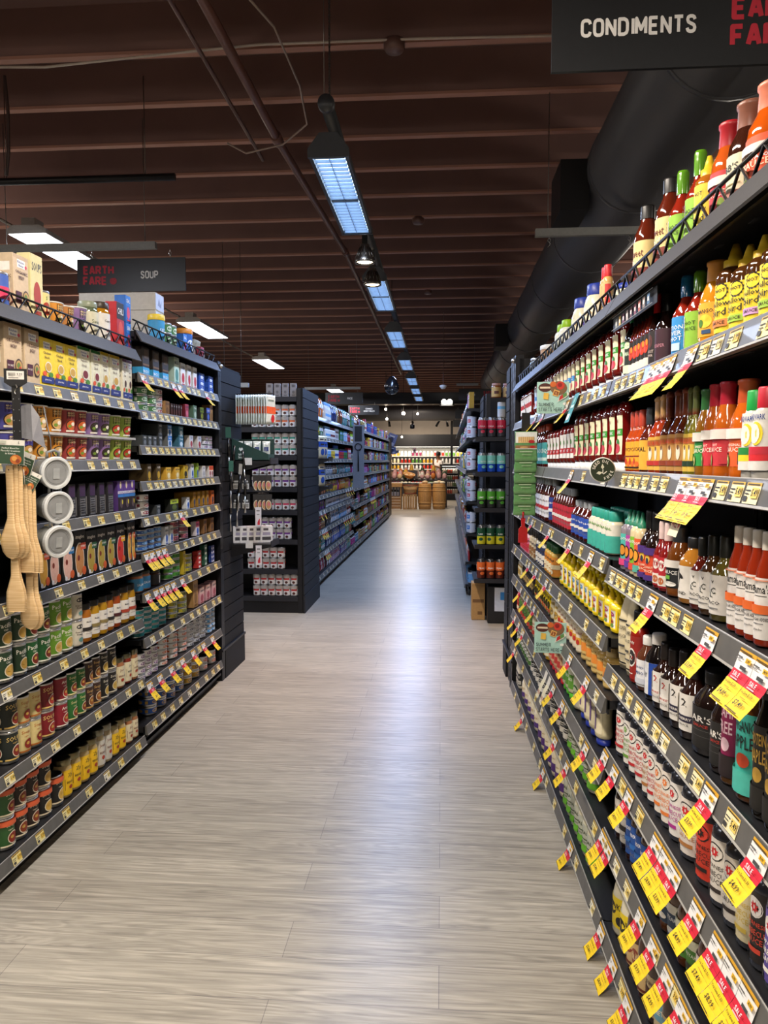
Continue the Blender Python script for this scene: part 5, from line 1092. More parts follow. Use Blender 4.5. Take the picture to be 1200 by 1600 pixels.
def gap(levels, z, zt=None):
    up = [q for q in levels if q > z+.02]
    return (min(up)-z-.048) if up else None
for fr, zone, idx, z, rows in RUNS:
    if fr == 'R':
        place = f'{ordn(idx)} condiment shelf'
        lv = RZ[zone]
        if idx in (0, 1, 2): pass
        else: place += ', near bay' if zone == 'B' else ', far bays'
        stock('R', zone, idx, z, rows, place, gap(lv, z), 'far')
    else:
        nm = 'soup' if zone == '1' else 'fish tin'
        place = f'{ordn(idx)} {nm} shelf'
        g = gap(LZ[zone], z)
        if zone == '1' and idx == 2:
            # two tiers of cups with a clear tray between them
            stock('L', zone, idx, z, [(a, n, s0, s1, .098, 1, 1) for a, n, s0, s1, H, st, rw in rows], 'lower tier of the cup shelf', g, 'near')
            stock('L', zone, idx, z+.106, [(a, n, s0, s1, .098, 1, 1) for a, n, s0, s1, H, st, rw in rows], 'upper tier of the cup shelf', g, 'near')
            m = M(); L = .98; m.box(-L/2, .012, 0, L/2, .2, .003, '#8f8a84', 'rail'); m.box(-L/2, .010, -.004, L/2, .013, .006, '#b9b5ae', 'rail')
            o = m.obj('display_tray', None, pt('L', 2.965, 0, z+.1015), face_rot('L')); tag(o, 'thin clear tray between the two tiers of soup cups', 'tray')
        else:
            stock('L', zone, idx, z, rows, place, g, 'near')

# ------------------------------------------------------------------ price tags
def price_tag_mesh(v):
    m = M(); w, h = .052, .033
    y0, y1 = -.0075, -.0172
    def fn(x, y, L): return (x*w/2, y1+(y0-y1)*y-.0004-EPS*L, -.035+h*y)
    base = ('#ece2b6', '#e8dc9e', '#ebe6d0')[v]
    a = [('r',-1,0,1,1,base), ('r',-1,.86,1,1,'#d4ab3c'), ('r',-.85,.88,.8,.95,'#4a3c18'), ('r',-.9,.6,-.2,.66,'#333333'), ('r',-.9,.45,-.35,.5,'#333333'), ('r',-.9,.12,-.4,.36,'#3a3a3a')]
    a += [('r',.05,.28,.92,.78,('#e8cb68','#e4bf4e','#ead68c')[v]), ('t',('5.49','3.99','8.99')[v],.5,.54,.34,'#1c1c1c',.8)]
    m.art(a, fn, h/(w/2), 'paper')
    return m.mesh('price_tag')
def sale_tag_mesh(price, s, br='SALE'):
    m = M(); w, Lh = .060, .097
    path = [(0,-.0078,-.001),(.034,-.0185,-.034),(.045,-.0235,-.0435),(.070,-.0375,-.0640),(.097,-.055,-.0845)]
    def at(d):
        for (d0,a0,b0),(d1,a1,b1) in zip(path, path[1:]):
            if d <= d1: break
        t = (d-d0)/(d1-d0)
        n = Vector((b1-b0, -(a1-a0))).normalized()
        return a0+(a1-a0)*t, b0+(b1-b0)*t, n
    def fn(x, y, L):
        d = (1-y)*Lh; a, b, n = at(d)
        return (x*w/2, a-.0006+(n.x if n.x < 0 else -n.x)*EPS*1.3*L, b+abs(n.y)*EPS*1.3*L)
    Y = [1,.93,.72,.61,.45,.22,0]
    a = []
    for y0, y1, c in ((.93,1,'#d9a42c'),(.65,.93,'#e9e8e4'),(.54,.65,'#cf2238'),(.46,.54,'#cf2238'),(.28,.46,'#f3cf22'),(.14,.28,'#f3cf22'),(0,.14,'#f3cf22')): a.append(('r',-1,y0,1,y1,c))
    a += [('r',-.8,.95,.7,.975,'#5a4414'), ('r',-.9,.86,-.2,.88,'#555555'), ('r',-.9,.82,-.35,.835,'#777777'), ('r',-.1,.69,.6,.75,'#444444'), ('r',.3,.82,.92,.9,'#e6b52c'), ('t',s and '4.99' or '3.99',.6,.86,.05,'#222222',.5),
          ('s','SALE',0,.575,.085,'#f6e6e8',1.0), ('r',-.4,.485,.4,.505,'#efc0c6'), ('t','You Save $1.50',0,.40,.06,'#3a3214',1.7), ('r',-.3,.305,.3,.32,'#c88a2a'), ('t',price,0,.19,.11,'#1c1a12',1.1), ('r',-.8,.04,.6,.06,'#5a4c14')]
    m.art(a, fn, Lh/(w/2), 'paper')
    b = M()
    return m.mesh('sale_tag')
tags = [price_tag_mesh(v) for v in range(3)]
sales = [sale_tag_mesh(p, i % 2) for i, p in enumerate(('$4.99', '$3.99', '$8.99', '$7.49'))]
SALE_AT = {}
def flag(fr, s, z, me, name, label, cat, group):
    o = link(name, me, None, pt(fr, s, 0, z), face_rot(fr)); return tag(o, label, cat, group)
for fr, zone, idx, z, ss in SALE:
    nm = {'R': 'condiment', 'L': 'soup' if zone == '1' else 'fish tin'}[fr]
    bz = ', far bays' if fr == 'R' and zone == 'A' else ', near bay' if fr == 'R' else ''
    ss = sorted(ss); q = []
    for s in ss:
        if fr == 'R' and zone == 'B': s = min(s, 2.12)
        if fr == 'R' and zone == 'A': s = min(max(s, 2.19), 4.52)
        if fr == 'L': s = max(s, 3.50)
        if q and s-q[-1] < .061: s = q[-1]+.061
        q.append(s)
    SALE_AT[(fr, zone, idx)] = q
    for i, s in enumerate(q):
        lab = f'{ordn(i)} yellow and red sale tag from the near end, {ordn(idx)} {nm} rail{bz}' if len(q) > 1 else f'only yellow and red sale tag on the {ordn(idx)} {nm} rail{bz}'
        flag(fr, s, z, sales[(i+idx) % 4], 'sale_tag', lab, 'sale tag', f'sale tags on the {ordn(idx)} {nm} rail{bz}')
def rail_tags(fr, zone, idx, z, spots, nm, bz):
    busy = SALE_AT.get((fr, zone, idx), [])
    q = []
    for s in sorted(spots):
        if any(abs(s-b) < .062 for b in busy) or (q and s-q[-1] < .056): continue
        q.append(s)
    for i, s in enumerate(q):
        lab = f'{ordn(i)} small cream price label from the near end, {ordn(idx)} {nm} rail{bz}'
        flag(fr, s, z, tags[(i*7+idx) % 3 if (i % 4 == 0) else (idx % 2)], 'price_label', lab, 'price label', f'price labels on the {ordn(idx)} {nm} rail{bz}')
tr = random.Random(5)
for zone, s0, s1, idxs in (('A', 2.2, 4.5, range(1, 9)), ('B', 1.0, 2.1, range(1, 8))):
    for idx in idxs:
        step = {('B', 3): .060, ('B', 1): .062, ('B', 2): .066, ('B', 4): .068, ('B', 5): .078, ('B', 6): .11}.get((zone, idx), .15 if zone == 'B' else .24)
        if zone == 'A' and idx == 1: step = .09
        spots = []; s = s0+tr.uniform(0, .05)
        while s < s1:
            if not (zone == 'A' and idx in (1, 2) and s > 2.7): spots.append(s)
            s += step*tr.uniform(.75, 1.3)
        rail_tags('R', zone, idx, RZ[zone][idx], spots, 'condiment', ', near bay' if zone == 'B' else ', far bays')
for zone, s0, s1, idxs in (('1', 2.30, 3.40, range(1, 8)), ('2', 3.50, 4.62, range(1, 11))):
    for idx in idxs:
        step = .15 if zone == '1' else (.085 if idx in (1, 2, 3, 4) else .13)
        spots = []; s = s0+tr.uniform(0, .06)
        while s < s1:
            spots.append(s); s += step*tr.uniform(.8, 1.25)
        rail_tags('L', zone, idx, LZ[zone][idx], spots, 'soup' if zone == '1' else 'fish tin', '')
# ------------------------------------------------------------------ the room
def simple(name, fn):
    m = bpy.data.materials.new(name); nt, b, L = nodes(m); fn(nt, b, L); MAT[name] = m; return m
def floor_mat(nt, b, L):
    tc = nt.nodes.new('ShaderNodeTexCoord')
    br = nt.nodes.new('ShaderNodeTexBrick'); br.offset = .37; br.offset_frequency = 2; br.squash = 1
    br.inputs['Scale'].default_value = 1.; br.inputs['Brick Width'].default_value = 1.22; br.inputs['Row Height'].default_value = .170
    br.inputs['Mortar Size'].default_value = .0011; br.inputs['Mortar Smooth'].default_value = .3
    br.inputs['Color1'].default_value = (*lin('#a59e8f'), 1); br.inputs['Color2'].default_value = (*lin('#b1aa9a'), 1); br.inputs['Mortar'].default_value = (*lin('#7d776f'), 1)
    L.new(tc.outputs['Object'], br.inputs['Vector'])
    # long grain, shifted from plank to plank
    sx = nt.nodes.new('ShaderNodeSeparateXYZ'); L.new(tc.outputs['Object'], sx.inputs[0])
    dv = nt.nodes.new('ShaderNodeMath'); dv.operation = 'DIVIDE'; dv.inputs[1].default_value = .17; L.new(sx.outputs['Y'], dv.inputs[0])
    fl = nt.nodes.new('ShaderNodeMath'); fl.operation = 'FLOOR'; L.new(dv.outputs[0], fl.inputs[0])
    ml = nt.nodes.new('ShaderNodeMath'); ml.operation = 'MULTIPLY'; ml.inputs[1].default_value = 7.31; L.new(fl.outputs[0], ml.inputs[0])
    cb = nt.nodes.new('ShaderNodeCombineXYZ'); L.new(sx.outputs['X'], cb.inputs['X']); L.new(sx.outputs['Y'], cb.inputs['Y']); L.new(ml.outputs[0], cb.inputs['Z'])
    mp = nt.nodes.new('ShaderNodeMapping'); mp.inputs['Scale'].default_value = (3.2, 75., 1.); L.new(cb.outputs[0], mp.inputs['Vector'])
    nz = nt.nodes.new('ShaderNodeTexNoise'); nz.inputs['Scale'].default_value = 1.; nz.inputs['Detail'].default_value = 7.; nz.inputs['Roughness'].default_value = .62; nz.inputs['Distortion'].default_value = .9
    L.new(mp.outputs[0], nz.inputs['Vector'])
    mp2 = nt.nodes.new('ShaderNodeMapping'); mp2.inputs['Scale'].default_value = (1.0, 11., 1.); L.new(cb.outputs[0], mp2.inputs['Vector'])
    wv = nt.nodes.new('ShaderNodeTexNoise'); wv.inputs['Scale'].default_value = .9; wv.inputs['Detail'].default_value = 3.; wv.inputs['Distortion'].default_value = 1.6; L.new(mp2.outputs[0], wv.inputs['Vector'])
    sn = nt.nodes.new('ShaderNodeMath'); sn.operation = 'MULTIPLY'; sn.inputs[1].default_value = 58.; L.new(wv.outputs['Fac'], sn.inputs[0])
    si = nt.nodes.new('ShaderNodeMath'); si.operation = 'SINE'; L.new(sn.outputs[0], si.inputs[0])
    m1 = nt.nodes.new('ShaderNodeMapRange'); m1.inputs[1].default_value = .3; m1.inputs[2].default_value = .7; m1.inputs[3].default_value = .62; m1.inputs[4].default_value = 1.22; L.new(nz.outputs['Fac'], m1.inputs[0])
    m2 = nt.nodes.new('ShaderNodeMapRange'); m2.inputs[1].default_value = -1.; m2.inputs[2].default_value = 1.; m2.inputs[3].default_value = .86; m2.inputs[4].default_value = 1.06; L.new(si.outputs[0], m2.inputs[0])
    mm = nt.nodes.new('ShaderNodeMath'); mm.operation = 'MULTIPLY'; L.new(m1.outputs[0], mm.inputs[0]); L.new(m2.outputs[0], mm.inputs[1])
    vs = nt.nodes.new('ShaderNodeVectorMath'); vs.operation = 'SCALE'; L.new(br.outputs['Color'], vs.inputs[0]); L.new(mm.outputs[0], vs.inputs['Scale'])
    L.new(vs.outputs[0], b.inputs['Base Color'])
    b.inputs['Roughness'].default_value = .33; b.inputs['Specular IOR Level'].default_value = .5
    bp = nt.nodes.new('ShaderNodeBump'); bp.inputs['Strength'].default_value = .12; bp.inputs['Distance'].default_value = .002; L.new(nz.outputs['Fac'], bp.inputs['Height']); L.new(bp.outputs[0], b.inputs['Normal'])
simple('floor', floor_mat)
def plaster(col, rough=.8, amt=.1, sc=4.):
    def f(nt, b, L):
        tc = nt.nodes.new('ShaderNodeTexCoord'); nz = nt.nodes.new('ShaderNodeTexNoise'); nz.inputs['Scale'].default_value = sc; nz.inputs['Detail'].default_value = 5.
        L.new(tc.outputs['Object'], nz.inputs['Vector'])
        mr = nt.nodes.new('ShaderNodeMapRange'); mr.inputs[3].default_value = 1-amt; mr.inputs[4].default_value = 1+amt; L.new(nz.outputs['Fac'], mr.inputs[0])
        vs = nt.nodes.new('ShaderNodeVectorMath'); vs.operation = 'SCALE'; vs.inputs[0].default_value = lin(col); L.new(mr.outputs[0], vs.inputs['Scale'])
        L.new(vs.outputs[0], b.inputs['Base Color']); b.inputs['Roughness'].default_value = rough
    return f
simple('ceiling_paint', plaster('#846761', .85)); simple('joist_paint', plaster('#83645d', .85)); simple('lit_flange_paint', plaster('#b0806e', .6)); simple('dark_wall', plaster('#2a2524')); simple('beige_wall', plaster('#a59a8c')); simple('duct_paint', plaster('#5a5b60', .42, .06, 2.)); simple('black_paint', plaster('#1a1a1d', .5)); simple('pale_deck', plaster('#c9c0b4', .4, .08, 3.))  # flange colour is the joist paint lightened to hold light from below

YB, YF, XW0, XW1 = -3.2, 32., -9., 7.
HC = 3.80
def slab(name, x0, y0, z0, x1, y1, z1, mat):
    m = M(); m.box(x0, y0, z0, x1, y1, z1, '#808080', mat); return struct(m.obj(name))
slab('floor', XW0, YB, -.1, XW1, YF, 0, 'floor')
slab('ceiling', XW0, YB, HC+.28, XW1, YF, HC+.34, 'ceiling_paint')
slab('wall_back', XW0, YF, 0, XW1, YF+.1, HC+.34, 'dark_wall')
slab('wall_left', XW0-.1, YB, 0, XW0, YF, HC+.34, 'dark_wall'); slab('wall_right', XW1, YB, 0, XW1+.1, YF, HC+.34, 'dark_wall'); slab('wall_front', XW0, YB-.1, 0, XW1, YB, HC+.34, 'dark_wall')
slab('trim_1', -4.5, 30.9, 2.52, 3.5, 31.0, 3.25, 'beige_wall')      # pale bulkhead over the chilled case
slab('trim_2', -4.5, 30.86, 2.50, 3.5, 30.9, 2.66, 'beige_wall')
m = M(); y = 4.43 - .61*12; k = 0
jm = M(); jm.box(XW0, -.02, 0, XW1, .02, .28, '#808080', 'joist_paint'); jm.box(XW0, -.027, -.010, XW1, .027, .008, '#808080', 'lit_flange_paint'); jme = jm.mesh('ceiling_joist')
while y < YF-.1:
    o = link('ceiling_joist', jme, None, (0, y, HC)); struct(o); y += .61

# ------------------------------------------------------------------ services under the ceiling
def th(o, label, cat, group=None): return tag(o, label, cat, group)
m = M(); pr = .32; n = 28
rings = [(.5,), (32,)]
dx, dz = 1.27, 3.36
m.tube([(dx, -1.5, dz), (dx, 18.95, dz)], pr, '#808080', 'duct_paint', 32)
o = m.obj('air_duct'); th(o, 'large round black air duct running along the ceiling', 'duct')
for i in range(11):
    s = M(); yy = 2.0+i*1.55
    s.tube([(dx, yy, dz), (dx, yy+.03, dz)], pr+.006, '#808080', 'duct_paint', 32); s.obj('seam_band', o)
for i, yy in enumerate((5.2, 11.2)):
    m = M(); m.box(.78, yy, 3.10, .97, yy+.42, 3.43, '#808080', 'black_paint'); m.obj('air_register', o)
m = M(); m.box(-7, 19.0, 2.86, 6.5, 19.5, 3.14, '#808080', 'black_paint'); th(m.obj('cross_duct'), 'square black duct crossing the ceiling far down the aisle', 'duct')
m = M(); m.tube([(-6, 26, 3.1), (6, 26, 3.1)], .3, '#808080', 'duct_paint', 24); th(m.obj('cross_duct'), 'round dark duct crossing behind the square one', 'duct')
def pipe(name, pts, r, col, label, cat, mat='plastic'):
    m = M(); m.tube(pts, r, col, mat, 10); return th(m.obj(name), label, cat)
p = pipe('sprinkler_pipe', [(-1.17, 1.5, 3.63), (-1.13, 5.2, 3.62), (-1.02, 8.0, 3.62), (-1.02, 18.9, 3.60)], .028, '#6a4840', 'long brown sprinkler pipe running down the ceiling', 'pipe')
for i, yy in enumerate((5.2, 8.0)):
    m = M(); m.tube([(-1.13+.11*i, yy-.06, 3.62), (-1.13+.11*i, yy+.06, 3.62)], .038, '#6a4840', 'plastic', 10); m.obj('coupling', p)
pipe('conduit_pipe', [(-1.36, 1.5, 3.74), (-1.36, 5.75, 3.70)], .013, '#6a4a42', 'thin brown pipe ending beside the sprinkler pipe', 'pipe')
pipe('white_cable', [(-3.2, 4.3, 3.72), (-2.3, 4.33, 3.70), (-1.5, 4.35, 3.76), (-1.05, 4.36, 3.79), (-.1, 4.36, 3.785), (.6, 4.36, 3.77), (1.4, 4.36, 3.78)], .007, '#b9aa9c', 'pale cable strung along a ceiling joist', 'cable')
pipe('looped_cable', [(-1.0, 3.7, 3.72), (-.88, 4.0, 3.68), (-.84, 4.5, 3.62), (-.87, 4.9, 3.58), (-1.05, 5.0, 3.5), (-1.3, 5.02, 3.46), (-1.42, 5.0, 3.52)], .006, '#a08c80', 'grey cable looping down past the sprinkler pipe', 'cable')
pipe('drop_conduit', [(-2.725, 4.64, 3.82), (-2.71, 4.64, 3.6), (-2.715, 4.64, 3.35), (-2.74, 4.65, 3.22)], .01, '#4a3a36', 'dark conduit dropping beside the black light track', 'pipe')
for i, (xx, yy) in enumerate(((-.28, 4.4), (-.24, 7.5), (-.2, 10.6))):
    m = M(); m.lathe([(0,3.74),(.05,3.742),(.06,3.76),(.06,3.80),(0,3.80)], '#6e5048', 'plastic', 20, 1, 1, xx, yy); th(m.obj('smoke_detector'), ('round brown detector disc by the lamp cable', 'second round detector disc along the lamp track', 'third round detector disc along the lamp track')[i], 'detector')
m = M(); m.tube([(-6.5, 4.67, 3.19), (-1.66, 4.67, 3.19)], .022, '#0e0e10', 'plastic', 6); o = th(m.obj('light_track'), 'black light track hung crosswise under the ceiling', 'track')
for xx in (-1.85, -2.75):
    m = M(); m.tube([(xx, 4.67, 3.2), (xx, 4.67, 3.80)], .003, '#77706a', 'metal', 5); m.obj('hanger_wire', o)

# the lamp track over the aisle
emit('lamp_cool', '#bcdcff', 4.2); emit('lamp_white', '#f3f6ff', 9.); emit('lamp_warm', '#ffe2b8', 14.)
m = M(); m.tube([(-.515, 3.38, 3.0), (-.515, 18.9, 3.0)], .030, '#2b2d30', 'plastic', 16); trk = th(m.obj('lamp_rail'), 'long round black rail carrying the row of louvred lamps', 'light rail')
m = M(); m.lathe([(0,-.012),(.036,-.012),(.038,0),(.038,.02),(.03,.024)], '#34363a', 'plastic', 18); me = m.mesh('end_cap'); o = link('end_cap', me, trk, (-.515, 3.38, 3.0)); o.rotation_euler = (-PI/2, 0, 0)
m = M()
for i in range(60): m.tube([(-.505+.014*math.sin(i*1.3)*0, 3.42, 3.03+i*.0133), (-.505, 3.42, 3.03+i*.0133+.009)], .0055 if i % 2 else .0042, '#8a8884', 'metal', 6, False)
m.obj('flexible_cable', trk)
m = M(); m.tube([(-.53, 3.42, 3.03), (-.53, 3.42, 3.82)], .0018, '#8a8884', 'metal', 5); m.obj('hanger_wire', trk)
def louvre_lamp():
    body = M(); L = 1.22
    prof = [(-.095,.0),(-.095,.035),(-.04,.105),(.04,.105),(.095,.035),(.095,.0),(.085,.0),(.085,.028),(-.085,.028),(-.085,.0)]
    body.prism([(-.095,.0),(-.095,.035),(-.04,.105),(.04,.105),(.095,.035),(.095,.0),(.078,.0),(.078,.03),(-.078,.03),(-.078,.0)], 0, L, '#303338', 'plastic')
    for y in (0, L-.012):
        body.prism([(-.098,-.004),(-.098,.037),(-.042,.109),(.042,.109),(.098,.037),(.098,-.004)], y-.004, y+.014, '#3a3d42', 'plastic')
    lens = M(); lens.box(-.074, .016, .020, .074, L-.016, .026, '#808080', 'lamp_cool')
    lou = M()
    for k in range(24):
        y = .03+k*(L-.06)/23; lou.box(-.074, y-.002, .0, .074, y+.002, .016, '#8fa2bb', 'plastic')
    lou.box(-.0015, .016, 0, .0015, L-.016, .016, '#b9c4d4', 'metal')
    lou.box(-.074, L/2-.008, -.001, .074, L/2+.008, .017, '#4a5058', 'plastic')
    return body.mesh('louvre_lamp'), lens.mesh('lamp_tube'), lou.mesh('louvre')
lb, ll, lo = louvre_lamp()
def area(name, loc, sx, sy, power, col, rot=(0, 0, 0), spread=PI):
    l = bpy.data.lights.new(name, 'AREA'); l.shape = 'RECTANGLE'; l.size = sx; l.size_y = sy; l.energy = power; l.color = lin(col); l.spread = spread
    o = bpy.data.objects.new(name, l); COL.objects.link(o); o.location = loc; o.rotation_euler = rot; return o
LAMP_Y = [3.6, 6.04, 8.4, 10.75, 13.1, 15.0, 16.9]
for i, y in enumerate(LAMP_Y):
    x = -.54
    o = link('louvre_lamp', lb, None, (x, y, 2.86)); th(o, f'{ordn(i)} louvred lamp from the near end of the aisle rail' if i else 'first and largest louvred lamp on the aisle rail', 'lamp', 'louvred lamps along the aisle rail')
    link('lamp_tube', ll, o); link('louvre', lo, o)
    area('lamp_glow', (x, y+.61, 2.855), .14, 1.15, 34 if y < 5 else 38, '#d4e2ff' if y < 5 else '#a6c5ff')
def spot_lamp(loc, label, aim=0.):
    o = link('spot_lamp', None, None, loc); th(o, label, 'lamp', 'small spot lamps under the rail')
    m = M(); m.box(-.018, -.018, .11, .018, .018, .26, '#1a1b1d', 'plastic'); m.obj('stem', o)
    m = M(); m.lathe([(.030,.12),(.032,.10),(.062,.03),(.066,.012),(.066,.0),(.058,.0),(.05,.02)], '#77736c', 'metal', 20)
    for k in range(14):
        a = 2*PI*k/14; m.tube([(.034*math.cos(a), .034*math.sin(a), .1), (.064*math.cos(a), .064*math.sin(a), .03)], .003, '#5a564f', 'metal', 5)
    m.obj('lamp_head', o)
    m = M(); m.lathe([(0,.004),(.045,.006),(.056,.01)], '#808080', 'lamp_warm', 18); m.obj('lamp_bulb', o)
    l = bpy.data.lights.new('spot_glow', 'SPOT'); l.energy = 130; l.color = lin('#ffd9bc'); l.spot_size = 1.5; l.spot_blend = .6; l.shadow_soft_size = .05
    q = bpy.data.objects.new('spot_glow', l); COL.objects.link(q); q.location = (loc[0], loc[1], loc[2]-.01)
spot_lamp((-.515, 5.05, 2.74), 'nearer small ribbed spot lamp hanging from the aisle rail')
spot_lamp((-.515, 5.6, 2.72), 'second small ribbed spot lamp hanging from the aisle rail')
# flat white fixtures over the neighbouring aisle
fb = M(); fb.prism([(-.15,.0),(-.15,.03),(-.1,.06),(.1,.06),(.15,.03),(.15,.0)], 0, 1.2, '#a9a39c', 'plastic'); fb.box(-.05, .03, .06, .05, .16, .12, '#a9a39c', 'plastic'); fbm = fb.mesh('flat_lamp')
fl = M(); fl.box(-.138, .015, -.003, .138, 1.185, .002, '#808080', 'lamp_white'); flm = fl.mesh('diffuser')
for i, (x, y, z) in enumerate(((-3.02, 5.35, 3.08), (-3.02, 8.85, 3.08), (-2.96, 12.2, 3.08), (-2.4, 16.5, 3.0), (-3.0, 1.9, 3.08))):
    o = link('flat_lamp', fbm, None, (x, y, z)); th(o, ('flat white lamp half behind the galvanised bar', 'flat white lamp above the tinned fish shelving', 'smaller flat white lamp above the bean can display', 'small flat white lamp near the rice sign', 'flat white lamp over the near end of the next aisle')[i], 'lamp', 'flat white lamps over the next aisle')
    link('diffuser', flm, o); area('flat_glow', (x, y+.6, z-.01), .27, 1.16, 50, '#f2f4ff')
m = M(); m.tube([(-3.30, 1., 3.22), (-3.25, 13., 3.22)], .012, '#b8b0a6', 'metal', 6); th(m.obj('conduit_pipe'), 'pale conduit running past the flat lamps over the next aisle', 'pipe')
m = M(); m.box(-4.2, 6.2, 2.84, -4.1, 12, 2.93, '#15151a', 'plastic'); th(m.obj('light_track'), 'black light track beyond the soup sign', 'track')
# unseen lamps over the camera's end, then added fill points around the aisles
for i, (x, y) in enumerate(((-.54, -1.2), (-.54, 1.15))):
    o = link('louvre_lamp', lb, None, (x, y, 2.86)); th(o, ('louvred lamp behind the camera over the aisle', 'louvred lamp over the camera above the aisle')[i], 'lamp', 'louvred lamps along the aisle rail')
    link('lamp_tube', ll, o); link('louvre', lo, o)
    area('lamp_glow', (x, y+.61, 2.855), .14, 1.15, 66, '#fff0de')
for x, y, e in ((-1.6, -2.4, 55), (1.3, -2.4, 60), (-3.2, .2, 32), (3.2, .4, 40), (3.2, 4.5, 45), (3.2, 9, 45), (-5, 6, 40), (-5, 11, 40)):
    l = bpy.data.lights.new('fill_point', 'POINT'); l.energy = e; l.color = lin('#fff3e4'); l.shadow_soft_size = .18  # point light without a fixture, added to lift the ceiling and signs
    q = bpy.data.objects.new('fill_point', l); COL.objects.link(q); q.location = (x, y, 2.98)
# ------------------------------------------------------------------ signs
def hook(m, x, y, z0, z1):
    pts = [(x, y, z1)]
    for k in range(9):
        a = PI/2+2*PI*k/8; pts.append((x+.009*math.cos(a), y, (z0+z1)/2+.012+.012*math.sin(a)))
    m.tube(pts, .0018, '#c8c8c6', 'metal', 6)
    pts = [(x+.008*math.sin(k*.8), y, (z0+z1)/2-.002-(k/6)*((z1-z0)/2-.004)) for k in range(7)]
    m.tube(pts, .0018, '#c8c8c6', 'metal', 6)
def apple(x, y, s, asp):
    pts = []
    for k in range(20):
        a = 2*PI*k/20; r = 1-.22*math.cos(a-PI/2)**6*(1 if math.sin(a) > 0 else 0)
        pts.append((x+s*asp*r*math.cos(a), y+s*r*math.sin(a)))
    return ('p', pts, '#b02a3a')
def sign(x0, x1, y, z0, z1, txt, logo, label, strut=None, tx=.3, th_=.2, two=None, logo_y=None):
    w, h = x1-x0, z1-z0
    o = link('aisle_sign', None, None, ((x0+x1)/2, y, z0)); tag(o, label, 'sign', 'hanging aisle signs')
    m = M(); m.box(-w/2, -.006, 0, w/2, .006, h, '#202225', 'plastic'); m.obj('board', o)
    f = lambda x, yy, L: (x*w/2, -.0062-EPS*L, h*yy); A = h/(w/2)
    m = M()
    if two: m.art([('s',two[0],tx,.62,.16,'#e9e9e6',.5,1.4),('s',two[1],tx,.38,.16,'#e9e9e6',.72,1.4)], f, A, 'paper')
    else: m.art([('s',txt,tx,.5,th_,'#f2f1ee',.082*len(txt),1.4)], f, A, 'paper')
    m.obj('lettering', o)
    if logo is not None:
        m = M(); a = [('s','EARTH',logo,.66,.27,'#cc2c40',.64,1.7),('s','FARE',logo-.07,.34,.27,'#cc2c40',.49,1.7), apple(logo+.27, .33, .11, A)]
        m.art(a, f, A, 'paper'); m.obj('logo', o)
    m = M()
    for xx in (-w*.36, w*.36): hook(m, xx, 0, h-.02, h+.06)
    m.obj('hook', o)
    return o
sign(.305, 1.08, 2.24, 2.53, 2.76, 'CONDIMENTS', .555, 'large black hanging sign reading CONDIMENTS at the top of the picture', None, -.385, .22)
sign(-2.60, -1.81, 5.27, 2.63, 2.862, 'SOUP', -.6, 'black hanging sign reading SOUP over the tinned fish shelving', None, .34, .235)
sign(-2.33, -1.575, 15., 2.56, 2.79, 'RICE', -.55, 'black hanging sign reading RICE over the farther shelving', None, .32, .19)
sign(-2.24, -1.5, 18., 2.53, 2.76, None, -.58, 'black hanging sign reading CANNED VEGETABLES beyond the rice sign', None, .35, .19, ('CANNED', 'VEGETABLES'))
sign(.35, 1.02, 15.8, 2.69, 2.92, 'INDIAN', .85, 'black hanging sign reading INDIAN beyond the condiment shelving', None, -.25, .2)
sign(.37, .9, 21., 2.60, 2.85, 'ASIAN', None, 'smaller black sign beyond the indian sign', None, 0, .18)
sign(.36, .9, 24., 2.50, 2.72, 'PASTA', None, 'smallest black sign lowest of the far row on its side', None, 0, .18)
def strut(x0, x1, y, z, label, hooks=()):
    m = M(); m.box(x0, y-.02, z, x1, y+.02, z+.045, '#8f9291', 'plastic'); m.box(x0, y-.024, z-.002, x1, y-.02, z+.047, '#a4a7a5', 'plastic')
    o = th(m.obj('strut_bar'), label, 'bar')
    for xx in hooks:
        h = M(); hook(h, xx, y, z-.07, z); h.obj('hook', o)
    m = M()
    for xx in (x0+.08, x1-.08): m.tube([(xx, y, z+.04), (xx, y, 3.82 if xx < .9 else 3.03)], .003, '#8a8884', 'metal', 5)
    m.obj('hanger_rod', o)
strut(-3.2, -2.02, 5.27, 2.925, 'galvanised bar carrying the soup sign')
strut(.60, 1.36, 5.05, 2.885, 'bare galvanised bar with two empty hooks above the condiments', (.69, 1.20))
strut(.30, 1.2, 2.24, 2.82, 'galvanised bar carrying the large condiments sign')
strut(-2.75, -1.62, 15., 2.855, 'galvanised bar carrying the rice sign'); strut(-2.45, -2.1, 8.1, 2.23, 'short galvanised bar over the bean can display'); strut(.3, .75, 15.8, 2.99, 'galvanised bar carrying the indian sign')

# ------------------------------------------------------------------ camera, world, view
cam = bpy.data.cameras.new('camera'); co = bpy.data.objects.new('camera', cam); COL.objects.link(co)
F = 1170.; cam.sensor_fit = 'VERTICAL'; cam.sensor_height = 32.; cam.lens = F/1600*32
cam.clip_end = 100; cam.clip_start = .05
pitch = math.atan(80/F); yaw = math.atan(90/F*math.cos(pitch))
co.location = (0, 0, 1.43); co.rotation_euler = (PI/2-pitch, 0, yaw)
SC.camera = co
w = bpy.data.worlds.new('world'); SC.world = w; w.use_nodes = True
bg = w.node_tree.nodes['Background']; bg.inputs[0].default_value = (.75, .8, .9, 1); bg.inputs[1].default_value = .25
SC.view_settings.view_transform = 'Standard'; SC.view_settings.look = 'None'; SC.view_settings.gamma = 1.; SC.view_settings.use_curve_mapping = False
SC.view_settings.exposure = 0.0
SC.cycles.max_bounces = 6; SC.cycles.diffuse_bounces = 3; SC.cycles.glossy_bounces = 3; SC.cycles.use_denoising = True
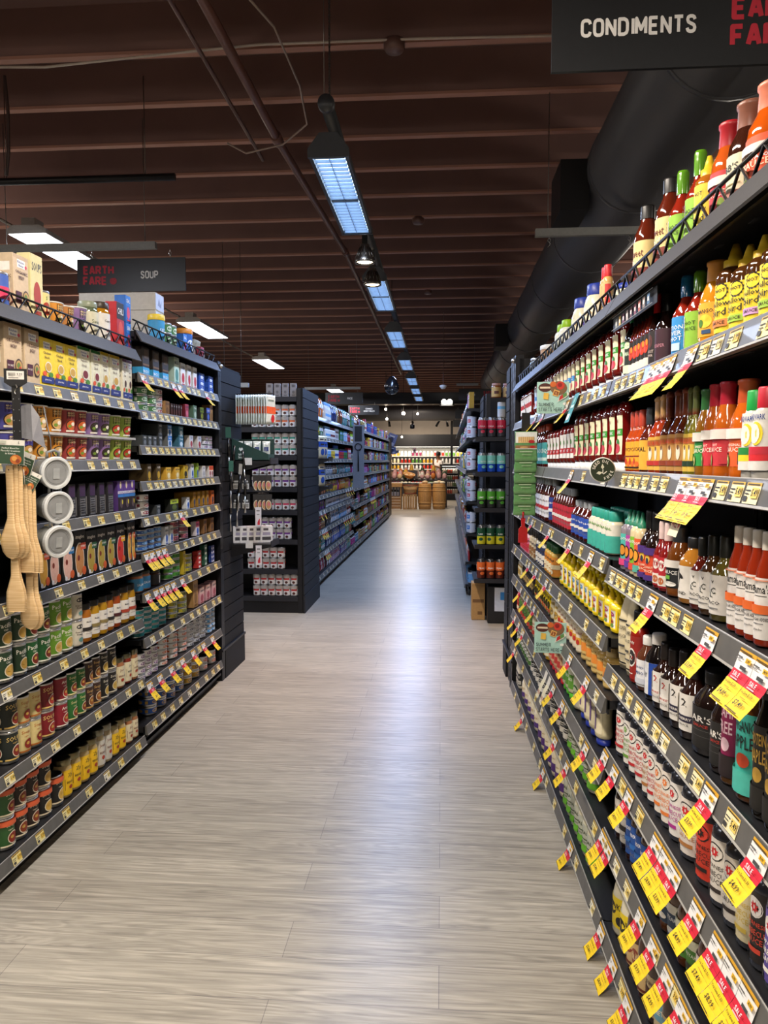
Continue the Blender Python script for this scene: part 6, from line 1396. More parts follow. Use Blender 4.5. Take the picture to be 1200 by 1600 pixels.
# ------------------------------------------------------------------ end displays with slatted panels
def slat_panel(parent, L, z0, z1, name='slat_panel', pitch=.092, col='#1b1b1e', plinth=.0):
    """a panel of horizontal boards with dark grooves: along local x, front at y = 0"""
    m = M(); m.box(-L/2, .008, z0, L/2, .018, z1, '#070708', 'slat')
    z = z0+plinth
    if plinth: m.box(-L/2, -.006, z0, L/2, .008, z0+plinth-.006, col, 'slat')
    while z < z1-.02:
        m.box(-L/2, 0, z+.003, L/2, .008, min(z+pitch-.0035, z1), col, 'slat'); z += pitch
    return m.obj(name, parent)
def post(parent, x, y, h, knob=True):
    m = M(); m.box(x-.03, y, 0, x+.03, y+.05, h, '#131316', 'shelfmetal')
    for k in range(int(h/.05)-1):
        m.box(x-.014, y-.0008, .06+k*.05, x-.008, y+.001, .082+k*.05, '#3e3f44', 'shelfmetal'); m.box(x+.008, y-.0008, .06+k*.05, x+.014, y+.001, .082+k*.05, '#3e3f44', 'shelfmetal')
    o = m.obj('post', parent)
    if knob:
        m = M(); m.lathe([(0,-.017),(.012,-.012),(.017,0),(.012,.012),(0,.017)], '#c9c9c6', 'metal', 14, 1, 1, x, y-.008); k = m.obj('knob', o); k.location = (0, 0, h-.03)
    return o
def end_unit(fr, s0, s1, h, label):
    root = link('end_display', None, None, pt(fr, (s0+s1)/2, 0, 0), face_rot(fr)); tag(root, label, 'end display')
    L = s1-s0; d = -1 if sgn(fr) > 0 else 1       # local x that points away from the camera
    post(root, -d*(L/2-.03), -.004, h)
    m = M(); m.box(-L/2, .02, .0, L/2, .80, h-.02, '#101012', 'shelfmetal'); m.obj('body', root)
    pw = .07 if sgn(fr) < 0 else .36
    if pw > .1:
        post(root, -d*(L/2-.115), -.004, h, False)
        for q in (.21, .30): post(root, -d*(L/2-q), .006, h-.01, False)
    slat = slat_panel(root, L-pw, .0, h-.015, plinth=.19); slat.location = (d*pw/2, 0, 0)
    m = M(); m.box(-L/2+.0, -.012, .19, L/2+.006, 0.0, .205, '#1f1f22', 'shelfmetal'); m.obj('plinth_strip', root)
    return root
end_unit('L', 4.690, 5.22, 2.06, 'black slatted end panel finishing the tinned fish shelving')
end_unit('R', 4.570, 5.13, 2.06, 'black slatted end panel finishing the condiment shelving')

# ------------------------------------------------------------------ plain stock for the farther shelves
HUES = {'red': '#b02a2c', 'orange': '#d8742a', 'yellow': '#dcb62e', 'lime': '#94b83a', 'green': '#3a7a3e', 'teal': '#2f8a8c', 'sky': '#6fa8d8', 'blue': '#2a50a4', 'navy': '#27305c', 'purple': '#6a3a90', 'mauve': '#a07ab0', 'pink': '#d06a94', 'magenta': '#b02a78', 'brown': '#6a4228', 'tan': '#b8925e', 'cream': '#dccfa8', 'white': '#d9dade', 'grey': '#8d9298', 'black': '#232326', 'maroon': '#6a1c28', 'gold': '#b8902e', 'kraft': '#a37c4c'}
DIM = {'pouch': (.125, .05, .19), 'bag': (.15, .07, .24), 'can': (.04, .04, .11), 'box': (.10, .05, .17), 'jar': (.04, .04, .14), 'bottle': (.035, .035, .22), 'packet': (.10, .03, .11), 'tin': (.042, .042, .045), 'tube': (.03, .03, .24)}
def gk(typ, c, acc):
    kid = f'g_{typ}_{c}_{acc}'
    if kid in KIND: return kid
    C, A = HUES[c], HUES[acc]; w, d, h = DIM[typ]; desc = f'{c} and {acc} {typ}' if acc != c else f'plain {c} {typ}'
    mark = '#f0ece4' if c in ('red','green','teal','blue','navy','purple','magenta','brown','black','maroon','orange') else '#2a2a30'
    if typ in ('pouch', 'bag'):
        pouch(kid, {'pouch': 'food_pouch', 'bag': 'grain_bag'}[typ], desc, w, d, h, C, [Rr(-.9,.5,.9,.74,A), Rr(-.5,.8,.5,.86,mark), El(0,.28,.5,.15,A), Rr(-.5,.58,.5,.64,mark)], 'film', 'pouch' if typ == 'pouch' else 'bag')
    elif typ == 'packet':
        pouch(kid, 'snack_packet', desc, w, d, h, C, [Rr(-.9,.4,.9,.6,A)], 'film', 'packet')
    elif typ in ('can', 'tin'):
        can(kid, 'food_can' if typ == 'can' else 'short_tin', desc, w, h, C, [band(.3,.62,A), Rr(-.6,.7,.6,.8,mark), El(0,.2,.4,.14,A)], seg=14, cat=typ)
    elif typ == 'box':
        carton(kid, 'food_box', desc, w, d, h, C, [Rr(-.97,.6,.97,.82,A), El(0,.32,.5,.2,A), Rr(-.5,.68,.5,.74,mark)], C, None, None, 'box')
    elif typ == 'jar':
        bottle(kid, 'food_jar', desc, 'jar', w, h, C, HUES['black'] if c != 'black' else HUES['gold'], A, [Rr(-.6,.4,.6,.5,'#33302c')], cat='jar', seg=14)
    elif typ in ('bottle', 'tube'):
        bottle(kid, 'food_bottle' if typ == 'bottle' else 'spice_tube', desc, 'flip' if typ == 'tube' else 'bbq', w, h, C, A, '#dcd8ce', [Rr(-.7,.3,.7,.6,A)], cat='bottle', seg=14)
    return kid
def shelf_fill(fr, s0, s1, z, gapz, spec, place, near=True):
    """spec: blocks of (type, colour, accent, facings, stacked)"""
    s = s0+.03; seen = {}; n_of = {}
    fac = []
    for typ, c, a, n, st in spec:
        K = KIND[gk(typ, c, a)]
        for i in range(n):
            w = 2*K.r*1.04
            if s+w > s1-.02: break
            fac.append((K, s+w/2, st)); s += w
        s += .012
    # spread what there is over the shelf
    if fac and s < s1-.1:
        f = (s1-.03-s0)/(s-s0); fac = [(K, s0+(q-s0)*f, st) for K, q, st in fac]
    for K, q, st in fac: n_of[K.desc] = n_of.get(K.desc, 0)+1
    for K, q, st in fac:
        i = seen.get(K.desc, 0); seen[K.desc] = i+1
        h = min(K.h, (gapz-.02)/st)
        for u in range(st):
            lab = K.desc if n_of[K.desc] == 1 else f'{ordn(i)} {K.desc} from near end'
            if st == 2: lab = ('lower ', 'upper ')[u]+lab
            elif st > 2: lab += f', {("bottom","second","third","fourth")[u] if u < st-1 else "top"} of stack'
            lab = short(lab+', '+place)
            K.put(pt(fr, q, .02+K.d, z+.002+u*(h+.001)), face_rot(fr)+rnd.uniform(-.08, .08), (1, 1, h/K.h), lab, f'{K.desc} row, {place}')
MLZ = [1.92, 1.70, 1.45, 1.25, 1.03, .855, .63, .365, .12]
MLZ2 = [1.95, 1.69, 1.44, 1.22, 1.0, .72, .45, .12]
ML = [7.78+1.22*i for i in range(10)]
F4 = {  # bay: shelf: blocks
 0: {0: [('bag','orange','brown',1,1),('box','mauve','white',1,1),('bag','brown','tan',1,1),('bag','white','blue',2,1),('bag','orange','white',2,1)],
     1: [('pouch','black','green',2,1),('pouch','lime','pink',2,1),('pouch','yellow','lime',2,1),('pouch','green','white',2,1)],
     2: [('box','white','sky',1,1),('box','black','white',2,1),('bag','cream','blue',2,1)],
     3: [('pouch','teal','green',3,1),('pouch','brown','tan',2,1),('pouch','grey','white',2,1)],
     4: [('box','orange','yellow',2,1),('bag','cream','sky',2,1),('box','brown','orange',2,1)],
     5: [('packet','green','red',3,1),('packet','maroon','purple',3,1),('packet','purple','green',3,1)],
     6: [('can','white','grey',4,2),('can','yellow','green',3,2),('can','red','brown',2,2),('can','tan','brown',3,2)],
     7: [('can','maroon','brown',3,2),('can','white','blue',4,2),('can','tan','green',3,2),('can','teal','white',3,2)],
     8: [('box','tan','gold',2,1),('bag','navy','black',2,1),('bag','blue','navy',1,1),('bag','red','pink',2,1)]},
 1: {0: [('bottle','white','sky',6,1),('bag','navy','blue',3,1),('bag','grey','tan',2,1)],
     1: [('tube','white','sky',6,1),('tube','white','maroon',6,1),('box','white','brown',3,1)],
     2: [('jar','white','sky',5,1),('jar','cream','yellow',4,1),('tube','green','blue',5,1)],
     3: [('pouch','grey','white',4,1),('pouch','brown','cream',3,1),('pouch','teal','black',2,1)],
     4: [('pouch','brown','yellow',3,1),('pouch','yellow','red',4,1),('pouch','magenta','pink',3,1)],
     5: [('packet','white','grey',8,1),('packet','white','sky',4,1)],
     6: [('pouch','black','grey',3,1),('pouch','white','sky',5,1),('pouch','tan','red',2,1)],
     7: [('pouch','navy','white',4,1),('pouch','blue','white',5,1)],
     8: [('pouch','maroon','white',2,1),('pouch','mauve','magenta',7,1)]},
 2: {0: [('bag','brown','red',2,1),('bag','teal','white',3,1),('bag','black','white',2,1),('tube','red','white',2,1)],
     1: [('box','green','sky',3,1),('box','sky','white',3,1),('pouch','red','pink',4,1)],
     2: [('jar','purple','red',4,1),('jar','blue','green',4,1),('box','red','white',3,1)],
     3: [('pouch','grey','teal',4,1),('pouch','teal','sky',4,1),('pouch','purple','red',3,1)],
     4: [('pouch','orange','yellow',4,1),('box','gold','red',3,1),('pouch','pink','magenta',3,1)],
     5: [('packet','white','grey',9,1)], 6: [('pouch','sky','white',5,1),('pouch','white','red',4,1)],
     7: [('pouch','blue','sky',4,1),('box','green','white',3,1),('box','red','green',3,1)], 8: [('pouch','purple','blue',5,1),('pouch','teal','green',4,1)]},
}
rr = random.Random(21)
def rand_spec(h, few=False):
    hues = list(HUES); out = []
    for _ in range(4):
        typ = rr.choice(['box', 'tin', 'pouch', 'jar', 'box', 'bottle', 'bag' if h > .24 else 'packet']); c, a = rr.sample(hues, 2)
        out.append((typ, c, a, rr.choice((3, 4, 5)), (3 if h > .24 else 2) if typ == 'tin' else 1))
    return out
for b in range(9):
    lv = MLZ if b < 3 else MLZ2
    bay('ML', ML[b]+.003, ML[b+1]-.003, lv, f'black {("rice-side","rice-side","rice-side","vegetable-side")[min(b,3)]} shelving bay, {ordn(b)} from the bean can display', top=2.0, posts=(0, 1), deck_fence=False)
    for i, z in enumerate(lv):
        g = (lv[i-1]-z-.05) if i else .26
        spec = F4.get(b, {}).get(i) or rand_spec(g)
        if b > 4: spec = [(t if t in ('box', 'pouch') else 'bag' if g > .24 else 'box', c, a, 2, 1) for t, c, a, n, st in spec]
        if i == 0 and b > 2: spec = rand_spec(.26)
        shelf_fill('ML', ML[b]+.003, ML[b+1]-.003, z, g, spec, f'{ordn(i)} shelf of {ordn(b)} rice-side bay')
# wing shelves and boards standing out from that side
for q, (z, n) in enumerate(((1.455, 2), (1.16, 1))):
    o = link('wing_shelf', None, None, (-1.385, 7.80, z)); tag(o, ('upper black wing shelf of cream bags on the rice side', 'lower black wing shelf of a cream bag on the rice side')[q], 'shelf')
    m = M(); m.box(.03, 0, -.025, .20, .30, -.001, '#141417'); m.box(.20, 0, -.03, .206, .30, .02, '#1b1b1e'); m.prism([(.03,-.025),(.20,-.025),(.03,-.09)], 0, .006, '#141417'); m.obj('shelf', o)
    for i in range(n): KIND[gk('bag','cream','blue')].put((-1.275, 7.86+.17*i, z+.001), PI/2-.5, (.9, .9, 1), (('nearer cream and blue bag on the upper wing shelf', 'farther cream and blue bag on the upper wing shelf') if n == 2 else ('lone cream and blue bag on the lower wing shelf',))[i])
o = link('hanging_board', None, None, (-1.34, 11.3, 1.02)); tag(o, 'tall grey hanging board with a dark round tool on the rice side', 'display board')
m = M(); m.box(.0, -.004, 0, .17, .004, .95, '#8a8e94', 'paper'); m.obj('board', o)
m = M(); m.tube([(.085+.05*math.cos(k*PI/10), -.012, .62+.05*math.sin(k*PI/10)) for k in range(21)], .009, '#1a1a1c', 'plastic', 6); m.tube([(.085,-.012,.57),(.085,-.012,.25)], .012, '#1a1a1c', 'plastic', 6); m.obj('round_tool', o)
m = M(); m.box(.03,-.006,.70,.14,-.005,.93,'#22262a','paper'); m.obj('print', o)
o = link('topper_sign', None, None, (-1.63, 13.2, 1.952)); tag(o, 'rounded grey topper sign standing on the rice side', 'sign')
m = M(); m.prism([(.2*math.cos(PI*k/16), .1+.2*math.sin(PI*k/16)) for k in range(17)]+[(-.2,0),(.2,0)], -.006, .006, '#a2a3a6', 'paper'); m.obj('board', o)
m = M(); m.art([('p',[(-.3,.25),(-.1,.25),(-.15,.6),(-.2,.7),(-.25,.6)],'#b0303a'), Rr(.0,.3,.5,.36,'#6a6c70')], lambda x, y, L: (x*.2, -.0065-EPS*2*L, .3*y), 1., 'paper'); m.obj('print', o)
# tags on the rails over there, each a strip of yellow below the rail
stm = M(); stm.quad([(-.03,-.012,-.045),(.03,-.012,-.045),(.03,-.045,-.105),(-.03,-.045,-.105)], '#efc52c'); stm.quad([(-.03,-.0105,0),(.03,-.0105,0),(.03,-.0205,-.045),(-.03,-.0205,-.045)], '#e9e6de'); stm.quad([(-.03,-.0215,-.045),(.03,-.0215,-.045),(.03,-.028,-.058),(-.03,-.028,-.058)], '#cf2238')
stm2 = stm.mesh('sale_tag')
for b, i, qs in ((0, 5, (.25, .55, .75)), (0, 6, (.62, .70, .79, .87)), (0, 8-1, (.80, .90, .99)), (1, 7, ()), (2, 4, (.3, .5, .7, .9)), (2, 6, (.1, .25, .4, .6, .75, .9)), (4, 4, (.2, .4, .6, .8)), (5, 5, (.1, .2, .3, .4, .5, .6, .7, .8))):
    lv = MLZ if b < 3 else MLZ2
    for j, q in enumerate(qs): flag('ML', ML[b]+q*1.2, lv[i], stm2, 'sale_tag', f'{ordn(j)} sale tag from near end, {ordn(i)} shelf of {ordn(b)} rice-side bay', 'sale tag', f'sale tags, {ordn(i)} shelf of {ordn(b)} rice-side bay')
# the rails are full of small labels
pt_ = random.Random(9)
for b in range(6):
    lv = MLZ if b < 3 else MLZ2
    for i in range(1, len(lv)):
        for j in range(5 if b < 2 else 3):
            s = ML[b]+.12+j*(1.2/(5 if b < 2 else 3))+pt_.uniform(-.03, .03)
            flag('ML', s, lv[i], tags[2], 'price_label', f'{ordn(j)} price label from near end, {ordn(i)} shelf of {ordn(b)} rice-side bay', 'price label', f'price labels, {ordn(i)} shelf of {ordn(b)} rice-side bay') if b < 4 else None

# ------------------------------------------------------------------ the bean can display across the end of the rice side
X0, X1, YE = -2.27, -1.315, 6.87
root = link('end_display', None, None, ((X0+X1)/2, YE, 0)); tag(root, 'black end display stacked with bean cans, facing the camera', 'end display')
Wd = X1-X0
m = M(); m.box(-Wd/2, .40, 0, Wd/2, .43, 2.05, '#0f0f11'); m.obj('back_panel', root)
for sx in (-1, 1):
    m = M(); m.box(sx*Wd/2-.02, 0, 0, sx*Wd/2+.02, .42, 2.10, '#161619'); m.obj('side_panel', root)
m = M(); m.box(-Wd/2+.021, .012, 0, Wd/2-.021, .03, .118, '#131316'); m.obj('kick_plate', root)
sp = slat_panel(root, .86, 0, 2.10, plinth=.17, col='#232428'); sp.location = (Wd/2+.04, .43, 0); sp.rotation_euler = (0, 0, PI/2)
m = M(); m.box(-Wd/2+.02, .44, 0, Wd/2+.018, .86, 2.08, '#101012'); m.obj('body', root)
BZ = [2.02, 1.74, 1.48, 1.185, .97, .695, .415, .16]
for z in BZ:
    m = M(); m.box(-Wd/2+.021, .0, z-.03, Wd/2-.021, .40, z-.001, '#1b1b1e'); m.box(-Wd/2+.021, -.008, z-.045, Wd/2-.021, .0, z, '#26262a'); m.obj('shelf', root)
for kid, z, xr, n, st, nm in (('bean_orange',1.74,-1.378,6,2,'top can row'),('bean_teal',1.48,-1.378,6,2,'second can row'),('bean_purple',1.185,-1.378,6,2,'third can row'),('bean_pink',.97,-1.378,4,1,'single can row'),('bean_purple',.695,-1.435,4,2,'can row behind white packs'),('bean_red',.415,-1.50,5,2,'second lowest can row'),('bean_red',.16,-1.378,6,2,'lowest can row')):
    K = KIND[kid]
    for i in range(n):
        for u in range(st):
            lab = short(f'{("upper ","lower ")[1-u] if st > 1 else ""}{K.desc}, {ordn(i)} from slatted side, {nm}')
            K.put((xr-.0712*i, YE+.045, z+.001+u*.1045), rnd.uniform(-.25, .05), (1, 1, 1), lab, f'{K.desc}s, {nm}')
carton('gcart', 'drink_carton', 'grey carton', .058, .05, .125, '#8d8682', [Rr(-.5,.7,.5,.9,'#5a5450'), El(0,.35,.4,.12,'#6a6460'), Rr(-.5,.1,.5,.16,'#5a5450')], '#979089', [Rr(-.8,.1,.8,.9,'#b8b2ac')], None, 'carton')
for i in range(4): KIND['gcart'].put((-1.375-.075*i, YE+.06, 2.021), .1, (1, 1, 1), f'grey carton on the bean can display, {ordn(i)} from its slatted side', 'grey cartons on the bean can display')

# ------------------------------------------------------------------ things hung and shelved on the fish-side end panel
pouch('p_seed', 'snack_pouch', 'white-topped snack pouch with orange band', .13, .013, .20, '#c9d0c6', [Rr(-1,.36,1,.6,'#d05a34'), Rr(-.6,.78,.6,.84,'#5a6a5e'), El(.3,.2,.4,.14,'#b02a2c')], 'film')
PX = -1.425
pg = M(); pg.tube([(PX, 5.1, 1.885), (PX+.27, 5.1, 1.89)], .004, '#2a2a2c', 'metal', 6); tag(pg.obj('display_peg'), 'long peg holding the row of snack pouches', 'peg')
for i in range(13):
    KIND['p_seed'].put((PX+.03+i*.0185, 5.1-.0+rnd.uniform(-.004, .004), 1.68), PI/2-.05-.02*i+rnd.uniform(-.04, .04), (1, 1, 1), f'snack pouch with orange band, {ordn(i)} from the slatted panel along its peg', 'snack pouches on the long peg')
root = link('counter_display', None, None, (PX+.14, 5.06, 1.43)); tag(root, 'dark green display tray of pouches on a small wing shelf', 'display tray')
m = M(); m.box(-.125, -.09, 0, .125, .09, .006, '#16352e', 'paper'); m.box(-.125, .084, 0, .125, .09, .15, '#16352e', 'paper'); m.prism([(-.125,0),(.125,0),(.125,.045),(-.125,.15)], -.09, -.084, '#183c34', 'paper'); m.box(-.125, -.084, 0, -.119, .084, .15, '#16352e', 'paper'); m.box(.119, -.084, 0, .125, .084, .045, '#16352e', 'paper'); m.obj('tray', root)
m = M(); m.art([('p',[(-.62,.52),(-.5,.42),(-.38,.52),(-.44,.6),(-.5,.55),(-.56,.6)],'#dfe6e2'), ('t','with',-.5,.3,.13,'#dfe6e2',.3), ('t','love',-.48,.16,.13,'#dfe6e2',.3)], lambda x, y, L: (x*.125, -.0905-EPS*L, .15*y), 1.2, 'paper'); m.obj('lettering', root)
pouch('p_hand', 'treat_pouch', 'clear-topped treat pouch with navy badge', .055, .022, .12, '#aab4ae', [Rr(-.6,.45,.6,.68,'#2a3a6a'), El(0,.2,.5,.16,'#b58a5a'), Rr(-.5,.8,.5,.88,'#dfe3e0')], 'film')
for i in range(4): KIND['p_hand'].put((PX+.05+i*.062, 5.02+.01*(i % 2), 1.438), .3, (1, 1, 1.05), f'treat pouch with navy badge, {ordn(i)} from the panel in the green tray', 'treat pouches in the green tray')
def wing_shelf(z, label, L=.27):
    o = link('wing_shelf', None, None, (PX+.01, 5.06, z)); tag(o, label, 'shelf')
    m = M(); m.box(0, -.12, -.02, L, .12, -.001, '#18181b'); m.box(L, -.12, -.022, L+.006, .12, .02, '#222226'); m.obj('shelf', o)
    m = M(); m.prism([(0,-.02),(L,-.02),(0,-.09)], -.118, -.112, '#151518', 'shelfmetal'); m.obj('bracket', o)
    m = M(); m.prism([(0,-.02),(L,-.02),(0,-.09)], .112, .118, '#151518', 'shelfmetal'); m.obj('bracket', o)
    m = M(); m.box(.10, -.122, -.028, .15, -.121, .02, '#d9d8d4', 'paper'); m.obj('shelf_label', o)
wing_shelf(1.43, 'small black wing shelf under the dark green tray'); wing_shelf(.87, 'small black wing shelf under the white packs')
carton('p_box', 'tea_pack', 'white pack with violet side', .085, .028, .115, '#d9d8d6', [Rr(-.5,.72,.3,.86,'#4a4448'), Rr(-.7,.15,.7,.35,'#3c3a3e'), Rr(-.6,.45,.6,.62,'#9a94a8')], '#cfcbd4', [Rr(-.8,.2,.8,.8,'#8a6aa8')], None, 'pack')
for i in range(5): KIND['p_box'].put((PX+.05+i*.044, 5.0+.012*i, .871), .35, (1, 1, 1), f'white tea pack, {ordn(i)} from the panel on the lower wing shelf', 'white tea packs on the lower wing shelf')
def hangcard(kid, name, desc, w, h, bg, art, cat):
    m = M(); m.box(-w/2, -.004, -h, w/2, .004, 0, bg, 'paper')
    l = M(); l.art(art, lambda x, y, L: (x*w/2, -.0045-EPS*L, -h+h*y), h/(w/2), 'paper')
    KIND[kid] = Kind(name, cat, desc, m.mesh(name), [('label', l.mesh('label'), [])], w/2, .004, h)
hangcard('c_black', 'carded_tool', 'black and white tool card', .055, .10, '#1a1b1d', [Rr(-.8,.05,.8,.42,'#d9dad8'), Rr(-.6,.5,.6,.62,'#c8ccd0')]+[('r',-.7+.12*k,.1,-.64+.12*k,.36,'#222222') for k in range(12)], 'card')
hangcard('c_round', 'carded_brush', 'round pink and tan card', .045, .11, '#22201f', [El(0,.35,.85,.3,'#d8cdb8'), El(0,.35,.7,.25,'#b88a5a'), El(.1,.4,.35,.12,'#c86a74')], 'card')
for r, z in enumerate((1.335, 1.205)):
    pg = M(); pg.tube([(PX, 4.98, z+.006), (PX+.26, 4.98, z+.006)], .003, '#2a2a2c', 'metal', 6); tag(pg.obj('display_peg'), ('peg of the upper row of small tool cards', 'peg of the lower row of small tool cards')[r], 'peg')
    for i in range(6):
        kid = 'c_black' if i < 2 else 'c_round'
        KIND[kid].put((PX+.045+(i*.062 if i < 2 else .08+i*.028), 4.97-.002*i, z), .15, (1, 1, 1), f'{KIND[kid].desc}, {ordn(i)} from the panel, {("upper","lower")[r]} card row', 'small tool cards under the green tray')
def ticket(loc, rz, label):
    o = link('price_ticket', None, None, loc, rz); tag(o, label, 'price ticket')
    m = M(); m.box(-.02, -.001, -.13, .02, .001, 0, '#dcd9dd', 'paper'); m.obj('card', o)
    m = M(); m.art([Rr(-.6,.78,.5,.84,'#666666'), Rr(-.5,.6,.4,.64,'#777777'), ('p',[(-.3,.08),(.5,.08),(.5,.42),(0,.32),(-.3,.2)],'#c8283a')], lambda x, y, L: (x*.02, -.0012-EPS*L, -.13+.13*y), 6, 'paper'); m.obj('print', o)
ticket((PX+.20, 4.935, 1.12), .1, 'white and red price ticket hanging below the tool cards'); ticket((PX+.20, 4.935, .862), .1, 'white and red price ticket below the white tea packs')
# black kitchen tools hanging in a bunch on the panel
def utensil(i, x, y, z, tilt, kind):
    o = link('kitchen_utensil', None, None, (x, y, z)); o.rotation_euler = (tilt, .1*math.sin(i*2.1), .3*i)
    tag(o, f'{kind} black-handled kitchen tool hung on the slatted end panel, {ordn(i)} from the top', 'utensil', 'black kitchen tools on the slatted panel')
    m = M(); m.tube([(0,0,-.02),(0,0,-.14)], [.008, .011], '#141416', 'gloss', 8); m.obj('handle', o)
    m = M(); m.tube([(0,0,-.14),(0,.002,-.2),(0,.004,-.26)], [.006, .004, .011], '#b9bcbc', 'metal', 8); m.obj('blade', o)
    m = M(); m.box(-.018,-.002,-.02,.018,.002,.05, '#2c5a4c' if i % 3 == 0 else '#8a8c86', 'paper'); m.obj('header_card', o) if i in (0, 3, 4) else None
for i, (dx, yy, z) in enumerate(((.03,4.84,1.60),(.06,4.88,1.55),(.10,4.92,1.52),(.05,4.82,1.38),(.09,4.9,1.36),(.03,4.86,1.22),(.07,4.9,1.25),(.11,4.94,1.34))):
    utensil(i, PX+dx, yy, z, .02, ('long','slim','short')[i % 3])

# ------------------------------------------------------------------ far side of the condiment row: drink cans, tins, boxes
root = link('end_display', None, None, (.87, 6.95, 0)); tag(root, 'black end display with tall drink cans on bracket shelves', 'end display')
m = M(); m.box(-.46, .30, 0, .46, .95, 2.03, '#101012'); m.obj('body', root)
sp = slat_panel(root, .62, .0, 2.05, plinth=.17, col='#232428'); sp.location = (-.475, .62, 0); sp.rotation_euler = (0, 0, -PI/2)
m = M(); m.box(-.47, -.05, 0, -.43, .0, 2.04, '#161619'); m.obj('post', root)
for z in (1.62, 1.32, 1.015, .70, .405):
    m = M(); m.box(-.585, -.52, z-.02, .3, .0, z-.001, '#19191c'); m.prism([(-.52,-.02),(0,-.02),(0,-.11),(-.40,-.045)], -.575, -.569, '#151518', 'shelfmetal', 'x'); m.box(-.585, -.526, z-.024, .3, -.52, z+.012, '#232327'); m.obj('shelf', root)
for kid, z, nm in (('drink_red',1.62,'top'),('drink_blue',1.32,'second'),('drink_green',1.015,'third'),('drink_yellow',.70,'fourth'),('drink_orange',.405,'lowest')):
    K = KIND[kid]
    for i in range(4):
        for r in range(2):
            K.put((.345+.080*i+.02*r, 6.475+.08*r, z+.001), rnd.uniform(-.6, .3), (1, 1, .93), f'{K.desc}, {ordn(i)} from aisle, {("front","back")[r]} row', f'{K.desc}s, {nm} bracket shelf')
can('silver', 'seltzer_can', 'tall silver can with pale blue band', .033, .16, '#b8bcc0', [band(.55,.75,'#5aa0c8')], cat='can'); 
KIND['silver'].put((.505, 6.475, 1.7985), 0, (1, 1, .8), 'silver can with pale blue band standing on top of the red-banded drink cans', None)
bottle('amberjar', 'honey_jar', 'amber jar with copper lid', 'jar', .045, .14, '#8a4a1c', '#b8826a', '#c8a05a', [Rr(-.5,.3,.5,.6,'#5a2a1a')], cat='jar')
for i, (x, y) in enumerate(((.52, 7.32), (.63, 7.34))): KIND['amberjar'].put((x, y, 2.031), 0, (1, 1, 1), ('amber jar with copper lid on the drink display nearer the aisle', 'amber jar with copper lid farther along the drink display top')[i])
m = M(); m.bbox(.275, 6.70, .002, .395, 6.86, .335, '#a5804a', 'paper', .003); o = m.obj('cardboard_box'); tag(o, 'plain brown cardboard box standing on the floor under the drink cans', 'box')
m = M(); m.box(.285,6.6994,.16,.385,6.6998,.19,'#6a4a24','paper'); m.box(.33,6.6994,.05,.37,6.6998,.08,'#6a4a24','paper'); m.box(.275,6.6992,.31,.395,6.6999,.314,'#8a6638','paper'); m.obj('print', o)
root = link('floor_stand', None, None, (.50, 6.64, 0)); tag(root, 'low black floor stand with a white panel and blue square', 'stand')
m = M(); m.bbox(-.09,-.07,0.001,.12,.1,.33,'#141417','plastic',.004); m.obj('stand_body', root)
m = M(); m.box(-.03,-.076,.11,.11,-.071,.32,'#cfd4de','paper'); q = m.obj('panel', root); m = M(); m.box(.02,-.0775,.21,.09,-.0765,.28,'#2f86cf','paper'); m.obj('emblem', q)
MRZ = [1.98, 1.67, 1.33, 1.0, .66, .36, .12]
MRS = [7.95+1.22*i for i in range(9)]
for b in range(8):
    bay('MR', MRS[b]+.003, MRS[b+1]-.003, MRZ, f'black shelving bay behind the drink cans, {ordn(b)} along', top=2.0, posts=(0, 1), deck_fence=False, D=.40)
for i, z in ((1,1.67),(2,1.33),(3,1.0),(4,.66)):
    K = KIND['tin_big' if i < 4 else 'tin_bigblue']
    for q in range(2):
        for u in range(2): K.put(pt('MR', 8.03+.104*q, .055, z+.002+u*.1135), -PI/2+.7, (1, 1, 1), f'{("lower","upper")[u]} {K.desc}, {ordn(q)} along, {ordn(i-1)} tin shelf', f'{K.desc}s, {ordn(i-1)} tin shelf')
for b in range(5):
    for i, z in enumerate(MRZ):
        s0 = MRS[b]+(.25 if b == 0 and 1 <= i <= 4 else .0)
        spec = [('bag','white','teal',3,1),('bag','teal','white',3,1)] if b in (0, 1) and i in (2, 3) else [('bag','white','grey',3,1),('bag','sky','white',2,1)] if i == 1 and b < 2 else [('packet','red','pink',4,1),('packet','white','red',3,1),('packet','orange','red',4,1)] if i in (4, 5) and b < 3 else rand_spec(.25)
        shelf_fill('MR', s0, MRS[b+1]-.01, z, (MRZ[i-1]-z-.05) if i else .2, spec, f'{ordn(i)} shelf of {ordn(b)} tin-side bay')
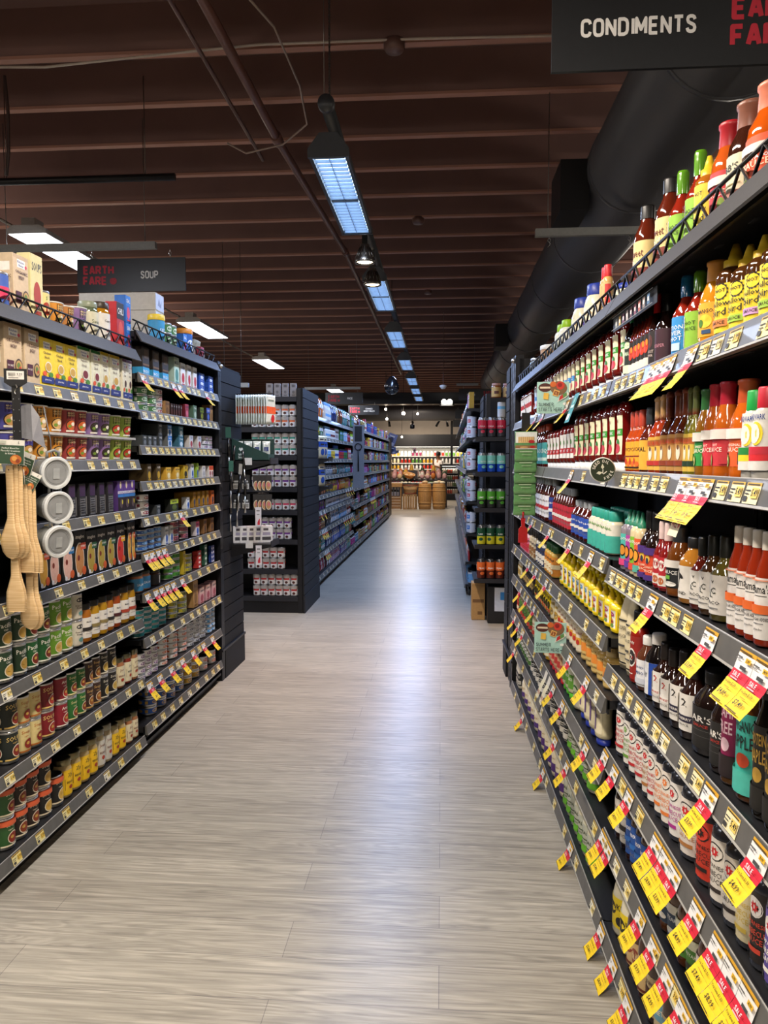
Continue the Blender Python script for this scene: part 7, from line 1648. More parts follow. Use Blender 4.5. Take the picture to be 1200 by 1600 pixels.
# ------------------------------------------------------------------ things hung on the shelf edges near the camera
W1, W2 = '#d9b06c', '#cfa25e'
def wooden(shape, loc, rz, label, tone=W1, n=4):
    """a stack-hung wooden kitchen tool: handle, neck and a broad end, with its string"""
    o = link('wooden_spoon' if shape == 'round' else 'wooden_spatula', None, None, loc, rz); tag(o, label, 'wooden spoon' if shape == 'round' else 'wooden spatula', 'wooden spoons and spatulas on the hanging strip')
    prof = {'round': [(0,.011),(-.02,.0125),(-.12,.0115),(-.17,.012),(-.20,.018),(-.225,.026),(-.255,.030),(-.28,.028),(-.297,.018),(-.304,.004)],
            'flat': [(0,.011),(-.02,.0125),(-.12,.012),(-.17,.013),(-.20,.02),(-.225,.027),(-.26,.029),(-.288,.0285),(-.292,.026)]}[shape]
    m = M(); b = len(m.v); N = len(prof)
    for z, w in prof:
        t = .0042 if z > -.18 else .0032
        y = 0 if z > -.17 else -.012*math.sin(min(1, (-z-.17)/.13)*PI)*(1 if shape == 'round' else .4)
        m.v += [(-w, y-t*.6, z), (-w*.7, y-t, z), (w*.7, y-t, z), (w, y-t*.6, z), (w, y+t*.6, z), (w*.7, y+t, z), (-w*.7, y+t, z), (-w, y+t*.6, z)]
    for i in range(N-1):
        for k in range(8): m.face((b+i*8+k, b+i*8+(k+1) % 8, b+i*8+8+(k+1) % 8, b+i*8+8+k), tone if i % 2 else tone, 'spoonwood', True)
    m.face(tuple(range(b, b+8)), tone, 'spoonwood'); m.face(tuple(range(b+8*N-1, b+8*N-9, -1)), tone, 'spoonwood')
    me = m.mesh('wood_body'); q = link('wood_body', me, o)
    m = M(); m.lathe([(0,.0),(.0022,.0),(.0022,.001),(0,.001)], '#2a1c12', 'plastic', 10); h = m.obj('hang_hole', q); h.location = (0, -.0046, -.014); h.rotation_euler = (PI/2, 0, 0)
    m = M(); m.tube([(-.004,0,-.004),(-.002,.002,.05),(.002,.0,.05),(.004,0,-.004)], .0012, '#d8d4c8', 'cloth', 5); m.obj('string', o)
    return o
def spoonwood(nt, b, L):
    tc = nt.nodes.new('ShaderNodeTexCoord'); mp = nt.nodes.new('ShaderNodeMapping'); mp.inputs['Scale'].default_value = (6, 6, 330.); L.new(tc.outputs['Object'], mp.inputs[0])
    nz = nt.nodes.new('ShaderNodeTexNoise'); nz.inputs['Scale'].default_value = 1.; nz.inputs['Detail'].default_value = 3.; L.new(mp.outputs[0], nz.inputs['Vector'])
    cr = nt.nodes.new('ShaderNodeValToRGB'); cr.color_ramp.elements[0].color = (*lin('#bf965c'), 1); cr.color_ramp.elements[1].color = (*lin('#ead0a4'), 1); cr.color_ramp.elements[0].position = .3; cr.color_ramp.elements[1].position = .7
    L.new(nz.outputs['Fac'], cr.inputs[0]); L.new(cr.outputs[0], b.inputs['Base Color']); b.inputs['Roughness'].default_value = .6
simple('spoonwood', spoonwood)
XN = -1.385
# the hanging strip itself
o = link('clip_strip', None, None, (XN-.005, 2.372, 1.73)); o.rotation_euler = (0, 0, .3); tag(o, 'black perforated hanging strip holding the wooden spoons, with a barcode header', 'hanging strip')
m = M(); m.box(-.013, -.001, -.30, .013, .001, -.055, '#101012', 'plastic')
for k in range(6): m.box(-.0095, -.0016, -.10-k*.035, -.0075, .0, -.096-k*.035, '#aab0b2', 'metal'); m.box(.0075, -.0016, -.10-k*.035, .0095, .0, -.096-k*.035, '#aab0b2', 'metal')
m.obj('strip', o)
m = M(); m.prism([(-.035,0),(.035,0),(.035,-.045),(.01,-.062),(-.01,-.062),(-.035,-.045)], -.001, .001, '#101012', 'plastic'); h = m.obj('header', o)
m = M(); m.art([Rr(-.8,.1,.8,.9,'#dcdad4')]+[('r',-.65+.05*k,.42,-.63+.05*k,.74,'#222222') for k in range(14)]+[('t','9.99',.42,.58,.26,'#333333',.5), Rr(-.6,.2,.3,.27,'#555555')], lambda x, y, L: (x*.033, -.0011-EPS*L, -.038+.034*y), 1., 'paper'); m.obj('barcode_label', h)
m = M(); m.tube([(0,-.003,-.052),(.004,-.004,-.06),(0,-.006,-.07),(-.004,-.005,-.078),(0,-.004,-.084)], .0022, '#c9c8c2', 'metal', 6); m.obj('hook', o)
specs = [('round',-.008,2.325,1.415,-.15,'first'),('round',.0,2.337,1.417,.05,'second'),('round',.008,2.349,1.413,.2,'third'),
         ('flat',.008,2.377,1.352,-.05,'first'),('flat',.014,2.390,1.348,.12,'second'),('flat',.02,2.403,1.345,.3,'third'),
         ('flat',-.012,2.345,1.225,.1,'fourth'),('flat',-.016,2.360,1.228,.25,'fifth'),
         ('round',-.004,2.416,1.162,.0,'fourth'),('round',.004,2.430,1.158,.22,'fifth')]
for i, (sh, dx, y, z, rz, od) in enumerate(specs):
    wooden(sh, (XN+dx, y, z), rz+.12, f'{od} wooden {"round-ended spoon" if sh == "round" else "square-ended spatula"} of the bunch hanging before the soup shelves')
def header_card(loc, rot, w, h, label):
    o = link('header_card', None, None, loc); o.rotation_euler = rot; tag(o, label, 'card', 'green header cards of the wooden tools')
    m = M(); m.box(-w/2, -.0008, -h, w/2, .0008, 0, '#dddbd2', 'paper'); m.obj('card', o)
    m = M(); m.art([Rr(-.98,.01,.98,.78,'#2f4a34'), ('t','Perfect Blend for',0,.66,.07,'#e4e8dc',1.5), ('t','Flavorful Creations',0,.55,.07,'#e4e8dc',1.6), ('t','in Kitchen',0,.44,.07,'#e4e8dc',1.), El(.4,.2,.42,.2,'#b8662a'), El(.3,.24,.2,.1,'#d89a4a'), El(.55,.15,.15,.08,'#8a3a1c'), El(-.85,.2,.12,.08,'#6a9a3a'), Rr(-.9,.84,-.3,.95,'#b8bcae'), ('t','5',.6,.89,.1,'#222222')], lambda x, y, L: (x*w/2, -.0009-EPS*L, -h+h*y), h/(w/2), 'paper'); m.obj('print', o)
header_card((XN+.012, 2.305, 1.497), (0, .05, .25), .083, .078, 'front green and white header card on the wooden spoons'); header_card((XN+.02, 2.382, 1.458), (0, .35, -.1), .07, .075, 'second green header card tilted behind the first'); header_card((XN+.034, 2.40, 1.392), (0, .5, .5), .05, .06, 'lower folded green header card beside the grey cups')
def cup_lidded(loc, n, label):
    o = link('measuring_cup', None, None, loc); tag(o, label, 'cup', 'grey lidded cups on the hanging strip')
    ax = Vector(n).normalized(); o.rotation_euler = ax.to_track_quat('Z', 'Y').to_euler()
    m = M(); m.lathe([(0,-.075),(.040,-.075),(.043,-.07),(.050,-.004),(.050,.0),(.046,.0),(.04,-.07)], '#8d8f8c', 'plastic', 28)
    for k in range(5): m.lathe([(.0425+.0016*k,-.062+.012*k),(.0445+.0016*k,-.060+.012*k),(.0435+.0016*k,-.056+.012*k)], '#858784', 'plastic', 28)
    m.obj('cup_body', o)
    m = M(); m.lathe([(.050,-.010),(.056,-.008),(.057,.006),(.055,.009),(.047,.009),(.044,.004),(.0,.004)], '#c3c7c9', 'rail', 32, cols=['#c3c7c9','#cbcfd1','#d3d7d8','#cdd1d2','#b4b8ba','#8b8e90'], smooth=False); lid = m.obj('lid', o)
    m = M(); m.lathe([(.036,.0043),(.037,.0052),(.038,.0043)], '#808385', 'rail', 28); m.prism([(-.012,.0042),(.012,.0042),(.012,.0062),(-.012,.0062)], -.02, .016, '#9fa3a5', 'rail'); m.obj('vent_tab', lid)
    m = M(); m.tube([(-.02,.048,-.02),(-.022,.07,-.018),(0,.078,-.012),(.022,.07,-.018),(.02,.048,-.02)], [.006,.005,.005,.005,.006], '#85888a', 'plastic', 8); m.obj('handle', o)
cup_lidded((-1.332, 2.50, 1.388), (.86, -.50, -.08), 'top grey measuring cup with clear lid, beside the wooden spoons'); cup_lidded((-1.329, 2.504, 1.268), (.88, -.47, -.05), 'middle grey measuring cup with clear lid, below the top one'); cup_lidded((-1.327, 2.495, 1.150), (.90, -.44, -.12), 'lowest of the three grey measuring cups with clear lids')
m = M(); m.tube([(-1.40,2.56,1.62),(-1.392,2.585,1.5),(-1.39,2.59,1.1)], .002, '#6a6c6e', 'plastic', 6); tag(m.obj('cup_lanyard'), 'grey cord on which the lidded cups hang', 'cord')
o = link('paper_flyer', None, None, (-1.392, 2.43, 1.60), .1); tag(o, 'crumpled pale paper tag behind the hanging strip', 'paper')
m = M(); m.quad([(-.04,.01,-.09),(.02,.0,-.10),(.04,.012,-.02),(.018,.0,.02),(-.018,.008,.015)], '#8d8e94'); m.quad([(.02,.0,-.10),(.055,.02,-.13),(.045,.015,-.06),(.04,.012,-.02)], '#7d7e86'); m.obj('sheet', o)

# ------------------------------------------------------------------ condiment side: talkers, strips, packs
def talker(loc, rz, label):
    o = link('shelf_talker', None, None, loc, rz); tag(o, label, 'shelf card')
    w = .118; m = M(); m.bbox(-w/2, -.001, -w, w/2, .001, 0, '#a4cdc4', 'paper', .0008); m.obj('card', o)
    m = M(); f = lambda x, y, L: (x*w/2, -.0011-EPS*L, -w+w*y)
    m.art([El(-.5,.82,.42,.14,'#4a2018'), Rr(-.82,.79,-.18,.85,'#d8c8b0'), El(.35,.80,.52,.22,'#7a5a3c'), El(.45,.88,.26,.13,'#c8372a'), El(.42,.9,.14,.07,'#8a1c18'), El(0,.92,.2,.09,'#c8642a'), ('p',[(-.05,.58),(.3,.53),(.42,.70),(.08,.76)],'#e2b060'), ('p',[(.02,.6),(.28,.56),(.36,.68),(.1,.72)],'#8a4a20'), ('t','2',.18,.645,.07,'#e8c888'),
           ('p',[(-.62,.46),(-.3,.44),(-.26,.64),(-.58,.66)],'#d8b04a'), ('p',[(.25,.36),(.8,.5),(.98,.6),(.9,.68),(.4,.5)],'#e4e0d4'), ('p',[(.35,.4),(.62,.48),(.6,.6),(.42,.54)],'#b8282a'), ('p',[(.62,.48),(.86,.56),(.84,.66),(.6,.6)],'#5a8a4a'), ('s','SUMMER',-.43,.285,.105,'#1f3036',.92,1.0), ('s','STARTS HERE',-.16,.125,.115,'#1f3036',1.48,1.0), El(.72,.3,.12,.045,'#e6eae4'), Rr(.62,.1,.85,.13,'#2f4046')], f, 2., 'paper'); m.obj('print', o)
    m = M(); m.tube([(w/2,0,-.09),(w/2+.02,.01,-.095)], .003, '#b9bcbc', 'rail', 6); m.obj('clip', o)
talker((.415, 2.87, 1.725), -.06, 'square teal summer card with food pictures clipped to the upper ketchup shelf'); talker((.413, 2.83, .822), -.1, 'square teal summer card with food pictures clipped low among the mustards')
o = link('shelf_talker', None, None, (.441, 2.10, 1.405), -.08); tag(o, 'round dark green disc reading seed oil free on the ketchup shelf edge', 'shelf card')
m = M(); m.lathe([(0,-.001),(.0345,-.001),(.0345,.001),(0,.001)], '#e2e2d8', 'paper', 40); d = m.obj('disc', o); d.rotation_euler = (PI/2, 0, 0)
m = M()
f = lambda x, y, L: (x*.0345, -.0012-EPS*L, .0345*y)
pr = [('p', [(.93*math.cos(2*PI*k/40), .93*math.sin(2*PI*k/40)) for k in range(40)], '#23331f'), ('p',[(-.02,-.3),(.05,-.3),(.06,.05),(.0,.05)],'#e2e2d8'), ('p',[(.0,.05),(-.14,.22),(-.02,.5),(.12,.22)],'#d8dcc8'), ('p',[(0,-.2),(-.3,-.1),(-.5,-.28),(-.22,-.38)],'#d8dcc8'), ('p',[(.03,-.3),(.3,-.08),(.34,-.14),(.08,-.36)],'#e2e2d8')]
m.art(pr, f, 1., 'paper')
for txt, a0, a1 in (('SEED OIL', 2.95, .95), ('FREE', 5.0, 6.1)):
    n = len(txt)
    for i, ch in enumerate(txt):
        if ch == ' ': continue
        a = a0+(a1-a0)*i/(n-1); V, F, w = stroke_text(ch, 1.3); up = txt == 'FREE'
        b = len(m.v); R0 = .70
        for x, y in V:
            xx, yy = x*.25, y*.25
            if up: rx, ry = -math.sin(a), math.cos(a); ux, uy = -math.cos(a), -math.sin(a)
            else: rx, ry = math.sin(a), -math.cos(a); ux, uy = math.cos(a), math.sin(a)
            m.v.append(f(R0*math.cos(a)+rx*xx+ux*yy, R0*math.sin(a)+ry*xx+uy*yy, 9))
        for q in F: m.face(tuple(b+k for k in q), '#ecece2', 'paper')
m.obj('print', o)
# cream everyday-low-price tags
def low_tag():
    m = M(); w = .052
    P = [(0,-.0078,-.001),(.036,-.0185,-.036),(.06,-.03,-.057),(.12,-.05,-.112)]
    for (d0,a0,b0),(d1,a1,b1) in zip(P, P[1:]): m.quad([(-w/2,a0-.0008,b0),(w/2,a0-.0008,b0),(w/2,a1-.0008,b1),(-w/2,a1-.0008,b1)], '#e4dcb8' if d0 > .03 else '#ded9c8')
    def fn(x, y, L):
        t = 1-y; return (x*w/2, -.0185-.0315*t-.0012-EPS*L, -.036-.076*t)
    m.art([('t','EVERYDAY',0,.8,.09,'#a8342a',1.5), ('s','LOW',0,.58,.2,'#a8342a',1.4,1.1), ('s','PRICE',-.2,.3,.17,'#a8342a',1.2,1.1), El(.72,.3,.15,.08,'#c0342c')], fn, 3.2, 'paper')
    return m.mesh('price_card')
lt = low_tag()
for s, z, lab in ((1.47, 1.398, 'cream low price card beside the sale tags under the avocado sauces'), (3.2, .53, 'cream low price card low on the far condiment rail'), (3.11, .53, 'second cream low price card low on the far condiment rail')):
    q = flag('R', s, z, lt, 'price_card', lab, 'price card', None)
tl = M(); tl.quad([(-.04,-.012,0),(.04,-.012,0),(.05,-.05,-.1),(-.03,-.05,-.1)], '#3f95a0'); tl.art([Rr(-.8,.1,.4,.3,'#e6f0ee'), Rr(-.6,.5,.8,.6,'#bfe0de'), El(.2,.75,.4,.12,'#8ac0c0')], lambda x, y, L: (x*.04+.01*(1-y), -.0125-.038*(1-y)-EPS*L, -.1+.1*y), 2., 'paper')
flag('R', 2.62, 1.66, tl.mesh('shelf_talker'), 'shelf_talker', 'small slanted teal card hanging from the upper ketchup rail', 'shelf card', None)
o = link('shelf_strip', None, None, pt('R', 1.95, -.006, 1.815), face_rot('R')); tag(o, 'long black printed strip of tiny bottles under the top condiment shelf', 'shelf strip')
m = M(); m.box(-.2, -.001, -.03, .2, .001, .008, '#191a1e', 'paper'); a = []
for k in range(9): a += [('r',-.88+.2*k,.15,-.78+.2*k,.8,('#8a8f86','#c8a23a','#6a2a4a','#b8a8a0','#5a2a2c','#7a3a4a','#a85a4a','#8a7a70','#4a6a8a')[k]), ('r',-.86+.2*k,.35,-.80+.2*k,.6,'#d8d4cc')]
m.art(a+[Rr(-.95,.9,.95,.94,'#8a8a88'), Rr(-.95,.04,.95,.08,'#8a8a88')], lambda x, y, L: (x*.2, -.0012-EPS*L, -.03+.038*y), 1., 'paper'); m.obj('print', o)
# hanging strip of green snack packs at the far post
pouch('p_green', 'snack_pack', 'green snack pack', .135, .016, .165, '#64955c', [Rr(-1,.62,1,.98,'#dfe3dc'), Rr(-.75,.62,.75,.82,'#e0bc80')]+[('r',-.7+.2*k,.64,-.66+.2*k,.82,'#a8824a') for k in range(8)]+[El(.5,.66,.3,.05,'#b8282a'), Rr(-1,.43,1,.53,'#8f6a48'), El(.6,.48,.25,.04,'#c03030'), El(-.2,.47,.4,.03,'#c8a068'), Rr(-1,.40,1,.43,'#d8dcd2'), Rr(-.6,.3,.6,.34,'#a8c09a'), Rr(-.4,.2,.5,.23,'#9ab88c')], 'film', 'snack pack')
bx_, by_ = .402, 3.64
o = link('clip_strip', None, None, (bx_, by_+.012, 1.66)); tag(o, 'black clip strip holding the green snack packs', 'hanging strip')
m = M(); m.box(-.02, -.001, -.10, .02, .001, 0, '#0f0f11', 'plastic'); m.box(-.006, .003, -.46, .006, .005, -.1, '#0f0f11', 'plastic'); m.tube([(0,0,0),(-.01,.01,.05)], .002, '#9a9c9c', 'metal', 5); m.obj('strip', o)
for i in range(6):
    KIND['p_green'].put((bx_-.004, by_-.050+.009*i, 1.428-.052*i), -.1+rnd.uniform(-.05, .05), (.80, .7, .85), ('top green snack pack showing its pale sticks, on the clip strip', 'second green snack pack down the clip strip', 'third green snack pack down the clip strip', 'fourth green snack pack down the clip strip', 'fifth green snack pack down the clip strip', 'lowest green snack pack on the clip strip')[i], None)
o = link('spatula', None, None, (.392, 3.63, 1.155)); o.scale = (.62, .8, .62); tag(o, 'bright red silicone spatula hanging below the green snack packs', 'spatula')
m = M(); m.prism([(-.017,0),(.017,0),(.013,-.06),(.034,-.085),(.036,-.19),(-.036,-.19),(-.034,-.085),(-.013,-.06)], -.005, .005, '#b01c24', 'gloss'); m.obj('blade', o)
m = M(); m.tube([(0,0,0),(0,0,.05)], .008, '#b01c24', 'gloss', 8); m.obj('handle', o)
# ------------------------------------------------------------------ on top of the fish-side deck
for u in range(3):
    o = link('cardboard_case', None, None, (-1.728, 3.995, 2.041+.0945*u)); tag(o, ('bottom','middle','top')[u]+' pale cardboard case of the stack on the fish-side deck', 'case', 'pale cases stacked on the fish-side deck')
    m = M(); m.bbox(-.21, -.06, 0, .21, .06, .0935, '#b9b4ab', 'paper', .002); m.obj('case_body', o)
    m = M(); m.art([Rr(-.95,.04,.95,.96,'#c3cbe0'), ('p',[(-.5,.3),(-.2,.75),(.1,.4),(.4,.7),(.3,.2)],'#8b93ad')], flatside(.12, .002, .0915, .2102, 1), 1.5, 'paper'); m.obj('end_label', o)
o = link('display_box', None, None, pt('L', 4.56, .115, 2.042), face_rot('L')+.5); tag(o, 'open white display box with violet spot on the end of the fish-side deck', 'display box')
m = M(); m.box(-.08, -.06, 0, .08, .06, .004, '#cfcdd4', 'paper'); m.box(-.08, -.06, 0, .08, -.057, .062, '#d6d4da', 'paper'); m.box(-.08, .057, 0, .08, .06, .062, '#cfcdd4', 'paper'); m.box(-.08, -.06, 0, -.077, .06, .062, '#d2d0d8', 'paper'); m.box(.077, -.06, 0, .08, .06, .062, '#d2d0d8', 'paper'); m.obj('tray', o)
m = M(); m.art([El(.55,.5,.16,.26,'#5a3a8a'), Rr(-.6,.3,.2,.36,'#9a94a8')], flat(.16, 0, .062, -.0604), .8, 'paper'); m.obj('print', o)
pouch('p_pack', 'seasoning_packet', 'pale seasoning packet', .075, .006, .12, '#a9aca4', [Rr(-.7,.5,.7,.8,'#4a5a4c'), Rr(-.6,.2,.6,.28,'#6a6e66')], 'film', 'packet')
for i in range(7):
    q = KIND['p_pack'].put(pt('L', 4.50+.016*i, .115, 2.048), face_rot('L')+1.1+.05*i, (1, 1, 1), f'seasoning packet, {ordn(i)} from the camera in the open white box', 'seasoning packets in the open white box')
    q.rotation_euler[0] = .12
# ------------------------------------------------------------------ the cross aisle: barrels, produce table, chilled cases, shopper
def barrel(x, y, label):
    o = link('barrel', None, None, (x, y, 0)); tag(o, label, 'barrel', 'wooden barrels at the end of the aisle')
    pr = [(0,.002),(.185,.002),(.20,.02),(.222,.2),(.23,.38),(.222,.56),(.20,.74),(.195,.755),(.17,.755),(.17,.74),(0,.74)]
    m = M(); m.lathe(pr, '#c08d4c', 'wood', 32, cols=None)
    m.obj('staves', o)
    for z, r in ((.10,.2135),(.20,.2245),(.55,.2245),(.66,.2135)):
        m = M(); m.lathe([(r+.001,z-.014),(r+.005,z-.012),(r+.005,z+.012),(r+.001,z+.014)], '#cd9b58', 'wood', 32); m.obj('hoop', o)
    m = M()
    for k in range(20):
        a = 2*PI*k/20; m.tube([(.2235*math.cos(a)*q, .2235*math.sin(a)*q, z) for z, q in ((.2,1.0),(.38,1.032),(.56,1.0))], .0016, '#7a5228', 'wood', 4)
    m.obj('stave_joint', o)
    o.scale = (.9, .9, 1)
    return o
YB_ = 22.2
barrel(-.49, YB_, 'wooden barrel beside the bushel basket at the end of the aisle'); barrel(-.07, YB_+.05, 'wooden barrel nearest the black fridge at the end of the aisle')
rb = random.Random(3)
def lump(kid, name, cat, desc, r, col, sq=1., mat='leaf'):
    m = M(); m.lathe([(r*math.cos(t), r*sq*(1+math.sin(t))) for t in [-PI/2+PI*k/6 for k in range(7)]], col, mat, 10); KIND[kid] = Kind(name, cat, desc, m.mesh(name), [], r, r, 2*r*sq)
for kid, name, desc, r, c, sq in (('l_loaf','bread_loaf','pale bread loaf',.09,'#d8b98a',.6),('l_cheese','cheese_wheel','cream cheese wheel',.09,'#d9cfae',.5),('l_on','produce_bundle','white and pink produce bundle',.08,'#c89a94',.9),('l_gr','produce_bundle','dark green produce bundle',.09,'#3a4a30',.8),('l_wh','produce_bundle','white cauliflower head',.08,'#d8d4c4',.9),('l_rd','produce_bundle','dark red produce bundle',.08,'#7a3030',.9),('l_or','produce_bundle','orange squash',.08,'#c8742a',.9),('l_ye','gift_packet','yellow packet',.08,'#d8a83a',1.2)):
    lump(kid, name, name.split('_')[-1], desc, r, c, sq)
for i, (x, y, z, k) in enumerate(((-.155,YB_+.02,.742,'l_cheese'),(.03,YB_+.02,.742,'l_cheese'),(-.07,YB_+.185,.742,'l_loaf'),(-.49,YB_+.06,.742,'l_loaf'))):
    KIND[k].put((x, y, z), 0, (1, 1, 1), ('cream cheese wheel on the second barrel, one nearer the first barrel','cream cheese wheel on the second barrel, outer one','pale loaf behind the cheeses on the second barrel','pale loaf on top of the first barrel')[i], None)
# bushel basket on a slatted crate
o = link('slatted_crate', None, None, (-.93, YB_, 0)); tag(o, 'upright slatted wooden crate under the bushel basket', 'crate')
m = M(); m.box(-.2,-.16,.001,.2,.2,.03,'#8a6236','wood')
for k in range(6): m.box(-.205+.07*k, -.18, .001, -.145+.07*k, -.16, .44, ('#a8804e','#b58d5a','#94703f')[k % 3], 'wood')
for sx in (-.21, .19): m.box(sx,-.16,.001,sx+.02,.2,.44,'#94703f','wood')
m.box(-.21,-.16,.43,.21,.2,.445,'#9a7645','wood'); m.obj('slats', o)
o = link('bushel_basket', None, None, (-.92, YB_, .446)); tag(o, 'flared bushel basket of pale splints on the slatted crate', 'basket')
m = M(); m.lathe([(0,0),(.17,0),(.225,.27),(.215,.27),(.165,.01),(0,.012)], '#c29a64', 'wood', 24); m.obj('basket_body', o)
for z, r in ((.02,.176),(.14,.2),(.262,.226)):
    m = M(); m.lathe([(r,z-.016),(r+.006,z-.014),(r+.009,z+.014),(r+.003,z+.016)], '#8a4a30' if z != .14 else '#a8804a', 'wood', 24); m.obj('hoop', o)
# crate shelf with bottles
o = link('crate_shelf', None, None, (-1.46, YB_, 0)); tag(o, 'wooden crate shelf with dark bottles at the foot of the rice side', 'crate')
m = M()
for sx in (-.27, .25): m.box(sx,-.18,.001,sx+.03,.3,.76,'#a87c46','wood')
for k in range(4): m.box(-.24,-.19,.02+k*.085,.25,-.17,.095+k*.085,('#9a7040','#8c643a')[k % 2],'wood')
m.box(-.24,-.18,.36,.25,.3,.38,'#8c643a','wood'); m.box(-.29,-.2,.66,.30,.3,.77,'#b0854c','wood'); m.obj('crate_frame', o)
bottle('g_wine', 'wine_bottle', 'dark wine bottle with white label', 'hot', .035, .27, '#1c2a20', '#d8d4c8', '#d9d6cc', [], cat='bottle', seg=12)
for i in range(5): KIND['g_wine'].put((-1.64+.09*i, YB_-.05, .381), 0, (1, 1, 1), f'dark wine bottle with white label, {ordn(i)} from the rice side in the crate shelf', 'wine bottles in the crate shelf')
o = link('wooden_crate', None, None, (-1.62, 20.6, 0)); tag(o, 'tall wooden crate standing at the end of the rice side', 'crate')
m = M()
for k in range(8): m.box(-.2,-.4,.01+k*.1,.2,.4,.1+k*.1,('#a8804c','#b78e58')[k % 2],'wood')
m.obj('boards', o)
# produce table behind
o = link('produce_table', None, None, (-.9, 23.3, 0)); tag(o, 'dark table of bread and produce behind the barrels', 'table')
m = M(); m.box(-1.0,-.45,.80,1.1,.6,.86,'#2a2422','wood'); m.obj('tabletop', o)
for sx in (-.95, 1.02):
    for sy in (-.4, .5): m = M(); m.box(sx,sy,0.001,sx+.05,sy+.05,.80,'#2a2422','wood'); m.obj('leg', o)
nm = {}
for i in range(46):
    k = rb.choice(['l_on','l_gr','l_wh','l_rd','l_or','l_ye','l_on','l_gr','l_loaf'])
    gx, gy, gz = i % 12, (i//12), 0
    x = -1.80+gx*.172; y = 22.98+gy*.2; z = .861+(.0 if gy == 0 else .0)
    KIND[k].put((x, y, z), rb.uniform(0, 3), (.92, .92, rb.uniform(1., 1.6)+gy*.35), f'{KIND[k].desc} on dark table, {ordn(gx)} from rice side, {ordn(gy)} row', 'produce on the dark table')
o = link('bread_basket', None, None, (-.98, 22.55, .93)); o.rotation_euler = (.3, .18, 0); tag(o, 'tilted wide wicker basket above the bushel basket', 'basket')
m = M(); m.lathe([(0,0),(.11,0),(.17,.09),(.185,.11),(.165,.10),(.10,.015),(0,.015)], '#c08a4a', 'wood', 24); m.obj('wicker', o)
m = M(); m.tube([(0,0,-.02),(0,.05,-.35)], .012, '#2a2422', 'wood', 6); m.obj('stand', o)
for i, (dx, dy) in enumerate(((-.075,0),(.075,.0))): KIND['l_loaf'].put((-.98+dx, 22.55+dy, .955), i, (.7, .7, .8), f'pale loaf in the tilted wicker basket, {ordn(i)}' , 'loaves in the tilted wicker basket')
o = link('chalkboard', None, None, (-.86, 22.75, .861)); tag(o, 'small dark chalkboard standing on the produce table', 'chalkboard')
m = M(); m.box(-.14,-.01,.02,.14,.01,.28,'#3a3836','paper'); m.box(-.02,.01,0,.02,.06,.15,'#3a2a1c','wood'); m.obj('board', o)
emit('lamp_case', '#fff4e4', 3.)
# chilled wall case
o = link('chilled_case', None, None, (-.9, 30.2, 0)); tag(o, 'long white-lit chilled case of bottles along the back of the shop', 'chilled case')
m = M(); m.box(-2.4,.0,.001,2.2,.7,.5,'#1b1b1e'); m.box(-2.4,.55,.5,2.2,.7,2.0,'#b9b9b4'); m.box(-2.45,-.15,2.0,2.25,.7,2.48,'#141416'); m.obj('case_body', o)
m = M(); m.box(-2.3,.02,1.975,2.1,.06,1.995,'#808080','lamp_case'); m.obj('case_lamp', o)
CZ = (1.62, 1.34, 1.10, .84, .56)
for z in CZ: m = M(); m.box(-2.38,.05,z-.03,2.18,.54,z,'#d9d9d4','plastic'); m.obj('shelf', o)
area('case_glow', (-.9, 30.25, 1.95), 4.4, .1, 42, '#fff2e0'); 
cols = ['#e8e6e0','#c83a2a','#d8922a','#e8e6e0','#7a2a4a','#e4d8b0','#b83020','#5a8a3a','#d8a83a','#e8e6e0']
for z in CZ:
    r = CZ.index(z)
    for i in range(26):
        c = cols[(i//3+r*3) % len(cols)]
        kid = f'd_{c}'
        if kid not in KIND:
            nm_ = {'#e8e6e0':'white','#c83a2a':'red','#d8922a':'amber','#7a2a4a':'plum','#e4d8b0':'cream','#b83020':'scarlet','#5a8a3a':'green','#d8a83a':'yellow'}[c]
            bottle(kid, 'chilled_bottle', f'{nm_} chilled bottle', 'flip', .05, .19, c, '#e8e6e0', None, [], cat='bottle', mat='gloss', seg=8)
        KIND[kid].put((-2.95+i*.15, 30.36, z+.001), 0, (1, 1, 1), f'{KIND[kid].desc}, {ordn(i)} along the {ordn(r)} chilled shelf', 'bottles in the chilled case')
# black open fridge
o = link('open_fridge', None, None, (.30, 27.3, 0)); tag(o, 'low black open fridge of small bottles behind the barrels', 'fridge')
m = M(); m.box(-.28,.03,1.225,.28,.06,1.238,'#808080','lamp_case'); m.obj('case_lamp', o); area('fridge_glow', (.30, 27.36, 1.22), .5, .06, 5, '#fff2e0')
m = M(); m.box(-.34,0,.001,.34,.6,.22,'#121214'); m.box(-.34,0,.22,-.30,.6,1.24,'#121214'); m.box(.30,0,.22,.34,.6,1.24,'#121214'); m.box(-.30,.5,.22,.30,.6,1.24,'#2a2a2c'); m.box(-.36,-.02,1.24,.36,.6,1.30,'#1a1a1c'); m.obj('case_body', o)
FZ = (.24, .50, .74, .98)
for z in FZ: m = M(); m.box(-.30,.02,z-.02,.30,.5,z,'#6a6a66','metal'); m.obj('shelf', o)
fc = ['#7a8a5a','#9a4a3a','#a89a8a','#5a6a4a','#8a3a2a','#b0aca0']
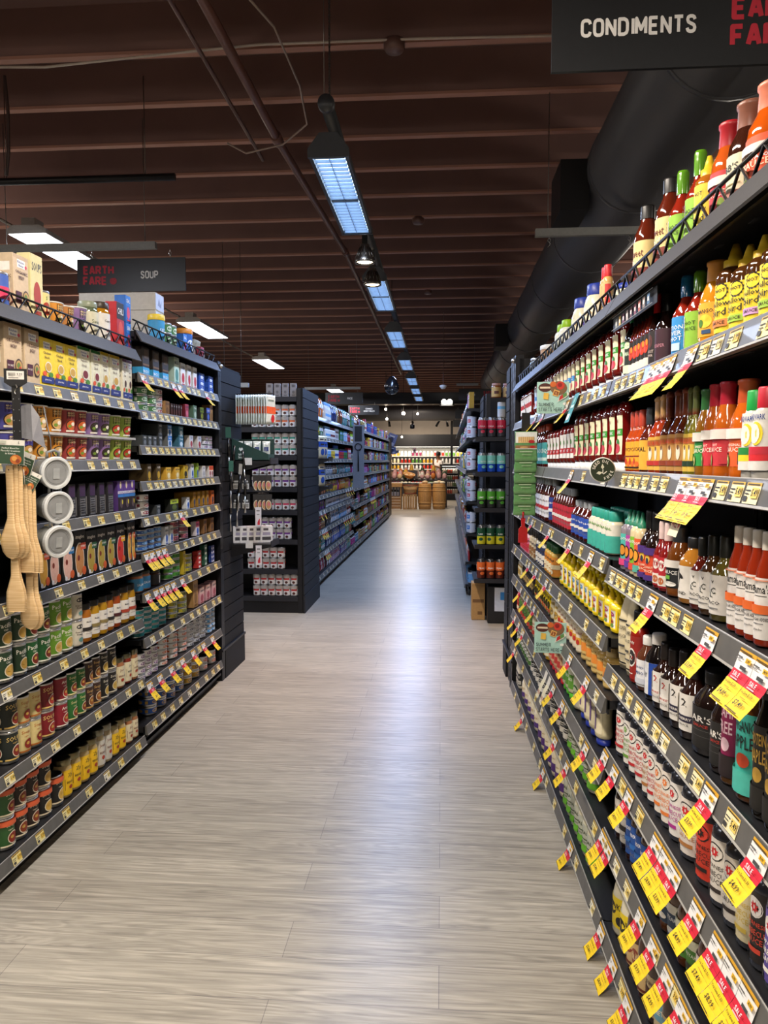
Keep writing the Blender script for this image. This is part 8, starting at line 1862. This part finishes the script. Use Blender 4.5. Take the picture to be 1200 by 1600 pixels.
for r, z in enumerate(FZ):
    for i in range(9):
        c = fc[(i//3+r) % 6]; kid = f'f_{c}'
        if kid not in KIND: bottle(kid, 'juice_bottle', {'#7a8a5a':'sage','#9a4a3a':'brick-red','#a89a8a':'beige','#5a6a4a':'olive','#8a3a2a':'rust','#b0aca0':'pale grey'}[c]+' juice bottle', 'flip', .028, .17, c, '#d8d6d0', None, [], cat='bottle', mat='gloss', seg=8)
        KIND[kid].put((.30-.26+i*.065, 27.37, z+.001), 0, (1, 1, 1), f'{KIND[kid].desc}, {ordn(i)} along the {ordn(3-r)} shelf of the black fridge', 'bottles in the black fridge')
m = M(); m.box(.33,28.3,0.001,.42,28.4,3.3,'#0e0e10','plastic'); tag(m.obj('support_pole'), 'slim black upright pole beside the black fridge', 'pole')
# round mirror-bottomed dome, exit lamps, track spots
o = link('dome_camera', None, None, (-.665, 10., 2.36)); tag(o, 'black hanging dome with a shiny lower ring', 'dome camera')
m = M(); m.lathe([(.085,0),(.098,.03),(.095,.07),(.07,.13),(.035,.175),(.012,.19),(0,.19)], '#101012', 'gloss', 24); m.obj('housing', o)
m = M(); m.lathe([(0,-.055),(.05,-.045),(.078,-.015),(.085,.002)], '#1a1a1d', 'glass', 24); m.obj('dome', o)
m = M(); m.tube([(.088*math.cos(k*PI/12), .088*math.sin(k*PI/12), .0) for k in range(25)], .005, '#6a665e', 'metal', 6); m.obj('ring', o)
m = M(); m.tube([(0,0,.18),(0,0,1.44)], .004, '#4a3a36', 'metal', 5); m.obj('cable', o)
o = link('dome_sensor', None, None, (.02, 12.2, 2.60)); tag(o, 'small white dome sensor hanging under the ceiling far down the aisle', 'sensor')
m = M(); m.lathe([(0,-.02),(.03,-.015),(.055,.02),(.06,.035),(.02,.05),(0,.05)], '#c9c2b8', 'plastic', 18); m.obj('dome', o); m = M(); m.tube([(0,0,.05),(0,0,1.2)], .005, '#6a4a42', 'plastic', 5); m.obj('stem', o)
emit('lamp_exit', '#fffaf0', 14.)
o = link('emergency_lamp', None, None, (.12, 18.6, 2.84)); tag(o, 'white twin-headed emergency lamp on the square black duct', 'lamp')
m = M(); m.box(-.14,-.03,-.06,.14,.05,.06,'#d6d4cc','plastic'); m.obj('lamp_box', o)
for sx in (-.07, .07): m = M(); m.lathe([(0,0),(.045,.004),(.055,.03),(.03,.06)], '#808080', 'lamp_exit', 14); q = m.obj('lamp_head', o); q.location = (sx, -.06, .03)
m = M(); m.box(-.05, 18.64, 2.80, .3, 18.98, 2.92, '#121214', 'plastic'); tag(m.obj('mount_arm'), 'black arm holding the emergency lamp against the duct', 'mount')
m = M(); m.box(-3.2, 26.3, 2.86, .45, 26.35, 2.90, '#0f0f11', 'plastic'); trk = m.obj('light_track'); tag(trk, 'thin black spot track crossing in front of the beige bulkhead', 'track')
m = M()
for xx in (-3., -1.5, .3): m.tube([(xx,26.32,2.9),(xx,26.32,3.8)], .004, '#1a1a1c', 'metal', 5)
m.obj('hanger_rod', trk)
for i, (xx, tl_) in enumerate(((-1.85,.1),(-1.05,.25),(-.05,-.5),(.15,.2))):
    o = link('track_spot', None, None, (xx, 26.32, 2.86)); tag(o, f'black track spot, {ordn(i)} along the thin track from the rice side', 'lamp', 'black spots on the thin track')
    m = M(); m.tube([(0,0,0),(0,0,-.05),(tl_*.1,0,-.06),(tl_*.3,-.02,-.24)], [.01,.01,.035,.045], '#121214', 'plastic', 10); m.obj('lamp_head', o)
o = link('pendant_lamp', None, None, (-.78, 20., 2.28)); tag(o, 'small black pendant speaker hanging before the beige bulkhead', 'speaker')
m = M(); m.lathe([(0,0),(.05,.0),(.06,.02),(.06,.1),(.045,.13),(0,.135)], '#121214', 'plastic', 14); m.obj('housing', o); m = M(); m.tube([(0,0,.13),(0,0,1.52)], .004, '#121214', 'plastic', 5); m.obj('cable', o)
emit('lamp_spot', '#ffe9cc', 30.)
for i, (u, v, Y) in enumerate(((603,640,20.),(603,655,20.3),(630.5,646.5,19.6),(652.5,647.5,21.),(628,683,25.))):
    x = (u-690)/1170*Y+.03*i*(i<2); z = 1.43+(720-v)/1170*Y
    o = link('globe_lamp', None, None, (x, Y, z)); tag(o, f'small glowing globe spot, {("upper of the pair by the dome","lower of the pair by the dome","brightest, under the square duct","small one beside the pendant speaker","low one before the dark bulkhead")[i]}', 'lamp')
    m = M(); r = .045 if i == 2 else .032; m.lathe([(r*math.cos(t), r*math.sin(t)) for t in [-PI/2+PI*k/8 for k in range(9)]], '#808080', 'lamp_spot', 12); m.obj('bulb', o)
    m = M(); m.tube([(0,.01,r*.8),(0,.02,3.8-z)], .006, '#1a1a1c', 'plastic', 5); m.obj('stem', o)
for x, y, e, z in ((-1.4, 21.2, 48, 3.2), (-.3, 21.0, 48, 3.2), (-1., 24.6, 60, 3.2), (.1, 26.2, 45, 3.0), (-1.2, 28.6, 110, 2.9)):
    area('hall_glow', (x, y, z), .5, .5, e, '#ffecd8')
area('bulkhead_glow', (-.8, 28.4, 3.1), 2.5, .2, 40, '#fff0e0', (math.radians(75), 0, 0))
for k, (x, y) in enumerate(((-.75, 29.9),)): pass
# poster on the end of the rice side and the flyers there
m = M(); m.box(-1.345, 18.82, 0, -1.325, 19.9, 2.02, '#141416'); m.box(-2.2, 18.82, 0, -1.345, 19.9, 2.0, '#101012'); tag(m.obj('end_display'), 'black end panel closing the far end of the rice side', 'end display')
for i, (u, v, ww, hh, rz, c) in enumerate(((612,688,.24,.36,.35,'#7a84b8'),(613,704,.2,.2,0,'#5a6aa0'),(648,704,.11,.2,0,'#b08a9a'),(621,706,.12,.12,0,'#3a5a9a'))):
    Y = 20.2 if i < 2 else 28.; x = (u-690)/1170*Y; z = 1.43+(720-v)/1170*Y
    o = link('wall_flyer', None, None, (x, Y, z)); o.rotation_euler = (0, rz, 0); tag(o, ('tilted blue flyer on the far end panel','smaller blue flyer below the tilted one','pink flyer hung on the chilled case','small blue flyer hung on the chilled case')[i], 'flyer')
    m = M(); m.box(-ww/2,-.006,-hh/2,ww/2,.006,hh/2,c,'paper'); m.obj('sheet', o)
    m = M(); m.art([El(-.1,.5,.5,.25,'#28325a'), Rr(-.7,.75,.5,.85,'#d8dcea'), Rr(.1,.1,.8,.35,'#c8cce0')], lambda x, y, L: (x*ww/2, -.0065-EPS*3*L, -hh/2+hh*y), 1., 'paper'); m.obj('print', o)

# ------------------------------------------------------------------ the shopper at the chilled case
def skin_mesh(name, joints, bones, col, mat, sub=2):
    me = bpy.data.meshes.new(name); me.from_pydata([j[0] for j in joints], bones, []); o = bpy.data.objects.new(name, me); COL.objects.link(o)
    sk = o.modifiers.new('skin', 'SKIN'); sk.use_smooth_shade = True
    lay = me.skin_vertices[0].data
    for i, j in enumerate(joints):
        r = j[1]; lay[i].radius = r if isinstance(r, tuple) else (r, r)
    lay[0].use_root = True
    ss = o.modifiers.new('sub', 'SUBSURF'); ss.levels = sub; ss.render_levels = sub
    dg = bpy.context.evaluated_depsgraph_get(); ev = o.evaluated_get(dg); q = ev.to_mesh()
    m = M(); m.v = [tuple(v.co) for v in q.vertices]
    for p in q.polygons: m.face(tuple(p.vertices), col, mat, True)
    ev.to_mesh_clear(); bpy.data.objects.remove(o); bpy.data.meshes.remove(me)
    return m
SKIN = '#8a6248'
J = [((0,0,.95),(.12,.09)),((0,0,1.15),(.13,.09)),((0,.0,1.36),(.155,.09)),((0,-.01,1.46),(.06,.06)),((0,-.03,1.53),(.05,.052)),((0,-.05,1.62),(.072,.09)),((0,-.05,1.71),(.06,.075)),
     ((.17,0,1.40),.05),((.22,-.03,1.14),.042),((.12,-.24,1.22),.034),((.07,-.30,1.25),.03),((-.17,0,1.40),.05),((-.22,-.06,1.14),.042),((-.08,-.22,1.36),.034),((-.03,-.25,1.44),.03),
     ((.09,0,.90),(.085,.09)),((.10,-.01,.50),.062),((.10,.02,.10),.042),((.11,-.10,.04),(.04,.03)),((-.09,0,.90),(.085,.09)),((-.10,-.02,.50),.062),((-.10,.02,.10),.042),((-.11,-.10,.04),(.04,.03))]
B = [(0,1),(1,2),(2,3),(3,4),(4,5),(5,6),(2,7),(7,8),(8,9),(9,10),(2,11),(11,12),(12,13),(13,14),(0,15),(15,16),(16,17),(17,18),(0,19),(19,20),(20,21),(21,22)]
pm = skin_mesh('body', J, B, SKIN, 'plastic')
# five fingers on each hand, nose and ears worked into the same body
for hx, hy, hz, s in ((.07,-.30,1.25,1),(-.03,-.25,1.44,-1)):
    for k in range(4): pm.tube([(hx-.02+.014*k,hy-.015,hz),(hx-.02+.014*k,hy-.055,hz+.012),(hx-.02+.014*k,hy-.075-.004*(k % 3),hz-.005)], [.0085,.0075,.006], SKIN, 'plastic', 6)
    pm.tube([(hx-.03*s,hy+.005,hz+.005),(hx-.045*s,hy-.025,hz+.012),(hx-.04*s,hy-.045,hz+.01)], [.01,.0085,.007], SKIN, 'plastic', 6)
pm.tube([(0,-.13,1.66),(0,-.152,1.625),(0,-.13,1.615)], [.008,.013,.01], SKIN, 'plastic', 6)
for s in (-1, 1): pm.lathe([(0,-.028),(.014,-.02),(.018,0),(.014,.02),(0,.028)], SKIN, 'plastic', 8, .5, 1, s*.075, -.045); pm.lathe([(0,1.628),(.009,1.634),(0,1.64)], '#1a1412', 'gloss', 8, 1, .6, s*.03, -.128)
pm.box(-.022,-.134,1.585,.022,-.126,1.59,'#6a3a32','plastic')
# the ears sit at head height
body = pm.obj('person', None, (-.10, 28.9, 0), -.9)
tag(body, 'person with dark hair in a pale shirt standing at the chilled case', 'person')
J2 = [((0,0,.93),(.135,.105)),((0,0,1.15),(.145,.105)),((0,0,1.37),(.17,.105)),((0,-.005,1.45),(.075,.07)),((.17,0,1.40),.062),((.215,-.02,1.20),.058),((-.17,0,1.40),.062),((-.215,-.04,1.20),.058)]
sh = skin_mesh('shirt', J2, [(0,1),(1,2),(2,3),(2,4),(4,5),(2,6),(6,7)], '#c2bcb6', 'cloth'); sh.obj('shirt', body)
J3 = [((0,0,.96),(.13,.10)),((.09,0,.88),(.098,.10)),((.10,-.01,.50),.078),((.10,.02,.10),.062),((-.09,0,.88),(.098,.10)),((-.10,-.02,.50),.078),((-.10,.02,.10),.062)]
tr_ = skin_mesh('trousers', J3, [(0,1),(1,2),(2,3),(0,4),(4,5),(5,6)], '#22242c', 'cloth'); tr_.obj('trousers', body)
m = M(); m.lathe([(.085,1.63),(.092,1.68),(.085,1.74),(.055,1.785),(0,1.795)], '#17120f', 'cloth', 16, .92, 1.15, 0, -.035); m.obj('hair', body)
